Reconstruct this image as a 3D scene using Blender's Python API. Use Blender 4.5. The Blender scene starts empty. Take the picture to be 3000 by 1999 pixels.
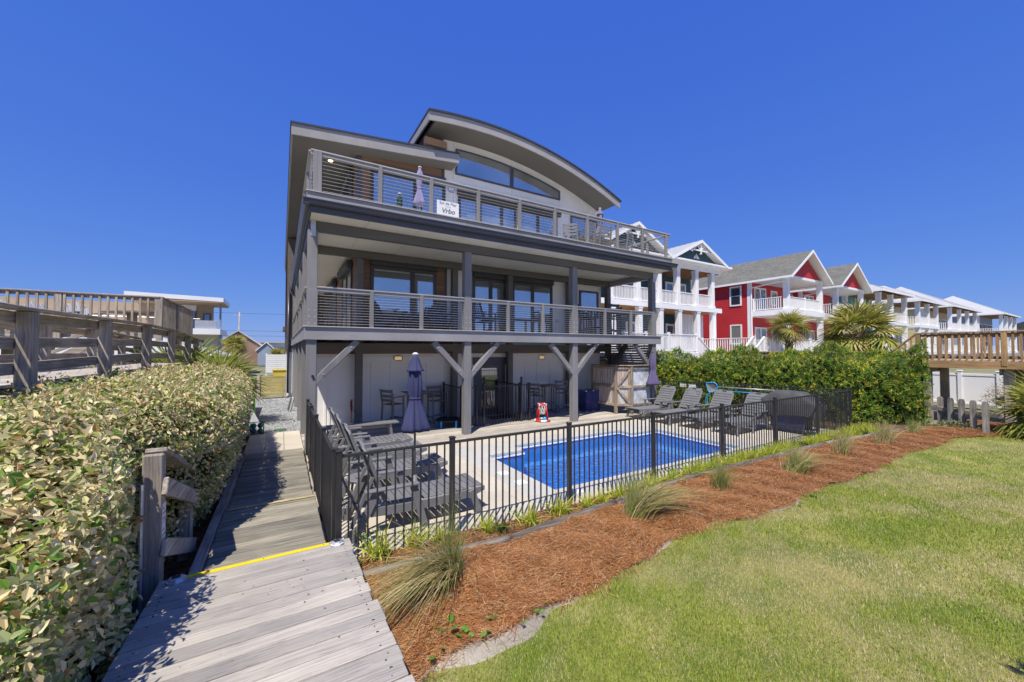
import bpy, math, random
import numpy as np
from mathutils import Matrix, Vector, Euler

# ------------------------------------------------------------------ camera, sky, sun, exposure
S = bpy.context.scene
H = 2.36                                   # eye height above the pool terrace (z = 0)
FPX, CXP, CYP = 1129.0, 1500.0, 999.5      # focal length and centre in photo pixels (3000 x 1999)
PITCH = math.atan(28.5 / FPX)
YAW = math.radians(30.9)
cam_d = bpy.data.cameras.new('camera')
cam_d.sensor_width = 36.0
cam_d.lens = FPX / 3000.0 * 36.0
cam_d.clip_start = 0.05
cam_d.clip_end = 2000
cam = bpy.data.objects.new('camera', cam_d)
S.collection.objects.link(cam)
cam.location = (0, 0, H)
cam.rotation_euler = (math.pi / 2 + PITCH, 0, -YAW)
S.camera = cam

SUN_EL = math.radians(60.5)
SHADOW_AZ = math.radians(42.5)             # shadows run this far from +Y towards +X
sx, sy = -math.sin(SHADOW_AZ), -math.cos(SHADOW_AZ)
SKY_GRADE = ((.345, .735), (.65, .56), (2.69, .19))
world = bpy.data.worlds.new('World')
S.world = world
world.use_nodes = True
wn = world.node_tree.nodes
wl = world.node_tree.links
bg = wn['Background']
sky = wn.new('ShaderNodeTexSky')
sky.sky_type = 'NISHITA'
sky.sun_disc = False
sky.sun_elevation = SUN_EL
sky.sun_rotation = math.atan2(sx, sy)
sky.altitude = 0
sky.air_density = 1.0
sky.dust_density = 0.0
sky.ozone_density = 6.0
# photographic grade of the whole sky: each channel its own gain and contrast
sep = wn.new('ShaderNodeSeparateColor'); comb = wn.new('ShaderNodeCombineColor')
wl.new(sky.outputs[0], sep.inputs[0])
for ch, (gain, power) in enumerate(SKY_GRADE):
    mp_ = wn.new('ShaderNodeMath'); mp_.operation = 'POWER'; mp_.inputs[1].default_value = power
    mg_ = wn.new('ShaderNodeMath'); mg_.operation = 'MULTIPLY'; mg_.inputs[1].default_value = gain
    wl.new(sep.outputs[ch], mp_.inputs[0]); wl.new(mp_.outputs[0], mg_.inputs[0]); wl.new(mg_.outputs[0], comb.inputs[ch])
wl.new(comb.outputs[0], bg.inputs['Color'])
bg.inputs['Strength'].default_value = 0.13

sun_d = bpy.data.lights.new('sun', 'SUN')
sun_d.energy = 3.9
sun_d.angle = math.radians(0.53)
sun_d.color = (1.0, 0.93, 0.81)
sun = bpy.data.objects.new('sun', sun_d)
S.collection.objects.link(sun)
sun.location = (-20, -20, 40)
sun.rotation_euler = Vector((sx * math.cos(SUN_EL), sy * math.cos(SUN_EL), math.sin(SUN_EL))).to_track_quat('Z', 'Y').to_euler()

S.view_settings.view_transform = 'Standard'
S.view_settings.look = 'None'
S.view_settings.exposure = 0.62
S.view_settings.gamma = 1.0
S.view_settings.use_curve_mapping = False
S.render.resolution_x, S.render.resolution_y = 1024, 682

# ------------------------------------------------------------------ photo pixels to places
_F0 = np.array([math.sin(YAW), math.cos(YAW), 0.0])
_R = np.array([math.cos(YAW), -math.sin(YAW), 0.0])
_U0 = np.array([0, 0, 1.0])
_F = _F0 * math.cos(PITCH) + _U0 * math.sin(PITCH)
_U = _U0 * math.cos(PITCH) - _F0 * math.sin(PITCH)
_C = np.array([0, 0, H])
def ray(px, py): return _F * FPX + _R * (px - CXP) - _U * (py - CYP)
def GZ(px, py, z=0.0):
    d = ray(px, py); return _C + d * ((z - H) / d[2])
def AY(px, py, Y):
    d = ray(px, py); return _C + d * (Y / d[1])
def AX(px, py, X):
    d = ray(px, py); return _C + d * (X / d[0])
def xs(px, Y): return float(AY(px, 1000, Y)[0])

rng = np.random.default_rng(7)
random.seed(7)
COL = S.collection

# ------------------------------------------------------------------ materials
MATS = {}
def _nt(name):
    m = bpy.data.materials.new(name); m.use_nodes = True
    MATS[name] = m
    nt = m.node_tree
    return m, nt.nodes, nt.links, nt.nodes['Principled BSDF']
def _pos(n, l, scale):
    g = n.new('ShaderNodeNewGeometry'); mp = n.new('ShaderNodeMapping')
    mp.inputs['Scale'].default_value = scale
    l.new(g.outputs['Position'], mp.inputs['Vector']); return mp
def _noise(n, l, vec, scale, detail=4, rough=.55):
    t = n.new('ShaderNodeTexNoise'); t.inputs['Scale'].default_value = scale
    t.inputs['Detail'].default_value = detail; t.inputs['Roughness'].default_value = rough
    l.new(vec, t.inputs['Vector']); return t
def _ramp(n, l, fac, stops):
    r = n.new('ShaderNodeValToRGB'); e = r.color_ramp.elements
    while len(e) < len(stops): e.new(0.5)
    for k, (p, c) in enumerate(stops):
        e[k].position = p; e[k].color = (c[0], c[1], c[2], 1)
    l.new(fac, r.inputs['Fac']); return r
def _bump(n, l, h, bsdf, strength=.3, dist=.01):
    b = n.new('ShaderNodeBump'); b.inputs['Strength'].default_value = strength; b.inputs['Distance'].default_value = dist
    l.new(h, b.inputs['Height']); l.new(b.outputs[0], bsdf.inputs['Normal']); return b
def mul(c, k): return tuple(x * k for x in c)
def paint(name, c, rough=.5, var=.12, scale=(3, 3, 3), bump=.08, spec=.4, fine=40):
    """painted or plain surface with a little mottling and fine relief"""
    m, n, l, b = _nt(name)
    mp = _pos(n, l, scale)
    t = _noise(n, l, mp.outputs[0], 1.0, 5)
    oi = n.new('ShaderNodeObjectInfo'); ad = n.new('ShaderNodeMath'); ad.operation = 'MULTIPLY_ADD'
    ad.inputs[1].default_value = .22; l.new(oi.outputs['Random'], ad.inputs[0]); l.new(t.outputs['Fac'], ad.inputs[2])
    r = _ramp(n, l, ad.outputs[0], [(.3, mul(c, 1 - var)), (.85, mul(c, 1 + var))])
    l.new(r.outputs[0], b.inputs['Base Color'])
    b.inputs['Roughness'].default_value = rough; b.inputs['Specular IOR Level'].default_value = spec
    if bump:
        t2 = _noise(n, l, mp.outputs[0], fine, 3); _bump(n, l, t2.outputs['Fac'], b, bump, .004)
    return m
def wood(name, c0, c1, axis='x', rough=.8, bump=.5, dark=.35, stretch=1.6, fine=26):
    """weathered boards: grain stretched along an axis, each board its own tone"""
    m, n, l, b = _nt(name)
    sc = {'x': (stretch, fine, fine), 'y': (fine, stretch, fine), 'z': (fine, fine, stretch)}[axis]
    g = n.new('ShaderNodeNewGeometry'); oi = n.new('ShaderNodeObjectInfo')
    off = n.new('ShaderNodeVectorMath'); off.operation = 'SCALE'; off.inputs['Scale'].default_value = 37.0
    cb = n.new('ShaderNodeCombineXYZ')
    for k in range(3): l.new(oi.outputs['Random'], cb.inputs[k])
    l.new(cb.outputs[0], off.inputs[0])
    ad = n.new('ShaderNodeVectorMath'); ad.operation = 'ADD'
    l.new(g.outputs['Position'], ad.inputs[0]); l.new(off.outputs[0], ad.inputs[1])
    wob = n.new('ShaderNodeTexNoise'); wob.inputs['Scale'].default_value = 2.2; wob.inputs['Detail'].default_value = 2
    l.new(ad.outputs[0], wob.inputs['Vector'])
    ws = n.new('ShaderNodeVectorMath'); ws.operation = 'SCALE'; ws.inputs['Scale'].default_value = .045
    l.new(wob.outputs['Color'], ws.inputs[0])
    ad2 = n.new('ShaderNodeVectorMath'); ad2.operation = 'ADD'; l.new(ad.outputs[0], ad2.inputs[0]); l.new(ws.outputs[0], ad2.inputs[1])
    mp = n.new('ShaderNodeMapping'); mp.inputs['Scale'].default_value = sc; l.new(ad2.outputs[0], mp.inputs['Vector'])
    t = _noise(n, l, mp.outputs[0], 1.0, 7, .68)
    t2 = _noise(n, l, mp.outputs[0], 3.3, 4, .6)
    big = _noise(n, l, ad.outputs[0], 1.3, 3)
    r = _ramp(n, l, t.outputs['Fac'], [(.28, mul(c0, dark)), (.42, c0), (.62, c1), (.9, mul(c1, 1.15))])
    mx = n.new('ShaderNodeMix'); mx.data_type = 'RGBA'; mx.blend_type = 'MULTIPLY'; mx.inputs['Factor'].default_value = 1
    r2 = _ramp(n, l, big.outputs['Fac'], [(.3, (.72, .72, .74)), (.7, (1.1, 1.08, 1.05))])
    l.new(r.outputs[0], mx.inputs['A']); l.new(r2.outputs[0], mx.inputs['B'])
    mv = n.new('ShaderNodeMix'); mv.data_type = 'RGBA'; mv.blend_type = 'MULTIPLY'; mv.inputs['Factor'].default_value = 1
    rr = _ramp(n, l, oi.outputs['Random'], [(0, (.74, .74, .75)), (1, (1.14, 1.12, 1.08))])
    l.new(mx.outputs['Result'], mv.inputs['A']); l.new(rr.outputs[0], mv.inputs['B'])
    l.new(mv.outputs['Result'], b.inputs['Base Color'])
    b.inputs['Roughness'].default_value = rough; b.inputs['Specular IOR Level'].default_value = .25
    _bump(n, l, t2.outputs['Fac'], b, bump, .004)
    return m
def speck(name, stops, scale=40, rough=.9, bump=.6, dist=.02, big=1.2, bigr=((.7, .7, .7), (1.15, 1.15, 1.15)), stretch=(1, 1, 1)):
    m, n, l, b = _nt(name)
    mp = _pos(n, l, stretch)
    t = _noise(n, l, mp.outputs[0], scale, 6, .7)
    r = _ramp(n, l, t.outputs['Fac'], stops)
    t2 = _noise(n, l, mp.outputs[0], big, 4)
    r2 = _ramp(n, l, t2.outputs['Fac'], [(.32, bigr[0]), (.68, bigr[1])])
    mx = n.new('ShaderNodeMix'); mx.data_type = 'RGBA'; mx.blend_type = 'MULTIPLY'; mx.inputs['Factor'].default_value = 1
    l.new(r.outputs[0], mx.inputs['A']); l.new(r2.outputs[0], mx.inputs['B'])
    l.new(mx.outputs['Result'], b.inputs['Base Color'])
    b.inputs['Roughness'].default_value = rough; b.inputs['Specular IOR Level'].default_value = .2
    _bump(n, l, t.outputs['Fac'], b, bump, dist)
    return m
def leafmat(name, trans=.3, rough=.5, spec=.35):
    """leaf colour comes from the leaf's own colour attribute"""
    m, n, l, b = _nt(name)
    a = n.new('ShaderNodeAttribute'); a.attribute_name = 'col'
    l.new(a.outputs['Color'], b.inputs['Base Color'])
    b.inputs['Roughness'].default_value = rough; b.inputs['Specular IOR Level'].default_value = spec
    tr = n.new('ShaderNodeBsdfTranslucent'); l.new(a.outputs['Color'], tr.inputs['Color'])
    mx = n.new('ShaderNodeMixShader'); mx.inputs[0].default_value = trans
    out = n['Material Output']
    l.new(b.outputs[0], mx.inputs[1]); l.new(tr.outputs[0], mx.inputs[2]); l.new(mx.outputs[0], out.inputs['Surface'])
    return m
def glassmat(name, tint=(.03, .04, .045), refl=.42, gcol=(.86, .9, .95)):
    """coated window glass: mirror-like reflection over a dark room"""
    m, n, l, b = _nt(name)
    mp = _pos(n, l, (.6, .6, .6)); t = _noise(n, l, mp.outputs[0], 1.5, 2)
    r = _ramp(n, l, t.outputs['Fac'], [(.3, mul(tint, .6)), (.7, mul(tint, 1.5))])
    l.new(r.outputs[0], b.inputs['Base Color']); b.inputs['Roughness'].default_value = .25
    gl = n.new('ShaderNodeBsdfGlossy'); gl.inputs['Roughness'].default_value = .015; gl.inputs['Color'].default_value = (*gcol, 1)
    mx = n.new('ShaderNodeMixShader'); mx.inputs[0].default_value = refl
    l.new(b.outputs[0], mx.inputs[1]); l.new(gl.outputs[0], mx.inputs[2]); l.new(mx.outputs[0], n['Material Output'].inputs['Surface'])
    return m
def emit(name, c, s):
    m, n, l, b = _nt(name)
    b.inputs['Base Color'].default_value = (*c, 1); b.inputs['Emission Color'].default_value = (*c, 1); b.inputs['Emission Strength'].default_value = s
    return m

M = MATS
paint('gray_paint', (.29, .282, .28), .55, .17, (1.2, 1.2, 1.2), .12)
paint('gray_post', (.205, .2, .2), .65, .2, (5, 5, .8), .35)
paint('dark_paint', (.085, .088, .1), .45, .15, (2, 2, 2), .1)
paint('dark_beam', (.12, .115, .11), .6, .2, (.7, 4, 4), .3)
paint('soffit_dark', (.16, .153, .148), .8, .06, (.8, .8, .8), .05)
paint('gutter_navy', (.05, .056, .075), .3, .1, (1, 1, 1), .02, .5)
paint('ceiling_cream', (.85, .81, .72), .8, .05, (1, 1, 1), .05)
paint('wall_gray', (.82, .8, .76), .7, .05, (1, 1, .6), .08)
paint('wall_white', (.8, .795, .77), .7, .05, (1, 1, 1), .06)
paint('white_paint', (.8, .8, .8), .5, .05, (1, 1, 1), .05)
paint('white_trim', (.78, .78, .79), .5, .05, (1, 1, 1), .05)
paint('cedar', (.21, .125, .08), .7, .3, (1.2, 9, 26), .3)
paint('cedar_beam', (.42, .27, .17), .7, .2, (2, 14, 14), .3)
paint('rail_cap', (.36, .345, .33), .55, .15, (2, 9, 9), .2)
paint('steel_cable', (.62, .61, .58), .3, .08, (2, 2, 2), 0, .6); M['steel_cable'].node_tree.nodes['Principled BSDF'].inputs['Metallic'].default_value = .7
paint('galvanised', (.5, .51, .53), .4, .15, (6, 6, 6), .15, .6); M['galvanised'].node_tree.nodes['Principled BSDF'].inputs['Metallic'].default_value = .5
paint('fence_black', (.03, .03, .033), .32, .25, (4, 4, 4), .05, .5)
paint('frame_bronze', (.05, .047, .05), .4, .15, (2, 2, 2), .05, .5)
paint('frame_navy', (.075, .08, .1), .4, .1, (2, 2, 2), .05, .5)
paint('poly_gray', (.17, .172, .182), .5, .1, (5, 5, 5), .12)
paint('poly_navy', (.055, .065, .1), .5, .1, (5, 5, 5), .1)
paint('poly_charcoal', (.06, .065, .075), .5, .1, (5, 5, 5), .1)
paint('coping', (.45, .44, .41), .85, .08, (1.6, 1.6, 1.6), .25, .25)
paint('paver', (.5, .455, .375), .9, .1, (1.2, 1.2, 1.2), .3, .2)
paint('pool_shell', (.02, .27, .66), .35, .12, (2, 2, 2), .03)
paint('red_siding', (.47, .03, .035), .6, .08, (1, 1, 1), .05)
paint('teal_siding', (.035, .09, .115), .6, .1, (1, 1, 1), .05)
paint('aqua_siding', (.1, .36, .42), .6, .1, (1, 1, 1), .05)
paint('yellow_siding', (.55, .46, .24), .6, .1, (1, 1, 1), .05)
paint('blue_siding', (.3, .36, .45), .6, .1, (1, 1, 1), .05)
paint('tan_siding', (.4, .3, .2), .7, .1, (1, 1, 6), .05)
paint('beige_wall', (.55, .52, .45), .7, .08, (1, 1, 1), .05)
paint('metal_roof', (.46, .465, .46), .4, .06, (1, 1, 1), .03, .5)
paint('brick_wall', (.28, .18, .13), .8, .25, (6, 6, 12), .2)
paint('umbrella_blue', (.05, .056, .125), .8, .12, (8, 8, 2), .25, .2)
paint('umbrella_purple', (.115, .098, .2), .8, .12, (8, 8, 2), .25, .2)
paint('umbrella_lilac', (.22, .21, .36), .8, .15, (8, 8, 2), .25, .2)
paint('umbrella_green', (.02, .06, .045), .8, .12, (8, 8, 2), .25, .2)
paint('umbrella_slate', (.16, .17, .25), .8, .3, (10, 10, 3), .25, .2)
paint('grill_cover', (.085, .085, .087), .6, .25, (4, 4, 4), .3, .3)
paint('bin_navy', (.03, .04, .15), .7, .2, (9, 9, 9), .2)
paint('plastic_white', (.8, .8, .8), .35, .03, (3, 3, 3), .02, .5)
paint('plastic_red', (.62, .03, .02), .35, .05, (3, 3, 3), .02, .5)
paint('plastic_blue', (.02, .36, .72), .35, .05, (3, 3, 3), .02, .5)
paint('plastic_teal', (.01, .12, .12), .35, .1, (3, 3, 3), .02, .5)
paint('plastic_yellow', (.55, .42, .06), .4, .1, (3, 3, 3), .02, .5)
paint('plastic_pink', (.65, .06, .2), .4, .1, (3, 3, 3), .02, .5)
paint('plastic_green', (.13, .42, .03), .4, .1, (3, 3, 3), .02, .5)
paint('cover_green', (.06, .12, .05), .5, .1, (3, 3, 3), .02, .5)
paint('pump_red', (.16, .018, .012), .5, .2, (9, 9, 9), .1, .5)
paint('net_gray', (.2, .2, .19), .8, .1, (30, 30, 30), .1)
paint('yellow_strip', (.85, .6, .01), .6, .06, (9, 9, 9), .5, .3, 120)
paint('yellow_worn', (.42, .36, .16), .7, .35, (9, 9, 9), .5, .3, 120)
paint('deck_gray', (.56, .54, .5), .7, .12, (1, 8, 8), .2)
paint('ink_dark', (.03, .03, .033), .6, .05, (3, 3, 3), 0)
paint('ink_gray', (.2, .21, .23), .6, .05, (3, 3, 3), 0)
paint('ink_blue', (.03, .09, .3), .6, .05, (3, 3, 3), 0)
paint('ink_red', (.5, .03, .03), .6, .05, (3, 3, 3), 0)
paint('brass', (.4, .27, .1), .35, .1, (3, 3, 3), 0, .6)
paint('black_rubber', (.02, .02, .02), .6, .1, (3, 3, 3), 0)
paint('blind', (.17, .17, .16), .6, .1, (.5, .5, 30), .1)
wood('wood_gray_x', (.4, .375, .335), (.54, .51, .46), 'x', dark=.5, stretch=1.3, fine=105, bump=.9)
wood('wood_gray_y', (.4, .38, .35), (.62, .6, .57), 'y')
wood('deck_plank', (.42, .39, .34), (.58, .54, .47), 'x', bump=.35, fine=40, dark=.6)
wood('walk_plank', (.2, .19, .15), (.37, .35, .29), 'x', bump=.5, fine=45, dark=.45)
wood('old_x', (.34, .3, .25), (.56, .5, .43), 'x', fine=40, dark=.45)
wood('old_y', (.34, .3, .25), (.56, .5, .43), 'y', fine=40, dark=.45)
wood('old_z', (.34, .3, .25), (.56, .5, .43), 'z', fine=40, dark=.45)
wood('shower_wood', (.29, .235, .17), (.5, .43, .34), 'z')
wood('new_y', (.36, .22, .1), (.5, .33, .17), 'y', rough=.7)
wood('new_z', (.36, .22, .1), (.5, .33, .17), 'z', rough=.7)
wood('joist', (.42, .25, .1), (.55, .36, .17), 'y', rough=.7)
wood('gate_wood', (.42, .36, .16), (.55, .48, .24), 'x', rough=.8)
wood('picket_old', (.2, .19, .17), (.4, .38, .35), 'z')
wood('log_old', (.12, .1, .085), (.27, .24, .2), 'x')
wood('porch_ceiling', (.3, .15, .06), (.42, .23, .1), 'y')
speck('shingle_gray', [(.3, (.1, .1, .09)), (.5, (.17, .17, .15)), (.75, (.3, .3, .27))], 5, .9, .3, .02, 1.1, ((.8, .8, .8), (1.1, 1.1, 1.1)), (1, 1, 5))
speck('shingle_dark', [(.3, (.05, .05, .055)), (.7, (.11, .11, .115))], 9, .9, .3, .02)
speck('shingle_wall', [(.3, (.1, .085, .075)), (.7, (.2, .17, .15))], 5, .9, .3, .02, 2, ((.85, .85, .85), (1.1, 1.1, 1.1)), (8, 8, 1))
speck('sand', [(.3, (.3, .26, .21)), (.6, (.46, .41, .34)), (.8, (.55, .5, .43))], 60, .95, .7, .015)
speck('beach_sand', [(.3, (.5, .45, .37)), (.7, (.66, .6, .51))], 8, .95, .5, .03, .4, ((.9, .9, .9), (1.05, 1.05, 1.05)))
speck('lawn_soil', [(.3, (.17, .18, .05)), (.5, (.28, .28, .09)), (.75, (.42, .38, .18))], 45, .95, .8, .02, 1.4, ((.45, .62, .32), (1.15, 1.08, 1.0)))
speck('field', [(.3, (.14, .15, .07)), (.6, (.26, .25, .15)), (.8, (.4, .36, .26))], 3, .95, .5, .05, .08)
speck('straw_base', [(.3, (.09, .042, .02)), (.5, (.2, .09, .042)), (.75, (.34, .18, .09))], 34, .95, .9, .03, 2.2, ((.75, .7, .7), (1.15, 1.1, 1.05)))
speck('bark', [(.3, (.05, .03, .02)), (.5, (.13, .08, .05)), (.75, (.27, .19, .12))], 38, .95, .9, .03, 2.0)
speck('gravel', [(.3, (.14, .15, .16)), (.5, (.33, .35, .36)), (.72, (.56, .57, .57))], 55, .9, 1.0, .03, 2)
speck('palm_trunk', [(.3, (.07, .055, .04)), (.6, (.2, .16, .12))], 14, .95, .9, .04, 3)
speck('corrugated', [(.35, (.5, .52, .55)), (.6, (.64, .66, .69))], 3, .45, .1, .01, 3)
# rust runs down some of the corrugated sheets (stains with a shape of their own)
m, n, l, b = _nt('corrugated_rust')
mp = _pos(n, l, (16, 16, .8)); t = _noise(n, l, mp.outputs[0], 1.0, 5, .7)
r = _ramp(n, l, t.outputs['Fac'], [(.4, (.52, .53, .54)), (.52, (.42, .33, .27)), (.68, (.32, .17, .11))])
l.new(r.outputs[0], b.inputs['Base Color']); b.inputs['Roughness'].default_value = .6
leafmat('leaf', .36)
leafmat('grass_blade', .35, .6, .2)
leafmat('needle', .05, .7, .2)
glassmat('glass', (.2, .22, .215), .5, (.92, .92, .9))
glassmat('glass_far', (.03, .035, .04), .22)
emit('lamp_warm', (1.0, .72, .35), 3.0)
# pool water: clear, blue shell shows through
m, n, l, b = _nt('pool_water')
mp = _pos(n, l, (1, 1, 1)); t = _noise(n, l, mp.outputs[0], 7, 3); t2 = _noise(n, l, mp.outputs[0], 22, 2)
ad = n.new('ShaderNodeMath'); ad.operation = 'MULTIPLY_ADD'; ad.inputs[1].default_value = .35
l.new(t2.outputs['Fac'], ad.inputs[0]); l.new(t.outputs['Fac'], ad.inputs[2])
bp = n.new('ShaderNodeBump'); bp.inputs['Strength'].default_value = .6; bp.inputs['Distance'].default_value = .06; l.new(ad.outputs[0], bp.inputs['Height'])
gl = n.new('ShaderNodeBsdfGlossy'); gl.inputs['Roughness'].default_value = .02; l.new(bp.outputs[0], gl.inputs['Normal'])
tr = n.new('ShaderNodeBsdfTransparent'); tr.inputs['Color'].default_value = (.72, .88, .97, 1)
fr = n.new('ShaderNodeFresnel'); fr.inputs['IOR'].default_value = 1.33; l.new(bp.outputs[0], fr.inputs['Normal'])
mx = n.new('ShaderNodeMixShader'); l.new(fr.outputs[0], mx.inputs[0]); l.new(tr.outputs[0], mx.inputs[1]); l.new(gl.outputs[0], mx.inputs[2])
l.new(mx.outputs[0], n['Material Output'].inputs['Surface'])

# ------------------------------------------------------------------ mesh helpers
def me_from(name, V, F, mat, smooth=False):
    me = bpy.data.meshes.new(name)
    me.from_pydata([tuple(map(float, v)) for v in V], [], F)
    if mat: me.materials.append(M[mat])
    if smooth: me.polygons.foreach_set('use_smooth', [True] * len(me.polygons))
    me.update()
    return me
def props(o, label=None, cat=None, group=None, kind=None):
    if label: o['label'] = label
    if cat: o['category'] = cat
    if group: o['group'] = group
    if kind: o['kind'] = kind
    return o
def put(name, me, parent=None, mw=None):
    """link a mesh object; mw is its place in the world (or in its parent's frame when the parent is a prototype)"""
    o = bpy.data.objects.new(name, me); COL.objects.link(o)
    if mw is not None: o.matrix_basis = mw
    if parent is not None:
        o.parent = parent
        base = parent
        inv = Matrix()
        chain = []
        while base is not None:
            chain.append(base); base = base.parent
        w = Matrix()
        for q in reversed(chain): w = w @ q.matrix_parent_inverse @ q.matrix_basis
        o.matrix_parent_inverse = w.inverted()
    return o
def thing(name, loc, label, cat, group=None):
    e = bpy.data.objects.new(name, None); COL.objects.link(e)
    e.location = loc; e.empty_display_size = .2
    e.matrix_basis = Matrix.Translation(Vector(loc))
    return props(e, label, cat, group)
_cache = {}
def boxmesh(sx, sy, sz, mat, ch):
    key = (round(sx, 3), round(sy, 3), round(sz, 3), mat, ch)
    if key in _cache: return _cache[key]
    x, y, z = sx / 2, sy / 2, sz / 2
    c = min(ch, x * .45, y * .45, z * .45)
    if c <= 0:
        V = [(a * x, b_ * y, d * z) for a in (-1, 1) for b_ in (-1, 1) for d in (-1, 1)]
        F = [(0, 1, 3, 2), (4, 6, 7, 5), (0, 4, 5, 1), (2, 3, 7, 6), (0, 2, 6, 4), (1, 5, 7, 3)]
    else:
        V = []; idx = {}
        for a in (-1, 1):
            for b_ in (-1, 1):
                for d in (-1, 1):
                    for ax, v in enumerate([(a * x, b_ * (y - c), d * (z - c)), (a * (x - c), b_ * y, d * (z - c)), (a * (x - c), b_ * (y - c), d * z)]):
                        idx[(a, b_, d, ax)] = len(V); V.append(v)
        F = []
        def quad(q, nrm):
            p = [np.array(V[i]) for i in q]
            nn = np.cross(p[1] - p[0], p[2] - p[0])
            if np.dot(nn, nrm) < 0: q = q[::-1]
            F.append(tuple(q))
        for s_ in (-1, 1):
            quad([idx[(s_, -1, -1, 0)], idx[(s_, 1, -1, 0)], idx[(s_, 1, 1, 0)], idx[(s_, -1, 1, 0)]], (s_, 0, 0))
            quad([idx[(-1, s_, -1, 1)], idx[(1, s_, -1, 1)], idx[(1, s_, 1, 1)], idx[(-1, s_, 1, 1)]], (0, s_, 0))
            quad([idx[(-1, -1, s_, 2)], idx[(1, -1, s_, 2)], idx[(1, 1, s_, 2)], idx[(-1, 1, s_, 2)]], (0, 0, s_))
        for p_ in (-1, 1):
            for q_ in (-1, 1):
                quad([idx[(-1, p_, q_, 1)], idx[(1, p_, q_, 1)], idx[(1, p_, q_, 2)], idx[(-1, p_, q_, 2)]], (0, p_, q_))
                quad([idx[(p_, -1, q_, 0)], idx[(p_, 1, q_, 0)], idx[(p_, 1, q_, 2)], idx[(p_, -1, q_, 2)]], (p_, 0, q_))
                quad([idx[(p_, q_, -1, 0)], idx[(p_, q_, 1, 0)], idx[(p_, q_, 1, 1)], idx[(p_, q_, -1, 1)]], (p_, q_, 0))
                for d in (-1, 1):
                    pass
        for a in (-1, 1):
            for b_ in (-1, 1):
                for d in (-1, 1):
                    quad([idx[(a, b_, d, 0)], idx[(a, b_, d, 1)], idx[(a, b_, d, 2)]], (a, b_, d))
    me = me_from('box', V, F, mat)
    _cache[key] = me
    return me
def box(name, parent, lo, hi, mat, ch=.006, rot=None):
    lo = np.array(lo, float); hi = np.array(hi, float)
    a = np.minimum(lo, hi); b_ = np.maximum(lo, hi); s_ = b_ - a; c = (a + b_) / 2
    mw = Matrix.Translation(Vector(c))
    if rot is not None: mw = mw @ Euler(rot).to_matrix().to_4x4()
    return put(name, boxmesh(*s_, mat, ch), parent, mw)
def frame_of(p0, p1, up=(0, 0, 1)):
    p0 = Vector(p0); p1 = Vector(p1); d = (p1 - p0); L = d.length; d.normalize()
    up = Vector(up)
    if abs(d.dot(up)) > .999: up = Vector((0, 1, 0))
    y = up.cross(d).normalized(); z = d.cross(y)
    mw = Matrix((( d.x, y.x, z.x, (p0.x + p1.x) / 2), (d.y, y.y, z.y, (p0.y + p1.y) / 2), (d.z, y.z, z.z, (p0.z + p1.z) / 2), (0, 0, 0, 1)))
    return mw, L
def bar(name, parent, p0, p1, w, h, mat, ch=.005, up=(0, 0, 1)):
    """box from p0 to p1, w across, h along 'up'"""
    mw, L = frame_of(p0, p1, up)
    return put(name, boxmesh(L, w, h, mat, ch), parent, mw)
def cylmesh(L, r, mat, n=8, r2=None):
    key = ('c', round(L, 3), round(r, 4), mat, n, None if r2 is None else round(r2, 4))
    if key in _cache: return _cache[key]
    if r2 is None: r2 = r
    V = []; F = []
    for k in range(n):
        a = 2 * math.pi * k / n
        V.append((-L / 2, r * math.cos(a), r * math.sin(a))); V.append((L / 2, r2 * math.cos(a), r2 * math.sin(a)))
    for k in range(n):
        j = (k + 1) % n
        F.append((2 * k, 2 * k + 1, 2 * j + 1, 2 * j)[::-1])
    F.append(tuple(2 * k for k in range(n))[::-1]); F.append(tuple(2 * k + 1 for k in range(n)))
    me = me_from('rod', V, F, mat)
    if n > 6:
        for p in me.polygons:
            if len(p.vertices) == 4: p.use_smooth = True
    _cache[key] = me
    return me
def rod(name, parent, p0, p1, r, mat, n=8, r2=None):
    mw, L = frame_of(p0, p1)
    return put(name, cylmesh(L, r, mat, n, r2), parent, mw)
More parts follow.
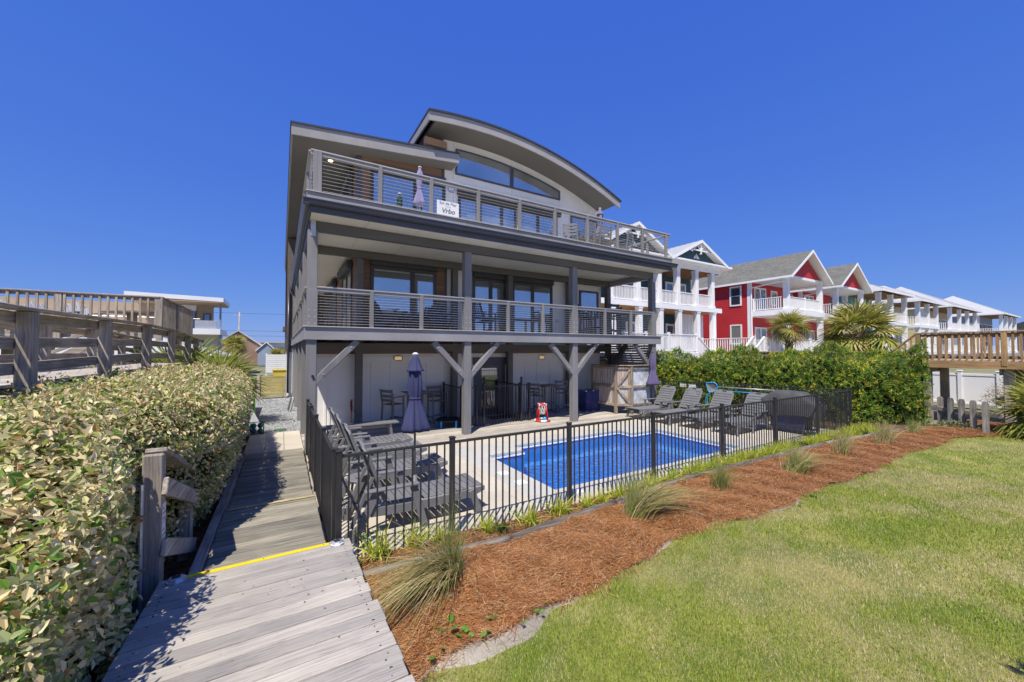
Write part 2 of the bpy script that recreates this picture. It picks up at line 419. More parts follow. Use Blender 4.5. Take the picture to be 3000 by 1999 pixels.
class MB:
    def __init__(s): s.V = []; s.F = []
    def add(s, V, F):
        o = len(s.V); s.V += [tuple(map(float, v)) for v in V]; s.F += [tuple(i + o for i in f) for f in F]; return s
    def box(s, lo, hi):
        x0, y0, z0 = lo; x1, y1, z1 = hi
        V = [(x, y, z) for x in (x0, x1) for y in (y0, y1) for z in (z0, z1)]
        return s.add(V, [(0, 1, 3, 2), (4, 6, 7, 5), (0, 4, 5, 1), (2, 3, 7, 6), (0, 2, 6, 4), (1, 5, 7, 3)])
    def bar(s, p0, p1, w, h, up=(0, 0, 1)):
        mw, L = frame_of(p0, p1, up)
        V = [mw @ Vector((a * L / 2, b_ * w / 2, c * h / 2)) for a in (-1, 1) for b_ in (-1, 1) for c in (-1, 1)]
        return s.add(V, [(0, 1, 3, 2), (4, 6, 7, 5), (0, 4, 5, 1), (2, 3, 7, 6), (0, 2, 6, 4), (1, 5, 7, 3)])
    def quad(s, a, b_, c, d): return s.add([a, b_, c, d], [(0, 1, 2, 3)])
    def tube(s, pts, r, n=6, closed=False):
        pts = [Vector(p) for p in pts]; R = r if hasattr(r, '__len__') else [r] * len(pts)
        rings = []; prev = None
        for i, p in enumerate(pts):
            d = (pts[min(i + 1, len(pts) - 1)] - pts[max(i - 1, 0)])
            if closed: d = pts[(i + 1) % len(pts)] - pts[i - 1]
            d.normalize()
            u = prev if prev is not None else (Vector((0, 0, 1)) if abs(d.z) < .9 else Vector((1, 0, 0)))
            a = d.cross(u)
            if a.length < 1e-4: a = d.cross(Vector((1, .3, .2)))
            a.normalize(); b_ = a.cross(d).normalized(); prev = b_
            rings.append([p + (a * math.cos(2 * math.pi * k / n) + b_ * math.sin(2 * math.pi * k / n)) * R[i] for k in range(n)])
        V = [v for rg in rings for v in rg]; F = []
        m_ = len(rings)
        for i in range(m_ if closed else m_ - 1):
            j = (i + 1) % m_
            for k in range(n):
                q = (k + 1) % n
                F.append((i * n + k, i * n + q, j * n + q, j * n + k))
        if not closed:
            F.append(tuple(range(n))[::-1]); F.append(tuple((m_ - 1) * n + k for k in range(n)))
        return s.add(V, F)
    def lathe(s, prof, c=(0, 0, 0), n=16, wob=None):
        V = []; F = []
        for (r, z) in prof:
            for k in range(n):
                a = 2 * math.pi * k / n
                rr = r * (wob(a, z) if wob else 1)
                V.append((c[0] + rr * math.cos(a), c[1] + rr * math.sin(a), c[2] + z))
        for i in range(len(prof) - 1):
            for k in range(n):
                q = (k + 1) % n
                F.append((i * n + k, i * n + q, (i + 1) * n + q, (i + 1) * n + k))
        F.append(tuple(range(n))[::-1]); F.append(tuple((len(prof) - 1) * n + k for k in range(n)))
        return s.add(V, F)
    def prism(s, poly, d):
        """closed polygon (list of 3D points) extruded by vector d"""
        n = len(poly); V = [tuple(p) for p in poly] + [tuple(np.array(p) + np.array(d)) for p in poly]
        F = [tuple(range(n)), tuple(range(n, 2 * n))[::-1]] + [(k, k + n, (k + 1) % n + n, (k + 1) % n) for k in range(n)]
        return s.add(V, F)
    def build(s, name, mat, parent=None, smooth=False, fix=True):
        me = me_from(name, s.V, s.F, mat, smooth)
        if fix:
            import bmesh
            bm = bmesh.new(); bm.from_mesh(me); bmesh.ops.recalc_face_normals(bm, faces=bm.faces); bm.to_mesh(me); bm.free()
        return put(name, me, parent)
def copy_tree(o, parent=None):
    c = o.copy(); COL.objects.link(c)
    if parent is not None: c.parent = parent
    for ch in o.children: copy_tree(ch, c)
    return c
def place(o, loc, rz=0, scale=1):
    o.matrix_basis = Matrix.Translation(Vector(loc)) @ Matrix.Rotation(rz, 4, 'Z') @ Matrix.Scale(scale, 4)
def instances(make, spots):
    """make() builds one at the origin; spots are (loc, rz, label, group[, scale])"""
    proto = make(); out = []
    for i, sp in enumerate(spots):
        o = proto if i == 0 else None
        out.append(o)
    for i in range(1, len(spots)): out[i] = copy_tree(proto)
    for o, sp in zip(out, spots):
        place(o, sp[0], sp[1], sp[4] if len(sp) > 4 else 1); o['label'] = sp[2]
        if sp[3]: o['group'] = sp[3]
    return out
def text(name, body, size, mat, parent, mw, bold=False, extrude=.001, shear=0, sx=1):
    cu = bpy.data.curves.new(name, 'FONT'); cu.body = body; cu.size = size; cu.extrude = extrude; cu.align_x = 'CENTER'; cu.align_y = 'CENTER'; cu.shear = shear
    if bold: cu.offset = size * .03
    cu.resolution_u = 4
    tmp = bpy.data.objects.new('tmp', cu); COL.objects.link(tmp)
    bpy.context.view_layer.update()
    me = bpy.data.meshes.new_from_object(tmp.evaluated_get(bpy.context.evaluated_depsgraph_get()))
    bpy.data.objects.remove(tmp); bpy.data.curves.remove(cu)
    me.materials.clear(); me.materials.append(M[mat])
    return put(name, me, parent, mw @ Matrix.Diagonal((sx, 1, 1, 1)))
def facing_front(x, y, z):      # text or plate that faces -Y
    return Matrix.Translation((x, y, z)) @ Matrix.Rotation(math.pi / 2, 4, 'X')
def quads_mesh(name, P, C, mat, parent=None, nper=4):
    """P: (N, nper, 3) polygons, C: (N, 3) colour of each -> one mesh"""
    N = len(P); me = bpy.data.meshes.new(name)
    me.vertices.add(N * nper); me.vertices.foreach_set('co', np.ascontiguousarray(P, np.float32).ravel())
    me.loops.add(N * nper); me.loops.foreach_set('vertex_index', np.arange(N * nper, dtype=np.int32))
    me.polygons.add(N); me.polygons.foreach_set('loop_start', np.arange(0, N * nper, nper, dtype=np.int32))
    try: me.polygons.foreach_set('loop_total', np.full(N, nper, np.int32))
    except Exception: pass
    me.materials.append(M[mat]); me.update()
    a = me.color_attributes.new('col', 'FLOAT_COLOR', 'POINT')
    c4 = np.ones((N, nper, 4), np.float32); c4[:, :, :3] = C[:, None, :]
    a.data.foreach_set('color', c4.ravel())
    return put(name, me, parent)
def unit(v): return v / np.maximum(np.linalg.norm(v, axis=-1, keepdims=True), 1e-9)
def pick(cols, w, n):
    cols = np.array(cols, float); k = rng.choice(len(cols), n, p=np.array(w) / sum(w))
    return cols[k] * rng.uniform(.8, 1.2, (n, 1)) * rng.uniform(.95, 1.05, (n, 3))
def leaves(c, d, nrm, L, W, fold=.25):
    """leaf hexagons, folded along the midrib: centre base c, direction d, normal nrm -> two quads each"""
    d = unit(d); s_ = unit(np.cross(nrm, d)); nn = np.cross(d, s_)
    L = L[:, None]; W = W[:, None]
    tip = c + d * L - nn * L * .08
    a1 = c + d * L * .35 + s_ * W / 2 + nn * W * fold; a2 = c + d * L * .72 + s_ * W * .36 + nn * W * fold * .6
    b1 = c + d * L * .35 - s_ * W / 2 + nn * W * fold; b2 = c + d * L * .72 - s_ * W * .36 + nn * W * fold * .6
    P = np.stack([np.stack([c, a1, a2, tip], 1), np.stack([c, tip, b2, b1], 1)], 1)
    return P.reshape(-1, 4, 3)

# ------------------------------------------------------------------ ground, terrace, pool, walks
POOL = [(4.03, 5.3), (9.75, 5.3), (9.75, 7.78), (8.66, 7.78), (8.66, 8.28), (5.0, 8.28), (5.0, 7.8), (4.03, 7.8)]
def sheet(name, rects, z, mat):
    b = MB()
    for (x0, y0, x1, y1) in rects: b.quad((x0, y0, z), (x1, y0, z), (x1, y1, z), (x0, y1, z))
    return props(b.build(name, mat), kind='structure')
px0, py0, px1, py1 = 3.9, 5.15, 9.9, 8.45
sheet('ground', [(-300, -200, 500, py0), (-300, py1, 500, 400), (-300, py0, px0, py1), (px1, py0, 500, py1)], -.13, 'field')
sheet('beach', [(-300, -200, 500, -8)], -.1, 'beach_sand')
patio = sheet('patio', [(.45, 4.6, 14.3, py0), (.45, py1, 14.3, 9.3), (.45, py0, px0, py1), (px1, py0, 14.3, py1)], -.028, 'sand')
def rect_minus(r, h):
    x0, y0, x1, y1 = r; a0, b0, a1, b1 = h
    if x1 <= a0 or x0 >= a1 or y1 <= b0 or y0 >= b1: return [r]
    out = []
    if x0 < a0: out.append((x0, y0, a0, y1)); x0 = a0
    if x1 > a1: out.append((a1, y0, x1, y1)); x1 = a1
    if y0 < b0: out.append((x0, y0, x1, b0))
    if y1 > b1: out.append((x0, b1, x1, y1))
    return out
OUT = (3.45, 4.84, 10.3, 8.78)
gx = [.56 + .6 * k for k in range(24)]
for j in range(8):
    y0 = 4.62 + .585 * j; y1 = y0 + .585
    for i, x0 in enumerate(gx[:-1]):
        x0s = x0 - (.3 if j % 2 else 0); x1s = x0s + .6
        x0s = max(x0s, .56); x1s = min(x1s, 14.2)
        if x1s - x0s < .1: continue
        for (a, b_, c, d) in rect_minus((x0s, y0, x1s, y1), OUT):
            if c - a < .03 or d - b_ < .03: continue
            dz = random.uniform(-.002, .002)
            box('paver', patio, (a + .003, b_ + .003, -.05 + dz), (c - .003, d - .003, 0 + dz), 'paver', .005)
# coping stones round the pool
def stones(x0, y0, x1, y1, along, n):
    for k in range(n):
        t0, t1 = k / n, (k + 1) / n
        if along == 'x': a = (x0 + (x1 - x0) * t0 + .002, y0 + .002); c = (x0 + (x1 - x0) * t1 - .002, y1 - .002)
        else: a = (x0 + .002, y0 + (y1 - y0) * t0 + .002); c = (x1 - .002, y0 + (y1 - y0) * t1 - .002)
        dz = random.uniform(-.0015, .0015)
        box('coping_stone', patio, (a[0], a[1], -.07), (c[0], c[1], .006 + dz), 'coping', .012)
stones(3.45, 4.84, 10.3, 5.3, 'x', 11)
stones(3.45, 5.3, 4.03, 7.8, 'y', 4)
stones(9.75, 5.3, 10.3, 7.78, 'y', 4)
stones(3.45, 7.8, 5.0, 8.28, 'x', 3)
stones(8.66, 7.78, 10.3, 8.28, 'x', 3)
stones(3.45, 8.28, 10.3, 8.78, 'x', 11)
pool = thing('swimming_pool', (6.9, 6.8, -.1), 'small rectangular blue fibreglass swimming pool with stepped far corners', 'pool')
b = MB(); n_ = len(POOL)
for k in range(n_):
    a, c = POOL[k], POOL[(k + 1) % n_]
    b.quad((*a, -.06), (*c, -.06), (*c, -1.5), (*a, -1.5))
b.add([(x, y, -1.5) for x, y in POOL], [tuple(range(n_))])
b.box((9.2, 5.32, -1.5), (9.73, 7.76, -.45)); b.box((4.05, 6.9, -1.5), (4.5, 7.78, -.42)); b.box((5.02, 8.0, -1.5), (8.64, 8.26, -.5))
b.build('pool_shell', 'pool_shell', pool, fix=False)
b = MB()
for k in range(n_):                                  # white rim under the coping
    a, c = np.array(POOL[k]), np.array(POOL[(k + 1) % n_]); d = unit(c - a); nn = np.array([-d[1], d[0]])
    p = [(*(a - nn * .01), -.108), (*(c - nn * .01), -.108), (*(c + nn * .03), -.108), (*(a + nn * .03), -.108)]
    b.prism(p, (0, 0, .03))
b.build('rim', 'white_paint', pool)
b = MB(); b.add([(x, y, -.12) for x, y in POOL], [tuple(range(n_))]); b.build('water', 'pool_water', pool, fix=False)
for (x, y) in ((7.2, 4.98), (4.3, 5.05), (3.72, 5.9), (3.7, 6.5)):
    box('skimmer_lid', pool, (x - .1, y - .1, .005), (x + .1, y + .1, .012), 'plastic_white', .003)

# timber deck under the house: planks run along the house
deck = props(box('wood_deck', None, (.5, 9.3, -.1), (12.6, 12.5, -.01), 'old_x', .0), kind='structure')
for k in range(22):
    y0 = 9.28 + k * .1465
    cuts = [.5, random.uniform(3.2, 5.2), random.uniform(7.2, 9.2), 12.6]
    for a, c in zip(cuts[:-1], cuts[1:]):
        box('plank', deck, (a + .002, y0, -.012), (c - .002, y0 + .141, .026 + random.uniform(-.002, .002)), 'deck_plank', .004)

# boardwalk beside the house, two levels, then concrete slabs, then gravel
walk = props(box('boardwalk', None, (-.62, 4.45, -.1), (.46, 10.4, -.01), 'old_x', 0), kind='structure')
y = 10.4
while y > 6.55:
    y -= .144
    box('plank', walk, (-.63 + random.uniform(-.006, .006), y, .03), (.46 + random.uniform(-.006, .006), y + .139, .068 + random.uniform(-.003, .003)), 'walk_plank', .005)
y = 6.5
box('riser', walk, (-.62, 6.505, .0), (.45, 6.54, .205), 'old_x', .004)
box('edge_strip', walk, (-.6, 6.44, .2075), (.45, 6.5, .2125), 'yellow_worn', .001)
while y > 4.55:
    y -= .144
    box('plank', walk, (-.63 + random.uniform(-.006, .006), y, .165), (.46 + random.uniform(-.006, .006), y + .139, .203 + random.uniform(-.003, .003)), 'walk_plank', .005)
bar('edge_beam', walk, (-.69, 4.3, .1), (-.69, 8.2, .06), .1, .26, 'old_y')
bar('edge_beam', walk, (-.69, 8.205, .04), (-.69, 10.4, .02), .1, .16, 'old_y')
slab = sheet('path', [(-.72, 10.4, .5, 13.0)], -.03, 'sand')
for i in range(3):
    for j in range(4):
        x0 = -.72 + i * .405; y0 = 10.43 + j * .645
        box('paver', slab, (x0 + .004, y0 + .004, -.05), (x0 + .401, y0 + .641, .012 + random.uniform(-.003, .003)), 'paver', .006)
sheet('gravel_path', [(-1.3, 13.0, .6, 30)], -.01, 'gravel')
gp = rng.uniform([-1.2, 13.02], [.5, 22.5], (9000, 2)); sz = rng.uniform(.006, .016, 9000)
P = []
for k in range(3):
    a = rng.uniform(0, 6.28, 9000)
cols = pick([(.2, .21, .22), (.42, .43, .44), (.6, .6, .59), (.3, .28, .26)], [2, 3, 2, 1], 9000)
ang = rng.uniform(0, 6.28, 9000); tl = rng.uniform(-.4, .4, (9000, 2))
base = np.column_stack([gp, np.full(9000, -.002)])
quad = []
for dx, dy in ((-1, -1), (1, -.8), (.9, 1), (-.8, .9)):
    ox = (dx * np.cos(ang) - dy * np.sin(ang)) * sz; oy = (dx * np.sin(ang) + dy * np.cos(ang)) * sz
    quad.append(base + np.column_stack([ox, oy, sz * .5 + ox * tl[:, 0] + oy * tl[:, 1]]))
g_ = quads_mesh('gravel', np.stack(quad, 1), cols, 'needle'); props(g_, 'grey crushed stone gravel beside the house', 'gravel', kind='stuff')

# ramp in the foreground, boards across, sloping up to the viewer
ramp = thing('wooden_ramp', (0, 3, 0), 'weathered silver grey plank ramp with yellow strip at its end', 'ramp')
SL = .055; RZ = .35
def rz(y): return RZ + SL * (4.5 - y)
y = 4.5; k = 0
while y > -2.0:
    w = .142; y0 = y - w
    ox = random.uniform(-.012, .012); x1 = .645 + (0 if k < 9 else .035) + ox
    c = (y + y0) / 2
    o = put('plank', boxmesh(round(x1 + .885, 2), .1385, .04, 'wood_gray_x', .005), ramp,
            Matrix.Translation(((x1 - .885) / 2, c, rz(c) - .02 + random.uniform(-.002, .002))) @ Matrix.Rotation(math.atan(-SL), 4, 'X') @ Matrix.Rotation(random.uniform(-.003, .003), 4, 'Z'))
    for sx_ in (-.8, .58):
        for dy in (-.035, .035):
            if y > .5 and random.random() < .8:
                rod('screw', o, (sx_ + random.uniform(-.02, .02), c + dy, rz(c + dy) - .004), (sx_, c + dy, rz(c + dy) + .0012), .0055, 'ink_dark', 6)
    y = y0 - .006; k += 1
for x in (-.84, -.1, .58):
    bar('joist', ramp, (x, 4.47, rz(4.47) - .16), (x, -2, rz(-2) - .16), .045, .235, 'old_y')
box('end_board', ramp, (-.86, 4.475, .03), (.62, 4.499, .305), 'old_x', .004)
mw = Matrix.Translation((-.12, 4.455, rz(4.455) + .0045)) @ Matrix.Rotation(math.atan(-SL), 4, 'X')
st = put('edge_strip', boxmesh(1.14, .055, .005, 'yellow_strip', .001), ramp, mw)
for x in (-.6, -.12, .4): rod('screw', st, (x, 4.455, .352), (x, 4.455, .3615), .007, 'ink_dark', 6)

# planting bed along the fence: bark behind the logs, pine straw in front
LX = [.66, 2.4, 6.15, 11.4, 15.6, 17.4]; LY = [4.12, 4.0, 4.3, 4.15, 3.7, 3.2]
MX = [.4, .93, 2.0, 4.0, 6.5, 9.16, 12.5, 15.6, 17.0, 19.5]; MY = [2.3, 2.84, 2.96, 3.12, 3.02, 2.94, 2.95, 2.82, 2.3, 1.9]
def yl(x): return np.interp(x, LX, LY)
def ym(x): return np.interp(x, MX, MY) + .05 * np.sin(x * 1.7) + .025 * np.sin(x * 6.1 + 1)
def bedz(x, y):
    t = np.clip((y - ym(x)) / np.maximum(yl(x) - ym(x), .2), 0, 1)
    return .005 + .1 * np.sin(np.clip(t, 0, .62) / .62 * math.pi / 2) + .012 * np.sin(x * 9 + y * 7) + .01 * np.sin(x * 4.1 - y * 11)
def strip(name, xa, xb, nx, ny, f0, f1, fz, mat, kind='structure'):
    V = []; F = []
    for i in range(nx + 1):
        x = xa + (xb - xa) * i / nx
        for j in range(ny + 1):
            t = j / ny; y = f0(x) + (f1(x) - f0(x)) * t
            V.append((x, y, fz(x, y)))
    for i in range(nx):
        for j in range(ny):
            a = i * (ny + 1) + j; F.append((a, a + ny + 1, a + ny + 2, a + 1))
    return props(put(name, me_from(name, V, F, mat, True)), kind=kind)
strip('mulch_bed', .5, 19.5, 130, 10, lambda x: ym(x), lambda x: yl(x) + .02, lambda x, y: float(bedz(x, y)), 'straw_base')
strip('bark_bed', .62, 17.6, 100, 5, lambda x: yl(x), lambda x: 4.62 if x < 14.3 else 4.62 + (x - 14.3) * .2, lambda x, y: .035 + .02 * math.sin(x * 5 + y * 9), 'bark')
sheet('bark_ground', [(14.3, 4.6, 19, 12), (-6, -3, -.74, 14)], -.02, 'bark')
lawn_z = lambda x, y: .02 * math.sin(x * .9) * math.sin(y * 1.3) + .01 * math.sin(x * 2.3 + y) - .01
strip('lawn', .3, 60, 160, 40, lambda x: -8.2, lambda x: float(ym(x)) + .05, lambda x, y: lawn_z(x, y), 'lawn_soil')
# bare sandy margin between straw and grass
b = MB(); nS = 90
def sandw(x): return .015 + .3 * math.exp(-((x - 1.55) / .75) ** 2) + .12 * math.exp(-((x - 3.9) / .3) ** 2) + .1 * math.exp(-((x - 6.6) / .5) ** 2) + .03 * math.sin(x * 11)
V = []; F = []
for i in range(nS + 1):
    x = .66 + 9.5 * i / nS
    for t in (0, .33, .66, 1):
        y = float(ym(x)) + .03 - t * sandw(x); V.append((x, y, lawn_z(x, y) + .006 - (.012 if t == 1 else 0)))
for i in range(nS):
    for j in range(3): a = i * 4 + j; F.append((a, a + 4, a + 5, a + 1))
props(put('sand_margin', me_from('sand_margin', V, F, 'sand', True)), kind='structure')

# old round timbers edging the bed
for k, (xa, xb) in enumerate(((.64, 2.35), (2.4, 4.25), (4.3, 6.5), (6.56, 9.0), (9.05, 11.3), (11.36, 13.6), (13.66, 16.2))):
    b = MB(); pts = []; R = []
    for i in range(9):
        x = xa + (xb - xa) * i / 8; pts.append((x, float(yl(x)) + random.uniform(-.006, .006), .105 + random.uniform(-.006, .006))); R.append(.062 + random.uniform(-.004, .004))
    b.tube(pts, R, 10)
    where = ['at the foot of the plank ramp', 'second along from the plank ramp', 'third along from the plank ramp', 'fourth along from the plank ramp', 'fifth along from the plank ramp', 'below the covered grill corner', 'in front of the dark green hedge'][k]
    props(b.build('edging_log', 'log_old', None, True), 'weathered round timber edging the mulch bed, ' + where, 'log', 'round timbers edging the mulch bed')

# ------------------------------------------------------------------ the main house
HOUSE = thing('beach_house', (6.3, 12.5, 0), 'three storey grey beach house with arched roof, decks and cable railings', 'house')
hs_ = HOUSE
Z2, Z3 = 2.92, 5.83
YP = 10.0                                     # front row of posts
PX_ = [.59, 4.49, 8.38, 12.3]
IX = [2.0, 5.06, 7.25, 10.06, 12.24]; YI = 12.3
SOF = 5.37
def post(x, y, z0, z1, w=.2, mat='gray_post', bolts=()):
    p = box('post', hs_, (x - w / 2, y - w / 2, z0), (x + w / 2, y + w / 2, z1), mat, .01)
    for (bx, bz) in bolts:
        rod('bolt', p, (x + bx, y - w / 2 - .012, bz), (x + bx, y - w / 2 + .01, bz), .016, 'galvanised', 8)
    return p
for k, x in enumerate(PX_):
    post(x, YP, .02, 5.14, .21, bolts=[(dx, z) for z in (2.99, 3.14, 3.29) for dx in (-.06, .06)] if k != 3 else [])
    box('post_base', hs_, (x - .112, YP - .112, 3.0 - .06), (x + .112, YP - .1, 3.78), 'gray_post', .02)
for y in (12.4, 15.1, 18.8, 22.4):
    post(.59, y, .0, 5.14, .2)
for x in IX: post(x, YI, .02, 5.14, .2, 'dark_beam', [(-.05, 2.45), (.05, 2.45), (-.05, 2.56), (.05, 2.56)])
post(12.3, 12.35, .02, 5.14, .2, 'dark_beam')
# beams
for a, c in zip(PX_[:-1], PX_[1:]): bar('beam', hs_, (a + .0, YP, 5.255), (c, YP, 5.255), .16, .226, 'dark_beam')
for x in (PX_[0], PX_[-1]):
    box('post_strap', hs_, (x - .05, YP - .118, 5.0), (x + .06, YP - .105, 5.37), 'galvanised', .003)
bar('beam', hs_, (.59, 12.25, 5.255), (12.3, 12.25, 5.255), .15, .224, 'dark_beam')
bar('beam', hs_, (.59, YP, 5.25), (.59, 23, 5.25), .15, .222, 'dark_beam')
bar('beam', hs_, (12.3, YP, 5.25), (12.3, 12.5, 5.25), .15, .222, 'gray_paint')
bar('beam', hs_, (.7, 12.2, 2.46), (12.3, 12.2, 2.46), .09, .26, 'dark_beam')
# knee braces under the first deck
def brace(x, s, y=YP - .02):
    o = bar('brace', hs_, (x + s * .06, y, 1.62), (x + s * .99, y, 2.6), .14, .15, 'gray_post', .012)
    for t in (.2, .85): rod('bolt', o, (x + s * (.06 + .93 * t), y - .085, 1.62 + .98 * t), (x + s * (.06 + .93 * t), y - .06, 1.62 + .98 * t), .02, 'galvanised', 8)
brace(PX_[0], 1); brace(PX_[1], -1); brace(PX_[1], 1); brace(PX_[2], -1); brace(PX_[2], 1); brace(PX_[3], -1)
for y in (YP, 12.4, 15.1): bar('brace', hs_, (.59, y + .06, 1.62), (.59, y + .99, 2.6), .14, .15, 'gray_post', .012)
bar('brace', hs_, (12.3, 12.25, 1.62), (12.3, 11.3, 2.6), .14, .15, 'dark_beam', .012)
rod('hose_bib', hs_, (.62, 9.9, 1.78), (.62, 9.86, 1.78), .03, 'black_rubber', 10)
# first deck: rim boards, nosing, joists, decking
for a_, c_ in ((.46, 2.62), (2.622, 7.1), (7.102, 9.3), (9.302, 12.62)): box('fascia', hs_, (a_, 9.845, 2.615), (c_, 9.893, 2.90), 'gray_paint', .003)
box('nosing', hs_, (.43, 9.805, 2.9), (12.65, 9.94, 2.928), 'rail_cap', .006)
box('fascia', hs_, (.43, 9.848, 2.615), (.478, 23, 2.90), 'gray_paint', .004)
box('nosing', hs_, (.405, 9.85, 2.9), (.52, 23, 2.93), 'rail_cap', .006)
box('fascia', hs_, (12.58, 9.9, 2.615), (12.625, 12.55, 2.90), 'gray_paint', .004)
for k in range(29):
    x = .78 + k * .41
    box('joist', hs_, (x - .02, 9.9, 2.645), (x + .02, 12.55, 2.875), 'joist', .003)
b = MB(); b.box((.5, 9.9, 2.878), (12.6, 12.6, 2.915)); b.box((.5, 12.6, 2.878), (1.95, 23, 2.915)); b.build('decking', 'joist', hs_)
for k in range(19): box('deck_board', hs_, (.5, 9.95 + k * .1385, 2.916), (12.58, 10.083 + k * .1385, 2.927), 'deck_gray', .002)
for k in range(10): box('deck_board', hs_, (.53 + k * .1385, 12.585, 2.916), (.663 + k * .1385, 23, 2.927), 'deck_gray', .002)
# railings with cables
def railing(xa, xb, y, z0, top, posts, ncab, name_axis='x', cap='rail_cap', r=.0045, pw=.09):
    if name_axis == 'x':
        bar('top_rail', hs_, (xa, y, top - .015), (xb, y, top - .015), .14, .036, cap)
        bar('under_rail', hs_, (xa, y - .03, top - .075), (xb, y - .03, top - .075), .036, .08, 'gray_paint')
        for p in posts: box('rail_post', hs_, (p - pw / 2, y - .07, z0), (p + pw / 2, y + .02, top - .035), 'gray_post', .006)
        for k in range(ncab):
            z = z0 + .07 + (top - .13 - z0 - .07) * k / (ncab - 1)
            rod('cable', hs_, (xa, y - .025, z), (xb, y - .025, z), r, 'steel_cable', 6)
    else:
        bar('top_rail', hs_, (y, xa, top - .017), (y, xb, top - .017), .14, .036, cap)
        for p in posts: box('rail_post', hs_, (y - .045, p - pw / 2, z0), (y + .045, p + pw / 2, top - .035), 'gray_post', .006)
        for k in range(ncab):
            z = z0 + .07 + (top - .1 - z0 - .07) * k / (ncab - 1)
            rod('cable', hs_, (y, xa, z), (y, xb, z), r, 'steel_cable', 6)
lo_posts = [[xs(1088, 9.95), xs(1234, 9.95)], [xs(1488, 9.95), xs(1590, 9.95)], [xs(1772, 9.95), xs(1848, 9.95)]]
for k in range(3):
    railing(PX_[k] + .1, PX_[k + 1] - .1, 9.97, 2.93, 3.85, lo_posts[k], 12)
for a, c in ((10.1, 12.3), (12.5, 15.0), (15.2, 18.7), (18.9, 22.3)):
    railing(a, c, .52, 2.93, 3.85, [(a + c) / 2], 10, 'y')
railing(10.1, 12.25, 12.38, 2.93, 3.85, [11.2], 10, 'y')
# soffit / porch ceiling in panels with open joints
for i in range(10):
    x0 = .52 + i * 1.206
    for (ya, yb) in ((9.345, 10.9), (10.912, 12.5)):
        box('soffit_panel', hs_, (x0 + .004, ya, SOF + .003), (x0 + 1.202, yb, SOF + .02), 'ceiling_cream', .002)
for j in range(9):
    y0 = 12.512 + j * 1.17
    box('soffit_panel', hs_, (.52, y0 + .006, SOF + .003), (1.93, y0 + 1.164, SOF + .02), 'ceiling_cream', .002)
box('soffit_back', hs_, (.5, 9.36, SOF + .022), (12.6, 12.55, SOF + .06), 'soffit_dark', 0)
box('soffit_back', hs_, (.5, 12.552, SOF + .0225), (1.95, 23, SOF + .06), 'soffit_dark', 0)
for (px, py) in ((1298, 744), (1634, 787)):
    p = GZ(px, py, SOF); rod('downlight', hs_, (p[0], p[1], SOF - .008), (p[0], p[1], SOF + .004), .085, 'white_paint', 16)
# second deck edge: lower fascia, gutter, rim board
def gutter(p0, p1, out):
    """K-profile gutter from p0 to p1, out = horizontal direction of its open face"""
    o = np.array(out, float); prof = [(0, 0), (.07, 0), (.09, .03), (.1, .08), (.128, .115), (.128, .135), (.118, .135), (.115, .12), (0, .12)]
    A = [np.array(p0) + o * u + np.array([0, 0, v]) for u, v in prof]
    return MB().prism(A, np.array(p1) - np.array(p0)).build('gutter', 'gutter_navy', hs_)
box('fascia', hs_, (.47, 9.30, SOF - .004), (12.52, 9.344, 5.505), 'dark_paint', .004)
gutter((.36, 9.298, 5.49), (12.78, 9.298, 5.49), (0, -1, 0))
box('fascia', hs_, (.47, 9.345, SOF - .004), (.512, 23, 5.5), 'dark_paint', .004)
gutter((.468, 9.2, 5.495), (.468, 23, 5.495), (-1, 0, 0))
box('fascia', hs_, (12.52, 9.30, SOF - .004), (12.56, 12.55, 5.5), 'dark_paint', .004)
for a_, c_ in ((.44, 4.2), (4.203, 8.6), (8.603, 12.68)): box('rim_board', hs_, (a_, 9.36, 5.62), (c_, 9.405, 5.822), 'gray_paint', .004)
box('nosing', hs_, (.41, 9.325, 5.822), (12.71, 9.46, 5.848), 'rail_cap', .006)
box('rim_board', hs_, (.442, 9.406, 5.62), (.486, 23, 5.822), 'gray_paint', .005)
box('rim_board', hs_, (12.634, 9.406, 5.62), (12.678, 12.5, 5.822), 'gray_paint', .005)
box('decking', hs_, (.49, 9.41, 5.5), (12.63, 12.5, 5.82), 'dark_beam', 0)
box('decking', hs_, (.49, 12.502, 5.5), (1.95, 23, 5.82), 'dark_beam', 0)
for k in range(22): box('deck_board', hs_, (.5, 9.47 + k * .1385, 5.822), (12.62, 9.603 + k * .1385, 5.834), 'deck_gray', .002)
for k in range(10): box('deck_board', hs_, (.53 + k * .1385, 12.52, 5.822), (.663 + k * .1385, 23, 5.834), 'deck_gray', .002)
up = [xs(p, 9.45) for p in (917, 930, 1110, 1261, 1400, 1522, 1626, 1722, 1810, 1884, 1953)]
railing(.5, 12.68, 9.47, 5.84, 6.79, up, 10)
railing(9.48, 23, .53, 5.84, 6.792, [10.7, 12.0, 13.4, 14.9], 10, 'y')
railing(9.48, 12.45, 12.62, 5.84, 6.792, [10.45, 11.5], 10, 'y')
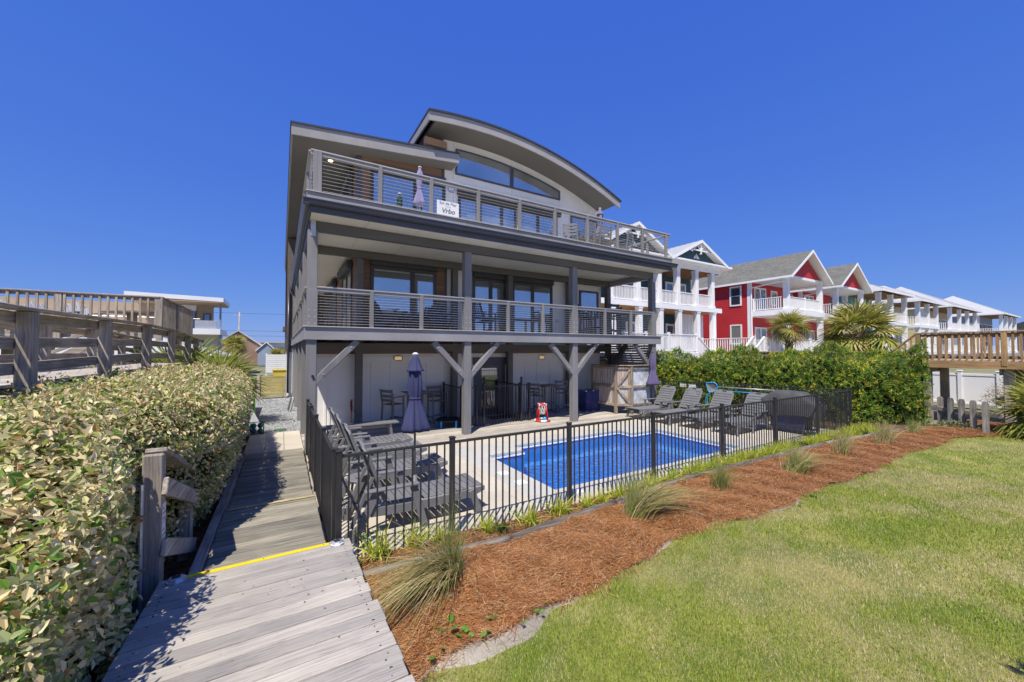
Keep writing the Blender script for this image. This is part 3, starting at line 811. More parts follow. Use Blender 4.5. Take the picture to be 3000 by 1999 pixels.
# ---- ground floor walls with battens
GY = 12.56
wall = box('ground_wall', hs_, (.72, GY, 0), (12.0, GY + .15, 2.26), 'wall_gray', 0)
for px in (955, 966, 1090, 1146, 1199, 1251, 1303): 
    x = xs(px, GY); box('batten', wall, (x - .03, GY - .03, .04), (x + .03, GY + .001, 1.98), 'wall_gray', .003)
for px in (1537, 1573, 1610, 1645, 1690, 1720):
    x = xs(px, GY); box('batten', wall, (x - .02, GY - .03, .04), (x + .02, GY + .001, 1.95), 'wall_gray', .003)
box('header_trim', hs_, (.72, GY - .02, 2.09), (12.0, GY + .0, 2.2), 'wall_gray', .004)
box('upper_band', hs_, (.9, GY - .03, 2.262), (12.0, GY + .12, 2.6), 'cedar', 0)
box('side_wall', hs_, (.72, GY + .002, 0), (.85, 23, 2.6), 'wall_gray', 0)
box('side_wall', hs_, (11.88, GY + .16, 0), (12.02, 33, 2.6), 'wall_gray', 0)
def window(xa, xb, za, zb, y, mull=(), fm='frame_bronze', fw=.06, glass='glass', name='window', bottom=True, parent=None, trans=()):
    """framed window on a wall that faces -Y at y"""
    w = bpy.data.objects.new(name, None)
    f = MB()
    f.box((xa, y - .05, zb - fw), (xb, y + .0, zb)); f.box((xa, y - .05, za), (xb, y, za + fw))
    f.box((xa, y - .05, za + fw), (xa + fw, y, zb - fw)); f.box((xb - fw, y - .05, za + fw), (xb, y, zb - fw))
    for mx_ in mull: f.box((mx_ - fw * .7, y - .048, za + fw), (mx_ + fw * .7, y, zb - fw))
    o = f.build(name, fm, parent or hs_)
    ed = [xa + fw] + sorted(mull) + [xb - fw]
    for k in range(len(ed) - 1):
        a = ed[k] + (fw * .7 if k else 0); c = ed[k + 1] - (fw * .7 if k < len(ed) - 2 else 0)
        box('pane', o, (a - .002, y - .022, za + fw - .002), (c + .002, y - .012, zb - fw + .002), glass, 0)
    return o
# ground-floor door with a wide dark surround
xa, xb = xs(1392, GY), xs(1474, GY)
box('door_surround', hs_, (xa - .1, GY - .06, 1.86), (xb + .1, GY - .002, 2.12), 'frame_navy', .006)
box('door_surround', hs_, (xa - .06, GY - .05, .0), (xa + .1, GY - .002, 1.86), 'frame_navy', .006)
box('door_surround', hs_, (xb - .1, GY - .05, .0), (xb + .06, GY - .002, 1.86), 'frame_navy', .006)
door = window(xa + .1, xb - .1, .02, 1.86, GY, [], 'frame_navy', .13, 'glass_far', 'door')
rod('handle', door, (xb - .2, GY - .09, .95), (xb - .2, GY - .09, 1.1), .012, 'galvanised', 6)
box('door_mat', hs_, (xa + .2, 11.6, .028), (xb + .1, 12.2, .04), 'black_rubber', .004)
def wall_lamp(px, py, nm):
    p = AY(px, py, GY)
    o = MB()
    t = []
    for k in range(24):
        a = 2 * math.pi * k / 24; e = 2.6
        ca, sa = math.cos(a), math.sin(a)
        t.append((p[0] + .135 * math.copysign(abs(ca) ** (2 / e), ca), GY - .03, p[2] + .07 * math.copysign(abs(sa) ** (2 / e), sa)))
    o.tube(t, .018, 6, True)
    o = o.build('wall_lamp', 'frame_bronze', hs_)
    box('lamp_glass', o, (p[0] - .115, GY - .055, p[2] - .055), (p[0] + .115, GY - .002, p[2] + .055), 'lamp_cream', .03)
    for dz in (-.03, 0, .03): box('lamp_bar', o, (p[0] - .12, GY - .068, p[2] + dz - .004), (p[0] + .12, GY - .056, p[2] + dz + .004), 'frame_bronze', .001)
paint('lamp_cream', (.75, .55, .3), .3, .05); M['lamp_cream'].node_tree.nodes['Principled BSDF'].inputs['Emission Color'].default_value = (1, .7, .35, 1); M['lamp_cream'].node_tree.nodes['Principled BSDF'].inputs['Emission Strength'].default_value = .35
wall_lamp(1166, 1050, ''); wall_lamp(1586, 1047, '')
# ---- first-floor walls
WY = 12.56
x_b0, x_b1 = 1.95, xs(1303, WY)
b = MB(); nb = 16; hb = (SOF - Z2) / nb
for k in range(nb):
    z0 = Z2 + k * hb
    box('clapboard', hs_, (x_b0, WY - .018, z0 + .001), (x_b1, WY + .03, z0 + hb - .002), 'cedar', .006)
box('wall_core', hs_, (1.96, WY + .03, Z2), (12.0, WY + .1, SOF), 'wall_white', 0)
cols_ = [x_b1 + .02, xs(1381, WY), xs(1618, WY), xs(1697, WY), xs(1752, WY), 12.1]
for a, c in zip(cols_[:-1], cols_[1:]):
    box('wall_panel', hs_, (a + .004, WY - .012, Z2), (c - .004, WY + .029, SOF), 'wall_white', .003)
box('corner_trim', hs_, (x_b1 - .02, WY - .035, Z2), (x_b1 + .06, WY + .0, SOF), 'frame_navy', .004)
box('corner_trim', hs_, (x_b0 - .03, WY - .035, Z2), (x_b0 + .1, WY + .0, SOF), 'frame_navy', .004)
WF = WY - .02
za = float(AY(1093, 921, WF)[2]); zb = float(AY(1093, 790, WF)[2])
window(xs(1083, WF), xs(1276, WF), za - .1, zb + .12, WF, [xs(1206, WF)], 'frame_bronze', .1)
box('shutter_box', hs_, (xs(1081, WF), WF - .16, zb + .12), (xs(1278, WF), WF - .0, SOF - .12), 'frame_bronze', .02)
zb = float(AY(1415, 824, WF)[2])
window(xs(1383, WF), xs(1499, WF), Z2 + .02, zb + .08, WF, [xs(1436, WF)], 'frame_bronze', .1)
window(xs(1499, WF), xs(1617, WF), Z2 + .02, zb + .08, WF, [xs(1559, WF)], 'frame_bronze', .1)
box('shutter_box', hs_, (xs(1383, WF), WF - .16, zb + .085), (xs(1617, WF), WF, SOF - .1), 'frame_bronze', .02)
window(xs(1697, WF), xs(1752, WF), float(AY(1700, 931, WF)[2]), float(AY(1700, 851, WF)[2]), WF, [], 'frame_navy', .08)
box('meter_box', hs_, (xs(1627, WF), WF - .06, float(AY(1630, 944, WF)[2])), (xs(1637, WF), WF - .0, float(AY(1630, 937, WF)[2])), 'galvanised', .006)
# left flank of the upper storeys (faces the side deck)
for (z0, z1) in ((Z2, SOF), (Z3, 8.35)):
    nb = 15; hb = (z1 - z0) / nb
    for k in range(nb): box('clapboard', hs_, (1.93, WY + .035, z0 + k * hb + .001), (1.96, 23, z0 + (k + 1) * hb - .002), 'cedar', .006)
    for (ya, yb) in ((13.2, 15.4), (17.2, 20.6)):
        o = MB()
        o.box((1.88, ya, z0 + .02), (1.928, yb, z0 + .1)); o.box((1.88, ya, z0 + 2.0), (1.928, yb, z0 + 2.1))
        for yy in (ya, (ya + yb) / 2 - .04, yb - .08): o.box((1.88, yy, z0 + .1), (1.928, yy + .08, z0 + 2.0))
        o = o.build('door', 'frame_bronze', hs_)
        for k in range(2):
            y0 = ya + .08 + k * (yb - ya) / 2; box('pane', o, (1.905, y0, z0 + .1), (1.915, y0 + (yb - ya) / 2 - .1, z0 + 2.0), 'glass', 0)
        box('shutter_box', hs_, (1.72, ya - .1, z0 + 2.08), (1.925, yb + .1, z0 + 2.34), 'poly_charcoal', .05)
# ---- second-floor walls
UY = 12.56
def arch(x): return -.03524 * x * x + .42173 * x + 8.48798
def shed(x): return 8.225 + .087 * x
uxb = 4.74
nb = 17
for k in range(nb):
    z0 = Z3 + k * .165
    zt = z0 + .163
    box('clapboard', hs_, (1.95, UY - .018, z0 + .001), (uxb, UY + .03, zt), 'cedar', .006)
b = MB(); b.prism([(1.95, UY - .02, 8.62), (uxb, UY - .02, 8.62), (uxb, UY - .02, shed(uxb) + .1), (1.95, UY - .02, shed(1.95) + .1)], (0, .04, 0)); b.build('wall_top', 'cedar', hs_)
box('corner_trim', hs_, (uxb - .06, UY - .045, Z3), (uxb + .03, UY, 8.7), 'frame_navy', .004)
box('corner_trim', hs_, (1.92, UY - .045, Z3), (2.06, UY, 8.45), 'frame_navy', .004)
b = MB(); b.prism([(4.74, UY + .03, Z3 - .2)] + [(12.08, UY + .03, Z3 - .2)] + [(x, UY + .03, arch(x) + .12) for x in np.linspace(12.08, 4.74, 18)], (0, .1, 0)); b.build('wall_core', 'wall_white', hs_)
edges = [4.77, 5.11, xs(1498, UY), xs(1641, UY), xs(1710, UY), 12.1]
for k, (a, c) in enumerate(zip(edges[:-1], edges[1:])):
    levels = [Z3 - .02, 7.98, 99] if 0 < k < 3 else [Z3 - .02, 99] if k == 0 else [Z3 - .02, 7.2, 8.1, 99] if k == 3 else [Z3 - .02, 7.3, 8.35, 99]
    for z0, z1 in zip(levels[:-1], levels[1:]):
        xx = np.linspace(a + .004, c - .004, 9)
        top = [(x, UY - .012, min(z1 - .008, arch(x) + .11)) for x in xx]
        if max(t[2] for t in top) < z0 + .03: continue
        top = [(x, y, max(z, z0 + .01)) for x, y, z in top]
        MB().prism([(c - .004, UY - .012, z0), (a + .004, UY - .012, z0)] + top, (0, .04, 0)).build('wall_panel', 'wall_white', hs_)
b = MB(); b.prism([(4.74, UY - .01, 8.4), (4.74, 33, 8.4), (4.74, 33, arch(4.74) + .1), (4.74, UY - .01, arch(4.74) + .1)], (.03, 0, 0)); b.build('clerestory_wall', 'wall_white', hs_)
b = MB(); b.prism([(12.1, UY - .01, Z3), (12.1, 33, Z3), (12.1, 33, arch(12.1) + .1), (12.1, UY - .01, arch(12.1) + .1)], (-.03, 0, 0)); b.build('side_wall', 'wall_white', hs_)
b = MB(); b.box((4.65, UY, 8.4), (4.735, UY + .9, 9.2)); b.build('clerestory_window', 'frame_navy', hs_)
UF = UY - .02
zt = float(AY(1118, 512, UF)[2])
window(xs(1082, UF), xs(1302, UF), Z3 + .03, zt + .08, UF, [xs(1112, UF), xs(1212, UF), xs(1228, UF), xs(1262, UF)], 'frame_bronze', .08)
b = MB(); b.prism([(xs(1080, UF), UF - .06, zt + .082), (xs(1303, UF), UF - .06, zt + .082), (xs(1303, UF), UF - .06, zt + .36), (xs(1080, UF), UF - .06, zt + .3)], (0, .06, 0)); b.build('window_header', 'frame_navy', hs_)
zt = float(AY(1348, 580, UF)[2])
for a, c, m_ in ((1340, 1399, [1404]), (1402, 1512, [1468]), (1516, 1632, [1575])):
    window(xs(a, UF), xs(c, UF), Z3 + .03, zt + .06, UF, [xs(q, UF) for q in m_ if a < q < c], 'frame_bronze', .09)
box('shutter_box', hs_, (xs(1336, UF), UF - .17, zt + .063), (xs(1640, UF), UF, zt + .34), 'frame_bronze', .03)
window(xs(1672, UF), xs(1752, UF), Z3 + .03, float(AY(1680, 634, UF)[2]), UF, [xs(1720, UF)], 'frame_navy', .07)
# wall emblem beside the door (a round metal plaque) and camera
p = AY(1322, 555, UY - .03); rod('plaque', hs_, (p[0], UY - .045, p[2]), (p[0], UY - .015, p[2]), .13, 'galvanised', 20)
for dx in (-.045, .045): rod('plaque_face', hs_, (p[0] + dx, UY - .06, p[2]), (p[0] + dx, UY - .045, p[2]), .04, 'white_paint', 12)
p = AY(1746, 623, UY); rod('camera_bracket', hs_, (p[0], UY - .1, p[2]), (p[0], UY, p[2]), .05, 'white_paint', 12)
# arched clerestory window
xa, xb = xs(1332, UF), xs(1640, UF); zb0 = float(AY(1332, 511, UF)[2])
def wtop(x): return min(arch(x) - .3, arch(x) - .3 - .0 * x)
zl = float(AY(1332, 437, UF)[2]); zr = float(AY(1640, 562, UF)[2])
def wtop(x):
    t = (x - xa) / (xb - xa); base = arch(x); k = (zl - arch(xa)) * (1 - t) + (zr - arch(xb)) * t; return base + k
xm = xs(1498, UF); fw = .05
def arcwin():
    f = MB()
    X = np.linspace(xa, xb, 25)
    for x0, x1 in zip(X[:-1], X[1:]):
        f.prism([(x0, UF - .06, wtop(x0) - fw), (x1, UF - .06, wtop(x1) - fw), (x1, UF - .06, wtop(x1)), (x0, UF - .06, wtop(x0))], (0, .06, 0))
    f.box((xa, UF - .058, zb0), (xb, UF, zb0 + fw)); f.box((xa, UF - .059, zb0 + fw), (xa + fw, UF, wtop(xa) - fw)); f.box((xb - fw, UF - .059, zb0), (xb, UF, wtop(xb) - fw * .4))
    f.box((xm - .07, UF - .059, zb0 + fw), (xm + .07, UF, wtop(xm) - fw))
    o = f.build('arched_window', 'frame_navy', hs_)
    for a, c in ((xa + fw, xm - .07), (xm + .07, xb - fw)):
        MB().prism([(c, UF - .03, zb0 + fw - .01), (a, UF - .03, zb0 + fw - .01)] + [(x, UF - .03, wtop(x) - fw + .01) for x in np.linspace(a, c, 14)], (0, .01, 0)).build('pane', 'glass', o)
arcwin()
# ---- roofs
def roofsheet(name, xsr, zf, th, y0, y1, mat, dz=0):
    V = []; F = []; n = len(xsr)
    for x in xsr:
        for (y, z) in ((y0, zf(x) + dz), (y1, zf(x) + dz), (y0, zf(x) + dz + th), (y1, zf(x) + dz + th)): V.append((x, y, z))
    for i in range(n - 1):
        a = 4 * i; c = a + 4
        F += [(a, c, c + 1, a + 1), (a + 2, a + 3, c + 3, c + 2), (a, a + 2, c + 2, c), (a + 1, c + 1, c + 3, a + 3)]
    F += [(0, 1, 3, 2), (4 * (n - 1), 4 * (n - 1) + 2, 4 * (n - 1) + 3, 4 * (n - 1) + 1)]
    return MB().add(V, F).build(name, mat, hs_)
roofsheet('shed_roof_soffit', [.2, 2.5, 5.0], shed, .12, 11.93, 33, 'soffit_dark')
roofsheet('shed_roof_fascia', [.16, 5.04], lambda x: shed(x) - .012, .30, 11.885, 11.928, 'gray_paint')
roofsheet('shed_roof_edge', [.13, 5.06], shed, .05, 11.85, 33.1, 'gutter_navy', .288)
o = MB(); o.box((.155, 11.9, shed(.16) - .012), (.199, 33, shed(.16) + .288)); o.build('shed_roof_fascia', 'gray_paint', hs_)
o = MB(); o.prism([(5.001, 11.93, shed(5) - .012), (5.001, 12.5, shed(5) - .012), (5.001, 12.5, shed(5) + .288), (5.001, 11.93, shed(5) + .288)], (.04, 0, 0)); o.build('shed_roof_fascia', 'gray_paint', hs_)
AX_ = list(np.linspace(3.88, 12.2, 40))
roofsheet('arched_roof_soffit', AX_[1:-1], arch, .1, 11.55, 33, 'soffit_dark')
roofsheet('arched_roof_fascia', AX_, lambda x: arch(x) - .012, .285, 11.5, 11.548, 'gray_paint')
roofsheet('arched_roof_edge', list(np.linspace(3.84, 12.25, 40)), arch, .06, 11.45, 33.1, 'gutter_navy', .275)
o = MB(); o.box((3.86, 11.502, arch(3.88) - .012), (3.905, 33, arch(3.88) + .273)); o.build('arched_roof_fascia', 'gray_paint', hs_)
box('roof_beam', hs_, (4.02, 12.35, 9.28), (4.8, 12.52, 9.53), 'cedar_beam', .01)
rod('downlight', hs_, (1.25, 13.2, shed(1.25) - .012), (1.25, 13.2, shed(1.25) + .004), .07, 'lamp_warm', 14)
# rear body
rear = box('rear_wall', hs_, (.24, 23, 2.3), (12.05, 33, 8.2), 'shingle_wall', 0)
for k in range(42):
    z0 = 2.3 + k * .14
    bb = MB().prism([(.24, 23.0, z0), (.205, 23.0, z0), (.23, 23.0, z0 + .138), (.24, 23.0, z0 + .138)], (0, 10, 0)); bb.build('shingle_course', 'shingle_wall', rear)
box('rear_base', hs_, (.26, 23.02, 0), (12.04, 32.9, 2.3), 'wall_white', 0)
rod('downpipe', hs_, (.3, 22.9, .2), (.3, 22.9, 5.5), .05, 'gutter_navy', 8)
for (y, z) in ((27.5, 3.6), (29.6, 3.6)): box('vent_hood', hs_, (.06, y, z), (.24, y + .3, z + .25), 'shingle_wall', .02)
# slatted screen on the right flank under the deck
for k in range(9):
    z = 1.72 + k * .098
    box('slat', hs_, (12.4, 10.15, z), (12.425, 12.3, z + .08), 'old_y', .004)

# ------------------------------------------------------------------ neighbouring houses
def clap(parent, p0, p1, z0, z1, mat, pitch=.16, name='siding', poly=None):
    """lap siding on the wall from p0 to p1 (outside is to the right of p0->p1); poly(t0,z) can trim the ends"""
    p0 = np.array(p0, float); p1 = np.array(p1, float); d = p1 - p0; L = np.linalg.norm(d); d /= L; nrm = np.array([d[1], -d[0]])
    b = MB(); z = z0
    while z < z1 - .01:
        zt = min(z + pitch, z1)
        a, c = (0, L) if poly is None else poly((z + zt) / 2)
        if c - a > .02:
            A = p0 + d * a; B = p0 + d * c
            b.prism([(*(A + nrm * .028), z), (*A, z), (*(A + nrm * 0), zt), (*(A + nrm * .008), zt)], (*(B - A), 0))
        z = zt
    return b.build(name, mat, parent)
def win_x(parent, x, ya, yb, za, zb, glass='glass_far', trim='white_trim', rows=2, s=-1):
    """window on a wall facing -X (s=-1)"""
    f = MB(); t = .11
    X0, X1 = (x - .06, x) if s < 0 else (x, x + .06)
    f.box((X0, ya, za), (X1, yb, za + t)); f.box((X0, ya, zb - t), (X1, yb, zb)); f.box((X0, ya, za + t), (X1, ya + t, zb - t)); f.box((X0, yb - t, za + t), (X1, yb, zb - t))
    if rows == 2: f.box((X0 + .01, ya + t, (za + zb) / 2 - .03), (X1, yb - t, (za + zb) / 2 + .03))
    o = f.build('window', trim, parent)
    m_ = (za + zb) / 2
    for a, c in (((za + t, m_ - .03), (m_ + .03, zb - t)) if rows == 2 else ((za + t, zb - t),)):
        box('pane', o, (x - .025, ya + t, a), (x - .012, yb - t, c), glass, 0)
    return o
def win_y(parent, xa, xb, za, zb, y, mull=(), trim='white_trim', glass='glass_far', fw=.1, name='window'):
    return window(xa, xb, za, zb, y, mull, trim, fw, glass, name, parent=parent)
def rail_y(parent, xa, xb, y, z0, h=.92, mat='white_paint', step=.13, post_at=(), w=.045):
    """balustrade along X"""
    bar('top_rail', parent, (xa, y, z0 + h), (xb, y, z0 + h), .09, .05, mat); bar('bottom_rail', parent, (xa, y, z0 + .09), (xb, y, z0 + .09), .05, .06, mat)
    n = max(1, int(abs(xb - xa) / step))
    for k in range(n):
        x = xa + (xb - xa) * (k + .5) / n; box('baluster', parent, (x - w / 2, y - w / 2, z0 + .12), (x + w / 2, y + w / 2, z0 + h - .025), mat, 0)
    for x in post_at: box('rail_post', parent, (x - .06, y - .06, z0 - .05), (x + .06, y + .06, z0 + h + .1), mat, .01)
def rail_x(parent, x, ya, yb, z0, h=.92, mat='white_paint', step=.13, post_at=(), w=.045):
    bar('top_rail', parent, (x, ya, z0 + h), (x, yb, z0 + h), .09, .05, mat); bar('bottom_rail', parent, (x, ya, z0 + .09), (x, yb, z0 + .09), .05, .06, mat)
    n = max(1, int(abs(yb - ya) / step))
    for k in range(n):
        y = ya + (yb - ya) * (k + .5) / n; box('baluster', parent, (x - w / 2, y - w / 2, z0 + .12), (x + w / 2, y + w / 2, z0 + h - .025), mat, 0)
    for y in post_at: box('rail_post', parent, (x - .06, y - .06, z0 - .05), (x + .06, y + .06, z0 + h + .1), mat, .01)
def column(parent, x, y, z0, z1, w=.3, mat='white_paint', flare=False):
    c = box('column', parent, (x - w / 2, y - w / 2, z0), (x + w / 2, y + w / 2, z1), mat, .012)
    box('column_base', c, (x - w / 2 - .035, y - w / 2 - .035, z0), (x + w / 2 + .035, y + w / 2 + .035, z0 + .16), mat, .01)
    box('column_cap', c, (x - w / 2 - .03, y - w / 2 - .03, z1 - .12), (x + w / 2 + .03, y + w / 2 + .03, z1 - .004), mat, .01)
def gable_roof(parent, x0, x1, y0, y1, ze, zp, mat, over=.35, th=.16, seams=False, fascia='white_paint'):
    xm = (x0 + x1) / 2; a, c = x0 - over, x1 + over; s_ = (zp - ze) / (xm - x0); zl = ze - over * s_
    for s0, xa in ((1, a), (-1, c)):
        r = MB().prism([(xa, y0, zl), (xm, y0, zp), (xm, y0, zp + th), (xa, y0, zl + th)], (0, y1 - y0, 0)).build('roof', mat, parent)
        MB().prism([(xa, y0 - .03, zl - .06), (xm, y0 - .03, zp - .06), (xm, y0 - .03, zp + th + .02), (xa, y0 - .03, zl + th + .02)], (0, .028, 0)).build('bargeboard', fascia, r)
        MB().box((xa - .05 * s0, y0, zl - .02), (xa - .002 * s0, y1, zl + th)).build('gutter', fascia, r)
        MB().prism([(xa, y0, zl - .03), (xm, y0, zp - .03), (xm, y0, zp - .004), (xa, y0, zl - .004)], (0, y1 - y0, 0)).build('soffit', fascia, r)
        if seams:
            m = MB(); y = y0 + .2
            while y < y1:
                m.bar((xa, y, zl + th + .015), (xm, y, zp + th + .015), .03, .035); y += .45
            m.build('seams', mat, r)
        else:
            m = MB(); n = int(math.hypot(xm - xa, zp - zl) / .2)
            for k in range(n):
                t0, t1 = k / n, (k + 1.0) / n
                p = [(xa + (xm - xa) * t0, zl + (zp - zl) * t0 + th + .022), (xa + (xm - xa) * t1, zl + (zp - zl) * t1 + th + .004), (xa + (xm - xa) * t0, zl + (zp - zl) * t0 + th + .003)]
                m.prism([(q[0], y0, q[1]) for q in p], (0, y1 - y0, 0))
            m.build('shingle_courses', mat, r)
def hip_roof(parent, x0, x1, y0, y1, ze, zp, mat, over=.5, seams=True):
    a, c, e, f = x0 - over, x1 + over, y0 - over, y1 + over; w = (c - a) / 2; xm = (a + c) / 2
    r0 = min(w, (f - e) / 2)
    V = [(a, e, ze), (c, e, ze), (c, f, ze), (a, f, ze), (xm, e + r0, zp), (xm, f - r0, zp)]
    r = MB().add(V, [(0, 1, 4), (1, 2, 5, 4), (2, 3, 5), (3, 0, 4, 5), (0, 3, 2, 1)]).build('roof', mat, parent)
    m = MB()
    for p, q in (((a, e), (c, e)), ((a, e), (a, f)), ((c, e), (c, f))): m.bar((*p, ze - .08), (*q, ze - .08), .06, .22)
    m.build('fascia', 'white_paint', r)
    if seams:
        m = MB()
        k = a + .4
        while k < c:
            t = 1 - abs(k - xm) / w; m.bar((k, e, ze + .01), (k, e + r0 * t, ze + (zp - ze) * t + .01), .03, .035); k += .45
        k = e + .4
        while k < f:
            t = min(1, (k - e) / r0, (f - k) / r0); m.bar((a, k, ze + .01), (a + w * t, k, ze + (zp - ze) * t + .01), .03, .035); k += .45
        m.build('seams', mat, r)

# ---- teal house with white porches
Yw = 16.8
TH = thing('porch_house', (22, 19, 0), 'white trimmed dark teal house with double porches and metal gables', 'house')
xl, xr = 15.6, 28.3; yb = 19.2
clap(TH, (xr, yb), (xr, 30), 2.2, 8.4, 'teal_siding') ; clap(TH, (xl, yb), (xr, yb), 2.2, 8.4, 'teal_siding')
MB().box((xl, yb + .03, .0), (xr - .03, 30, 8.4)).build('body', 'teal_siding', TH)
for z0, z1 in ((2.02, 2.28), (5.18, 5.5)): MB().box((xl, Yw - .1, z0), (xr + .1, yb, z1)).build('porch_floor', 'white_paint', TH)
for z in (5.15, 8.08): box('porch_ceiling', TH, (xl, Yw, z), (xr, yb, z + .02), 'porch_ceiling', 0)
box('eave_beam', TH, (xl, Yw - .05, 8.1), (xr + .1, Yw + .3, 8.55), 'white_paint', .01); box('eave_beam', TH, (xr - .2, Yw + .3, 8.1), (xr + .1, yb, 8.55), 'white_paint', .01)
box('gutter', TH, (xl, Yw - .5, 8.5), (xr + .9, Yw - .35, 8.64), 'white_paint', .02)
box('eave_soffit', TH, (xl, Yw - .4, 8.44), (xr + .9, yb, 8.5), 'white_paint', 0)
cpx = [1792, 1872, 1934, 1989, 2043, 2090]; cx_ = [xs(p, Yw) for p in cpx]
for x in cx_:
    column(TH, x, Yw + .12, 5.5, 8.1, .34); column(TH, x + .15, Yw + .12, 2.28, 5.18, .34)
    for s0 in (-1, 1): MB().prism([(x + .15 + s0 * .17, Yw + .05, 5.18), (x + .15 + s0 * .3, Yw + .05, 5.18), (x + .15 + s0 * .17, Yw + .05, 4.7)], (0, .12, 0)).build('corbel', 'white_paint', TH)
for a, c in zip(cx_[:-1], cx_[1:]): rail_y(TH, a + .2, c - .2, Yw + .1, 5.5)
for k, x in enumerate((17.2, 19.0, 20.8, 23.3, 25.1, 26.6)):
    for z in (5.5, 2.28): win_y(TH, x, x + 1.0, z + .05, z + 2.15, yb - .03, [], 'white_trim', 'glass_far', .16, 'door')
for k in range(15):
    x = 25.4 + k * .18; box('shutter_slat', TH, (x, yb - 1.2, 2.3), (x + .12, yb - 1.16, 5.1), 'white_trim', 0)
gable_roof(TH, 15.9, 22.0, Yw - .5, 30, 8.6, 10.25, 'metal_roof', .2, .12, True); gable_roof(TH, 22.4, 28.4, Yw - .5, 30, 8.6, 10.05, 'metal_roof', .2, .12, True)
for xa, xb, zp in ((15.9, 22.0, 10.25), (22.4, 28.4, 10.05)):
    xm = (xa + xb) / 2; sl = (zp - 8.6) / (xm - xa)
    clap(TH, (xa, Yw), (xb, Yw), 8.6, zp - .1, 'teal_siding', .13, 'gable', lambda z, xa=xa, xb=xb, sl=sl: ((z - 8.6) / sl, (xb - xa) - (z - 8.6) / sl))
    MB().prism([(xa + .1, Yw + .01, 8.6), (xb - .1, Yw + .01, 8.6), (xm, Yw + .01, zp - .05)], (0, .05, 0)).build('gable_back', 'teal_siding', TH)
    t = MB(); zc = zp - .62
    t.bar((xm - .95, Yw - .4, zc), (xm + .95, Yw - .4, zc), .06, .09); t.bar((xm, Yw - .4, zc - .25), (xm, Yw - .4, zp), .07, .12, (0, 1, 0))
    t.tube([(xm - .8 + .1 * k, Yw - .4, zc + .42 - .0068 * (k - 8) ** 2) for k in range(17)], .035, 5)
    for s0 in (-1, 1): t.bar((xm + s0 * .05, Yw - .4, zc + .05), (xm + s0 * .4, Yw - .4, zc + .36), .05, .06); t.bar((xm + s0 * .9, Yw - .4, zc - .12), (xm + s0 * 1.25, Yw - .4, zc - .02), .05, .1)
    t.build('gable_truss', 'white_paint', TH)
    s_ = MB(); s_.add([(xm - .3, Yw - .03, 8.95), (xm - .05, Yw - .03, 8.95), (xm - .05, Yw - .03, 9.25)], [(0, 1, 2)]); s_.add([(xm + .03, Yw - .03, 8.95), (xm + .4, Yw - .03, 8.95), (xm + .03, Yw - .03, 9.35)], [(0, 1, 2)])
    s_.build('sail_motif', 'white_paint', TH, fix=False)
# sun deck in front of it, on piles, with stairs down
SD = thing('sun_deck', (18, 14.5, 0), 'white railed sun deck on timber piles with stairs', 'deck')
sdx = 19.75
box('decking', SD, (13.9, 13.0, 2.2), (sdx, 16.68, 2.27), 'white_trim', .004); box('fascia', SD, (13.9, 12.95, 1.8), (sdx, 12.998, 2.26), 'white_paint', .006); box('fascia', SD, (sdx + .002, 12.95, 1.8), (sdx + .05, 16.68, 2.26), 'white_paint', .006)
box('beam', SD, (13.95, 13.3, 1.5), (sdx, 13.42, 1.79), 'joist', .004); box('beam', SD, (13.95, 15.5, 1.5), (sdx, 15.6, 1.8), 'joist', .004)
for x in (14.4, 17.1, 19.5):
    for y in (13.36, 15.55): box('pile', SD, (x - .12, y - .12, -.1), (x + .12, y + .12, 1.5), 'old_z', .01)
rail_y(SD, 13.9, sdx, 13.05, 2.27, .95, step=.14, post_at=(14.0, 15.6, 17.35, sdx))
rail_x(SD, sdx, 13.9, 16.6, 2.27, .95, post_at=(14.0, 16.5))
for s0, y in ((0, 13.05), (1, 14.0)):
    bar('stringer', SD, (sdx, y, 2.0), (sdx + 2.6, y, .3), .06, .3, 'white_paint'); bar('stair_rail', SD, (sdx, y, 3.2), (sdx + 2.6, y, 1.4), .09, .06, 'white_paint'); bar('stair_rail', SD, (sdx, y, 2.42), (sdx + 2.6, y, .64), .05, .06, 'white_paint')
    for k in range(20):
        t = (k + .5) / 20; x = sdx + 2.6 * t; box('baluster', SD, (x - .022, y - .022, 2.42 - 1.78 * t), (x + .022, y + .022, 3.18 - 1.8 * t), 'white_paint', 0)
for k in range(9): box('tread', SD, (sdx + .06 + k * .28, 13.09, 2.08 - k * .19), (sdx + .34 + k * .28, 13.96, 2.12 - k * .19), 'joist', .004)

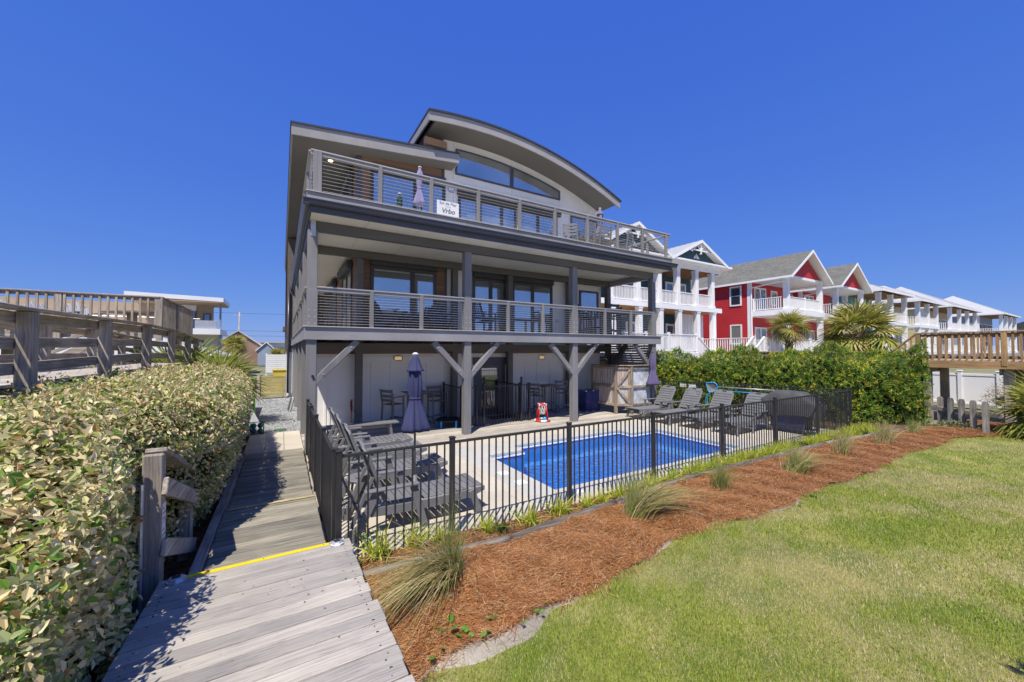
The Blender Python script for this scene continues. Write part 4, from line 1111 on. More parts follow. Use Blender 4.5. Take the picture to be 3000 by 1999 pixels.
# ---- red duplex with twin gables
def red_house(x0, label, first):
    R = thing('red_house', (x0 + 3.3, 18, 0), label, 'house', 'red clapboard houses in the row')
    x1 = x0 + 6.4; yp = 14.6; yb = 17.3; ye = 31
    clap(R, (x0, ye), (x0, yb), 1.9, 8.25, 'red_siding', .17); clap(R, (x0, yb), (x1, yb), 1.9, 8.25, 'red_siding', .17)
    MB().box((x0 + .03, yb + .03, 0), (x1, ye, 8.2)).build('body', 'red_siding', R)
    box('corner_board', R, (x0 - .045, yb - .05, 1.9), (x0 + .16, yb + .25, 8.2), 'white_paint', .006)
    for z0, z1 in ((1.9, 2.25), (5.2, 5.62)): MB().box((x0 - .08, yp - .08, z0), (x1 + .08, yb - .03, z1)).build('porch_floor', 'white_paint', R)
    box('porch_ceiling', R, (x0, yp, 8.05), (x1, yb - .03, 8.1), 'white_trim', 0); box('porch_ceiling', R, (x0, yp, 5.15), (x1, yb - .03, 5.196), 'white_trim', 0)
    for xa in (x0 + .17, x1 - .45):
        column(R, xa + .14, yp + .16, 5.62, 8.1, .36); column(R, xa + .14, yp + .16, 2.25, 5.2, .36)
    box('eave_beam', R, (x0 + .02, yp - .02, 8.1), (x1 - .02, yp + .3, 8.3), 'white_paint', .006)
    for z in (5.62, 2.25):
        rail_x(R, x0 + .1, yp + .4, yb - .1, z, .98, step=.15, post_at=(yb - .2,)); rail_y(R, x0 + .5, x1 - .6, yp + .1, z, .98, step=.14, post_at=((x0 + x1) / 2,))
        win_y(R, x0 + .5, x0 + 2.4, z + .05, z + 2.1, yb - .03, [x0 + 1.45], 'white_trim', 'glass_far', .13, 'door'); win_y(R, x0 + 3.2, x0 + 4.3, z + .7, z + 2.0, yb - .03, [], 'white_trim', 'glass_far', .12)
    win_x(R, x0 - .03, 18.0, 19.0, 6.2, 7.9); win_x(R, x0 - .03, 18.0, 19.0, 2.9, 4.6, 'blind', rows=1)
    win_x(R, x0 - .03, 22.0, 23.2, 6.2, 7.9)
    gable_roof(R, x0, x1, yp - .55, ye, 8.25, 10.35, 'shingle_gray', .4, .14)
    xm = (x0 + x1) / 2; sl = 2.1 / (xm - x0)
    clap(R, (x0, yp + .02), (x1, yp + .02), 8.3, 10.2, 'red_siding', .17, 'gable', lambda z: ((z - 8.25) / sl + .3, 6.4 - (z - 8.25) / sl - .3))
    MB().prism([(x0 + .2, yp + .03, 8.26), (x1 - .2, yp + .03, 8.26), (xm, yp + .03, 10.2)], (0, .05, 0)).build('gable_back', 'white_paint', R)
    d = MB(); d.tube([(x0 - .35, yp - .3, 8.05), (x0 - .3, yp - .1, 7.8), (x0 + .05, yb - .1, 7.6), (x0 - .06, yb - .1, 7.3), (x0 - .06, yb - .1, 2.0)], .05, 8); d.build('downpipe', 'white_paint', R)
    return R
xr1 = float(AY(2306, 905, 14.6)[0])
red_house(xr1, 'bright red clapboard house with grey shingle gable, beside the teal house', True)
red_house(xr1 + 9.0, 'second red gabled house, farther along behind the fan palm', False)
# low white deck and stairs joining the red house to the ground
WD = thing('front_deck', (30, 13.8, 0), 'low white railed front deck beside the red house stairs', 'deck')
box('decking', WD, (25.5, 13.0, 1.85), (33.5, 16.6, 2.2), 'white_paint', .006)
for x in (26, 29, 32): box('pile', WD, (x - .12, 13.2, -.1), (x + .12, 13.44, 1.85), 'old_z', .01)
rail_y(WD, 26.9, 33.4, 13.05, 2.2, .98, step=.15, post_at=(26.9, 29.2, 31.4, 33.4)); rail_x(WD, 25.6, 13.1, 16.5, 2.2, .98, step=.15, post_at=(13.1, 16.5))
for xa, xb in ((24.0, 25.6), (25.3, 26.9)):
    bar('stair_rail', WD, (xa, 13.05, 2.1), (xb, 13.05, 3.25), .09, .12, 'white_paint')
    for k in range(9):
        t = (k + .5) / 9; x = xa + (xb - xa) * t; box('baluster', WD, (x - .022, 13.03, 1.3 + 1.1 * t), (x + .022, 13.07, 2.1 + 1.15 * t), 'white_paint', 0)

# ---- hip-roofed porch houses farther along the row
def hip_house(x0, x1, label, mat, ze, zp, cols, y0=14.2, depth=9, z2=5.4, rmat='metal_roof'):
    Hh = thing('porch_house', ((x0 + x1) / 2, y0 + 4, 0), label, 'house')
    yb = y0 + 3
    clap(Hh, (x0, y0 + depth), (x0, yb), 0, ze - .2, mat, .2); clap(Hh, (x0, yb), (x1, yb), 0, ze - .2, mat, .2)
    MB().box((x0 + .03, yb + .03, 0), (x1, y0 + depth, ze - .2)).build('body', mat, Hh)
    for z in (2.2, z2): MB().box((x0 - .1, y0 - .1, z - .3), (x1 + .1, yb, z)).build('porch_floor', 'white_paint', Hh)
    box('porch_ceiling', Hh, (x0, y0, ze - .22), (x1, yb, ze - .2), 'porch_ceiling', 0)
    for t in cols:
        x = x0 + (x1 - x0) * t; column(Hh, x, y0 + .15, z2, ze - .2, .4); column(Hh, x, y0 + .15, 2.2, z2 - .3, .4)
    for y in (yb - .2,): column(Hh, x0 + .2, y, z2, ze - .2, .4); column(Hh, x0 + .2, y, 2.2, z2 - .3, .4)
    for a, c in zip(cols[:-1], cols[1:]):
        xa, xb = x0 + (x1 - x0) * a + .25, x0 + (x1 - x0) * c - .25
        rail_y(Hh, xa, xb, y0 + .1, z2, 1.0, step=.2, w=.07); rail_y(Hh, xa, xb, y0 + .1, 2.2, 1.0, step=.2, w=.07)
        win_y(Hh, xa + .2, xb - .2, z2 + .1, z2 + 2.1, yb - .03, [(xa + xb) / 2], 'white_trim', 'glass_far', .15); win_y(Hh, xa + .2, xb - .2, 2.3, 4.3, yb - .03, [(xa + xb) / 2], 'white_trim', 'glass_far', .15)
    for z in (z2, 2.2): rail_x(Hh, x0 + .1, y0 + .4, yb - .4, z, 1.0, step=.2, w=.07)
    hip_roof(Hh, x0, x1, y0, y0 + depth, ze, zp, rmat)
    return Hh
hip_house(51.5, 60.0, 'pale aqua house with white columns and low metal hip roof', 'aqua_siding', 8.5, 10.9, (.04, .45, .96))
hip_house(64.0, 72.0, 'cream house with white columns and metal hip roof, past the aqua house', 'beige_wall', 8.3, 10.9, (.04, .5, .96))
hip_house(82.0, 98.0, 'yellow house with wide porch under a grey metal hip roof', 'yellow_siding', 8.8, 13.2, (.03, .35, .65, .97), 15, 14)
hip_house(110.0, 124.0, 'pale blue house at the far end of the row', 'blue_siding', 9.0, 13.5, (.03, .35, .65, .97), 14, 14)
FH = thing('distant_house', (150, 8, 0), 'distant house with plain dark shingle roof beyond the timber walkway', 'house')
MB().box((140, 2, 0), (175, 16, 7.6)).build('wall', 'blue_siding', FH)
MB().prism([(138, 1, 7.6), (138, 17, 7.6), (138, 9, 11.3)], (40, 0, 0)).build('roof', 'shingle_dark', FH)
for y in (4, 8, 12): win_x(FH, 139.97, y, y + 1.5, 5, 7, rows=1)

# ---- timber dune walkway on the right
WK = thing('timber_walkway', (20.5, 4, 0), 'raised honey brown timber walkway with slatted railings, on posts', 'walkway')
XW = 19.5
def rail_wood(x, ya, yb, z0, z1, step=.13, w=.045, posts=()):
    bar('top_rail', WK, (x, ya, z1 - .02), (x, yb, z1 - .02), .15, .045, 'new_y'); bar('rail_board', WK, (x + .03, ya, z1 - .1), (x + .03, yb, z1 - .1), .04, .09, 'new_y'); bar('rail_board', WK, (x + .03, ya, z0 + .08), (x + .03, yb, z0 + .08), .04, .09, 'new_y')
    n = int((yb - ya) / step)
    for k in range(n):
        y = ya + (yb - ya) * (k + .5) / n; box('baluster', WK, (x - .045 - .0, y - w / 2, z0 - .12), (x - .0, y + w / 2, z1 - .045), 'new_z', .003)
    for y in posts: box('rail_post', WK, (x - .07, y - .06, z0 - .18), (x + .06, y + .06, z1 - .04), 'new_z', .006)
rail_wood(XW, 5.0, 12.3, 1.3, 2.33, .15, .045, (5.0, 7.4, 9.8, 12.2)); rail_wood(XW + 1.6, 5.0, 12.3, 1.3, 2.33, .15, .045, (7.4, 9.8, 12.2))
rail_wood(XW, -3, 4.4, 2.05, 2.99, .155, .05, (4.35, 2.45, .5, -1.5)); rail_wood(XW + 2.6, -3, 4.4, 2.05, 2.99, .155, .05, (4.35, 2.0, -.5))
for k in range(50):
    y = -3 + k * .148; box('plank', WK, (XW - .02, y, 2.01), (XW + 2.65, y + .142, 2.05), 'deck_plank', .004)
for k in range(52):
    y = 4.7 + k * .148; box('plank', WK, (XW - .02, y, 1.22), (XW + 1.65, y + .142, 1.26), 'deck_plank', .004)
bar('rim', WK, (XW - .03, -3, 1.9), (XW - .03, 4.42, 1.9), .05, .24, 'new_y'); bar('rim', WK, (XW + 2.62, -3, 1.9), (XW + 2.62, 4.42, 1.9), .05, .24, 'new_y'); box('rim', WK, (XW, 4.4, 1.78), (XW + 2.6, 4.45, 2.0), 'old_x', .004)
bar('rim', WK, (XW - .03, 4.5, 1.08), (XW - .03, 12.4, 1.08), .05, .24, 'new_y')
for y in (4.2, 2.4, 1.6, -.4):
    for x in (XW + .25, XW + 2.4): box('pile', WK, (x - .11, y - .11, -.15), (x + .11, y + .11, 1.82), 'old_z', .02)
    box('cross_beam', WK, (XW + .05, y + .12, 1.58), (XW + 2.55, y + .17, 1.79), 'old_x', .005)
for y in (6, 8.4, 10.8):
    for x in (XW + .2, XW + 1.4): box('pile', WK, (x - .1, y - .1, -.15), (x + .1, y + .1, 1.2), 'old_z', .02)
for x in (XW, XW + 1.6):
    bar('stair_rail', WK, (x, 5.05, 2.32), (x, 4.4, 2.96), .14, .05, 'new_y')
    for k in range(4): y = 4.98 - k * .15; box('baluster', WK, (x - .045, y - .022, 1.3 + k * .15), (x, y + .022, 2.32 + k * .15), 'new_z', .003)
for k in range(4): box('tread', WK, (XW + .05, 4.42 + k * .17, 1.86 - k * .18), (XW + 1.6, 4.6 + k * .17, 1.9 - k * .18), 'deck_plank', .004)
# white vinyl fence behind the walkway
VF = thing('vinyl_fence', (25, 2, 0), 'white vinyl privacy fence behind the timber walkway', 'fence')
for k in range(13):
    y = -3 + k * 1.05
    box('fence_post', VF, (24.93, y - .065, -.1), (25.07, y + .065, 1.48), 'white_paint', .01); box('post_cap', VF, (24.91, y - .085, 1.48), (25.09, y + .085, 1.53), 'white_paint', .02)
    if k < 12:
        box('fence_panel', VF, (24.98, y + .066, .05), (25.02, y + .984, 1.3), 'white_paint', .004)
        for z in (.08, 1.3): box('fence_rail', VF, (24.96, y + .066, z), (25.04, y + .984, z + .1), 'white_paint', .006)
# weathered picket stub fence beside the palmetto
PF = thing('picket_fence', (17.2, 3, 0), 'low weathered grey picket fence under the timber walkway', 'fence')
pa = GZ(2757, 1250); pb = GZ(2890, 1275)
for k in range(5):
    t = k / 4; x = pa[0] + (pb[0] - pa[0]) * t; y = pa[1] + (pb[1] - pa[1]) * t
    top = .93; w = .065
    MB().prism([(x, y - w, 0), (x, y + w, 0), (x, y + w, top - .06), (x, y + w * .6, top), (x, y - w * .6, top), (x, y - w, top - .06)], (-.045, 0, 0)).build('picket', 'picket_old', PF)
bar('fence_rail', PF, (pa[0] + .04, pa[1] + .2, .55), (pb[0] + .04, pb[1] - .3, .55), .04, .12, 'old_y')

# ------------------------------------------------------------------ the left side: neighbour's walkway, deck, houses
LW = thing('dune_walkway', (-3.3, 11, 0), 'weathered grey boardwalk with post and board railings above the hedge', 'walkway')
LY_ = [4.5, 6.9, 9.28, 11.65, 13.95, 16.1, 17.5]
LZ = [2.86, 2.87, 2.92, 2.96, 2.95, 2.85, 2.8]
for x in (-2.6, -4.15):
    for y, z in zip(LY_, LZ): box('rail_post', LW, (x - .075, y - .07, -.1), (x + .075, y + .07, z - .04), 'old_z', .012)
    for (ya, yb, za, zb) in zip(LY_[:-1], LY_[1:], LZ[:-1], LZ[1:]):
        bar('rail_cap', LW, (x, ya, za - .018), (x, yb, zb - .018), .17, .04, 'old_y', .006)
        for dz, h in ((-.12, .15), (-.42, .14), (-.72, .14)):
            bar('rail_board', LW, (x - .098, ya + .002, za + dz), (x - .098, yb - .002, zb + dz), .04, h, 'old_y', .006)
k = 0; y = 4
while y < 17.6:
    box('plank', LW, (-4.05, y, 1.93), (-2.7, y + .14, 1.97), 'deck_plank', .004); y += .146
LD = thing('raised_deck', (-9, 19, 0), 'raised grey timber deck with slatted railing beyond the hedge', 'deck')
dxr = -3.55
def brail_y(xa, xb, y, z0, z1, step=.19):
    bar('top_rail', LD, (xa, y, z1), (xb, y, z1), .15, .04, 'old_x'); bar('rail_board', LD, (xa, y + .03, z1 - .08), (xb, y + .03, z1 - .08), .04, .1, 'old_x')
    n = int((xb - xa) / step)
    for k in range(n):
        x = xa + (xb - xa) * (k + .5) / n; box('baluster', LD, (x - .03, y - .05, z0 - .1), (x + .03, y - .004, z1 - .03), 'old_z', .004)
brail_y(-17, dxr, 17.3, 3.05, 4.17)
for x in (-17, -14.0, -11.2, -8.4, -5.9, dxr): box('rail_post', LD, (x - .08, 17.25, 2.7), (x + .08, 17.4, 4.14), 'old_z', .008)
bar('top_rail', LD, (dxr, 17.3, 4.172), (dxr, 23, 4.172), .15, .04, 'old_y')
for k in range(30): y = 17.5 + k * .185; box('baluster', LD, (dxr - .03, y - .06, 2.95), (dxr + .016, y + .06, 4.14), 'old_z', .004)
box('rail_post', LD, (dxr - .08, 19.6, 2.6), (dxr + .08, 19.75, 4.14), 'old_z', .008)
for k in range(39): y = 17.35 + k * .146; box('plank', LD, (-17, y, 3.0), (dxr, y + .14, 3.04), 'old_x', .004)
box('rim', LD, (-17, 17.36, 2.78), (dxr, 17.41, 2.99), 'old_x', .004)
for x in (-15, -12, -9, -6.2, -4.0):
    for y in (17.6, 22.6): box('pile', LD, (x - .12, y - .12, -.1), (x + .12, y + .12, 2.99), 'old_z', .012)
for s0 in (0, 1):
    bar('stringer', LD, (-6.4 + s0 * .0, 15.4 + s0 * 1.2, 1.2), (-4.2, 15.4 + s0 * 1.2, 2.9), .05, .22, 'old_x'); bar('stair_rail', LD, (-6.4, 15.4 + s0 * 1.2, 2.0), (-4.2, 15.4 + s0 * 1.2, 3.1), .09, .09, 'old_x')
# modern flat-roofed house
MH = thing('modern_house', (-12, 55, 0), 'modern tan house with white flat roofs and glass balcony', 'house')
MB().prism([(-12.2, 47.5, 7.33), (-5.0, 47.5, 7.2), (-5.0, 47.5, 7.6), (-12.2, 47.5, 7.74)], (0, 5.5, 0)).build('roof', 'white_paint', MH)
MB().box((-12.2, 47.52, 7.1), (-5.1, 52.9, 7.19)).build('roof_soffit', 'tan_siding', MH)
MB().box((-24, 47.4, 3.95), (-5.2, 52.9, 4.5)).build('balcony_floor', 'white_paint', MH)
MB().box((-24, 51.5, 4.5), (-6.4, 52.95, 7.1)).build('wall', 'tan_siding', MH); MB().box((-24, 49.5, 0), (-5.6, 52.95, 3.95)).build('lower_wall', 'beige_wall', MH)
window(xs(513, 51.4), xs(573, 51.4), 4.6, 6.5, 51.45, [xs(545, 51.4)], 'frame_navy', .12, 'glass_far', 'window', parent=MH)
box('window_header', MH, (xs(513, 51.4), 51.4, 6.52), (xs(573, 51.4), 51.46, 7.08), 'white_trim', 0)
window(xs(593, 51.4), xs(616, 51.4), 4.9, 6.3, 51.45, [], 'frame_navy', .12, 'glass_far', 'window', parent=MH)
window(xs(578, 49.5), xs(597, 49.5), 2.6, 3.4, 49.45, [], 'frame_navy', .1, 'glass_far', 'window', parent=MH)
for x in (-5.3,): box('column', MH, (x - .08, 48.2, 4.5), (x + .08, 48.4, 7.2), 'gray_paint', .01); box('column', MH, (x - .12, 48.2, 0), (x + .12, 48.45, 3.95), 'gray_paint', .01)
rod('balcony_rail', MH, (-24, 47.7, 5.45), (-6.8, 47.7, 5.45), .03, 'galvanised', 6); box('balcony_screen', MH, (-7.2, 47.6, 4.5), (-5.5, 47.66, 5.3), 'galvanised', .01)
LB = thing('low_building', (-9, 33, 0), 'low tan building with pale grey hipped shingle roof', 'building')
MB().box((-18, 30, -.1), (-4.2, 38, 2.05)).build('wall', 'beige_wall', LB)
V = [(-19, 29, 2.0), (-3.2, 29, 2.0), (-3.2, 39, 2.0), (-19, 39, 2.0), (-14, 34, 3.5), (-7.5, 34, 3.5)]
MB().add(V, [(0, 1, 5, 4), (1, 2, 5), (2, 3, 4, 5), (3, 0, 4), (0, 3, 2, 1)]).build('roof', 'metal_roof', LB)
for x in (-7.2, -5.6, -9.4, -12): win_y(LB, x, x + 1.0, .8, 1.8, 29.98, [], 'white_trim', 'glass_far', .1)
BH = thing('brick_house', (-4, 80, 0), 'distant brown brick house with white trimmed gable', 'house')
MB().prism([(-9, 76, 0), (-3, 76, 0), (-3, 76, 3.2), (-6, 76, 5.4), (-9, 76, 3.2)], (0, 10, 0)).build('wall', 'brick_wall', BH)
for s0, xa in ((1, -9.3), (-1, -2.7)): MB().prism([(xa, 75.7, 3.05), (-6, 75.7, 5.5), (-6, 75.7, 5.72), (xa, 75.7, 3.27)], (0, 10.6, 0)).build('roof', 'metal_roof', BH)
MB().prism([(-3.2, 73, 0), (-.9, 73, 0), (-.9, 73, 2.4), (-2.05, 73, 3.5), (-3.2, 73, 2.4)], (0, 4, 0)).build('porch', 'blue_siding', BH)
for s0, xa in ((1, -3.5), (-1, -.6)): MB().prism([(xa, 72.8, 2.25), (-2.05, 72.8, 3.65), (-2.05, 72.8, 3.8), (xa, 72.8, 2.4)], (0, 4.4, 0)).build('porch_roof', 'white_paint', BH)
WB = thing('white_building', (0, 95, 0), 'distant long white building between the palms and the grey house', 'building')
MB().box((-6, 90, 0), (12, 100, 3.9)).build('wall', 'white_paint', WB); MB().box((-6.5, 89.6, 3.91), (12.5, 100.4, 4.2)).build('roof', 'metal_roof', WB); win_y(WB, -1.2, .6, 1.2, 3.0, 89.97, [-.3], 'frame_navy', 'glass_far', .15)
WFn = thing('white_slat_fence', (0, 45, 0), 'white horizontal slat fence far behind the side gate', 'fence')
for k in range(9): box('slat', WFn, (-1.3, 45, .2 + k * .2), (1.5, 45.04, .38 + k * .2), 'white_paint', .004)
for x in (-1.3, 1.4): box('fence_post', WFn, (x, 45.045, -.1), (x + .1, 45.14, 2.1), 'white_paint', .004)
# side gate
GT = thing('side_gate', (-.3, 22.6, 0), 'pale yellow slatted timber gate closing the gravel side path', 'gate')
for k in range(11): box('slat', GT, (-.86, 22.56, .06 + k * .094), (.16, 22.585, .145 + k * .094), 'gate_wood', .004)
for x in (-.8, .06): box('gate_frame', GT, (x, 22.59, .03), (x + .09, 22.63, 1.1), 'old_z', .004)
box('gate_post', GT, (-1.0, 22.5, 0), (-.87, 22.63, 1.15), 'old_z', .008); box('gate_post', GT, (.17, 22.5, 0), (.225, 22.63, 1.15), 'old_z', .008)
SB = thing('storage_bin', (-.05, 26, 0), 'mustard yellow wheeled bin behind the side gate', 'bin')
MB().prism([(-.35, 25.7, .12), (.25, 25.7, .12), (.3, 25.7, 1.22), (-.4, 25.7, 1.22)], (0, .6, 0)).build('body', 'plastic_yellow', SB); box('lid', SB, (-.43, 25.65, 1.22), (.33, 26.35, 1.3), 'plastic_yellow', .02)
for x in (-.3, .2): rod('wheel', SB, (x - .03, 26.25, .12), (x + .03, 26.25, .12), .12, 'black_rubber', 14)
# service pole and wires
UP = thing('utility_pole', (-6.5, 84, 0), 'slim timber utility pole carrying wires above the palms', 'pole')
rod('pole', UP, (-6.5, 84, 0), (-6.5, 84, 9.3), .13, 'old_z', 8, .1); bar('crossarm', UP, (-7.4, 84, 8.7), (-5.6, 84, 8.7), .1, .1, 'old_x')
for k, (za, zb) in enumerate(((9.0, 10.0), (6.4, 6.6), (5.5, 5.7))):
    w = MB(); w.tube([(-60 + 5 * t, 84 - 0.0 * t, za + (zb - za) * t / 16 - .6 + .6 * ((t - 10) / 10) ** 2) for t in range(17)], .022, 4); w.build('wire', 'ink_dark', UP)

# ------------------------------------------------------------------ fences
def metal_fence(F, A, B, posts, h=1.22, z0=0.0, step=.103, cap=True, pick_lo=.0):
    """black metal picket fence from A to B; posts = distances along it"""
    A = np.array(A, float); B = np.array(B, float); d = unit(B - A); L = np.linalg.norm(B - A)
    ps = list(posts)
    for s_ in ps:
        p = A + d * s_
        r = box('fence_post', F, (p[0] - .03, p[1] - .03, z0 - .08), (p[0] + .03, p[1] + .03, z0 + h + .03), 'fence_black', .004)
        box('post_cap', r, (p[0] - .036, p[1] - .036, z0 + h + .03), (p[0] + .036, p[1] + .036, z0 + h + .052), 'fence_black', .012)
    for a, c in zip(ps[:-1], ps[1:]):
        p, q = A + d * (a + .031), A + d * (c - .031)
        bar('top_rail', F, (*p, z0 + h - .02), (*q, z0 + h - .02), .03, .034, 'fence_black', .004)
        n = max(1, int(round((c - a) / step)))
        for k in range(1, n):
            t = A + d * (a + (c - a) * k / n); box('picket', F, (t[0] - .0085, t[1] - .0085, z0 + pick_lo - .03), (t[0] + .0085, t[1] + .0085, z0 + h - .037), 'fence_black', .0)
FB = thing('pool_fence', (7.4, 4.62, 0), 'black metal picket fence along the planting bed in front of the pool', 'fence')
metal_fence(FB, (.56, 4.62), (14.3, 4.62), [0] + [x - .56 for x in (1.88, 3.78, 5.69, 7.81, 9.96, 12.15, 14.27)])
FL = thing('pool_fence', (.53, 7.3, 0), 'black metal picket fence beside the narrow boardwalk', 'fence')
ysl = [4.72] + [float(AX(p, 1200, .53)[1]) for p in (951, 917)] + [9.8]
ysl = [4.74, 6.1, 7.4, 8.65, 9.82]
metal_fence(FL, (.53, 4.74), (.53, 9.82), [y - 4.74 for y in ysl])
FA, FBp = np.array([14.28, 4.7]), np.array([12.72, 9.9])
FR = thing('pool_fence', (13.5, 7.3, 0), 'black metal picket fence behind the right hand loungers', 'fence')
Lr = float(np.linalg.norm(FBp - FA)); metal_fence(FR, FA, FBp, [.03, Lr * .25, Lr * .5, Lr * .75, Lr - .05])
def AF(px, py, off=0.0):
    d = ray(px, py); u = unit(FBp - FA); nrm = np.array([-u[1], u[0]]); nrm = nrm if nrm[0] < 0 else -nrm
    A_ = FA + nrm * off; t = np.dot(A_ , nrm) / np.dot(d[:2], nrm)
    return _C + d * t
FG = thing('door_fence', (6.2, 10.85, 0), 'small black metal fence with gate around the ground floor door', 'fence')
metal_fence(FG, (4.75, 10.85), (7.2, 10.85), [0, .47, .72, 2.1, 2.42], 1.22, .026); metal_fence(FG, (6.85, 10.9), (6.85, 12.5), [.05, 1.57], 1.22, .026); metal_fence(FG, (4.75, 10.9), (4.75, 12.5), [.06, 1.55], 1.22, .026)
box('gate_latch', FG, (6.82, 10.8, 1.25), (6.88, 10.87, 1.5), 'fence_black', .01)

# ------------------------------------------------------------------ furniture
def proto(name, label, cat): return thing(name, (0, 0, 0), label, cat)
def chaise(B0=(-.22, .36), B1=(-.46, 1.03)):
    B0 = np.array(B0); B1 = np.array(B1)
    t = proto('chaise_lounge', '', 'lounger'); m = 'poly_gray'
    def zc(x): return .36 + .03 * ((x - .35) / .8) ** 2
    for s_ in (-1, 1):
        y = s_ * .315; b = MB()
        X = np.linspace(-.42, 1.2, 9)
        b.prism([(x, y - .018, zc(x) - .035) for x in X] + [(x, y - .018, zc(x) - .145 + (.05 if x > 1.1 else 0)) for x in X[::-1]], (0, .036, 0)); b.build('side_rail', m, t)
        bar('leg', t, (.98, s_ * .345, zc(.98) - .04), (1.1, s_ * .345, 0), .03, .1, m, .005, (1, 0, 0))
        bar('leg', t, (.13, s_ * .345, .55), (.28, s_ * .345, 0), .03, .1, m, .005, (1, 0, 0))
        bar('leg', t, (-.34, s_ * .345, .56), (-.62, s_ * .345, 0), .03, .1, m, .005, (1, 0, 0))
        bar('armrest', t, (-.5, s_ * .35, .575), (.2, s_ * .35, .58), .1, .03, m, .012)
        bar('brace', t, (B1[0] * .6 + B0[0] * .4 - .02, s_ * .25, .72), (-.64, s_ * .25, .12), .03, .05, m)
    for k in range(14):
        x = -.2 + k * .1025; bar('slat', t, (x, -.3, zc(x) - .02), (x, .3, zc(x) - .02), .09, .022, m, .006)
    d = unit(B1 - B0)
    for s_ in (-1, 1): bar('back_stile', t, (B0[0], s_ * .29, B0[1]), (B1[0], s_ * .29, B1[1]), .035, .07, m, .006, (0, 1, 0))
    nb = 8
    for k in range(nb):
        p = B0 + (B1 - B0) * ((k + .4) / nb); q = p + d * .082
        bar('back_slat', t, (*((p[0] + .02, 0, p[1] + .012)),), (q[0] + .02, 0, q[1] + .012), .56, .02, m, .006, (d[1], 0, -d[0]))
    p = B1 + d * .0; q = p + d * .1
    o = MB(); nrm = np.array([d[1], -d[0]])
    o.prism([(p[0] - .01, -.29, p[1]), (p[0] - .01, .29, p[1]), (q[0] - .02, .24, q[1] - .02), (q[0], .12, q[1]), (q[0], -.12, q[1]), (q[0] - .02, -.24, q[1] - .02)], (nrm[0] * .03, 0, nrm[1] * .03)); o = o.build('headrest', m, t)
    c = (p + q) / 2 + nrm * .031; bar('hand_hole', o, (c[0], -.07, c[1]), (c[0], .07, c[1]), .004, .03, 'ink_dark', .0, (d[0], 0, d[1]))
    bar('cross_rail', t, (1.04, -.34, .2), (1.04, .34, .2), .05, .03, m); bar('cross_rail', t, (-.5, -.34, .2), (-.5, .34, .2), .05, .03, m)
    for s_ in (-1, 1): rod('wheel', t, (-.66, s_ * .38, .08), (-.66, s_ * .41, .08), .08, m, 14)
    return t
gl_ = 'grey slatted chaise lounges beside the pool'
spots = [((1.42, 5.5, 0), 0, 'grey chaise lounge nearest the planting bed in the row by the boardwalk', gl_), ((1.42, 6.98, 0), 0, 'grey chaise lounge just beyond the blue umbrella', gl_),
         ((1.42, 8.12, 0), 0, 'third grey chaise lounge from the planting bed, by the boardwalk fence', gl_), ((1.42, 9.15, 0), 0, 'grey chaise lounge in front of the long bench', gl_),
         ((11.62, 9.32, 0), math.pi, 'grey chaise lounge beside the outdoor shower', gl_), ((11.66, 8.3, 0), math.pi, 'grey chaise lounge in front of the pool rules sign', gl_),
         ((11.8, 7.32, 0), math.pi, 'grey chaise lounge below the blue skimmer net', gl_), ((11.9, 6.32, 0), math.pi, 'grey chaise lounge beside the covered grill', gl_)]
instances(chaise, spots[:4]); instances(lambda: chaise((-.3, .36), (-.72, .98)), spots[4:])
def side_table():
    t = proto('side_table', '', 'table'); m = 'poly_gray'
    b = MB(); b.lathe([(.235, 0), (.25, .012), (.25, .022), (.24, .03)], (0, 0, .43), 22); b.build('table_top', m, t)
    for k in range(3):
        a = 2 * math.pi * k / 3 + .5; bar('leg', t, (.15 * math.cos(a), .15 * math.sin(a), .43), (.2 * math.cos(a), .2 * math.sin(a), 0), .06, .03, m)
    b = MB(); b.lathe([(.15, 0), (.15, .02)], (0, 0, .18), 14); b.build('shelf', m, t)
    return t
p1_ = GZ(1082, 1335, .46); p2_ = GZ(1073, 1412, .46)
gt_ = 'round grey side tables between loungers'
instances(side_table, [((1.15, 7.55, 0), 0, 'round grey side table between the second and third lounger from the bed', gt_), ((1.1, 6.22, 0), .5, 'round grey side table beside the blue umbrella pole', gt_),
                       ((11.75, 7.8, 0), .2, 'round grey side table below the skimmer net', gt_), ((11.9, 6.82, 0), .9, 'round grey side table between the loungers next to the covered grill', gt_)])
def bench():
    t = thing('bench', (1.75, 10.6, 0), 'long grey slatted bench standing on the wood deck', 'bench')
    for k in range(3): box('slat', t, (.85, 10.38 + k * .15, .44), (2.72, 10.52 + k * .15, .475), 'poly_gray', .006)
    for x in (1.05, 2.5): 
        for y in (10.45, 10.74): bar('leg', t, (x, y, .44), (x + (.05 if x > 2 else -.05), y, .026), .07, .06, 'poly_gray')
        bar('cross_rail', t, (x, 10.4, .41), (x, 10.8, .41), .06, .06, 'poly_gray')
    bar('stretcher', t, (1.05, 10.6, .36), (2.5, 10.6, .36), .04, .08, 'poly_gray')
bench()
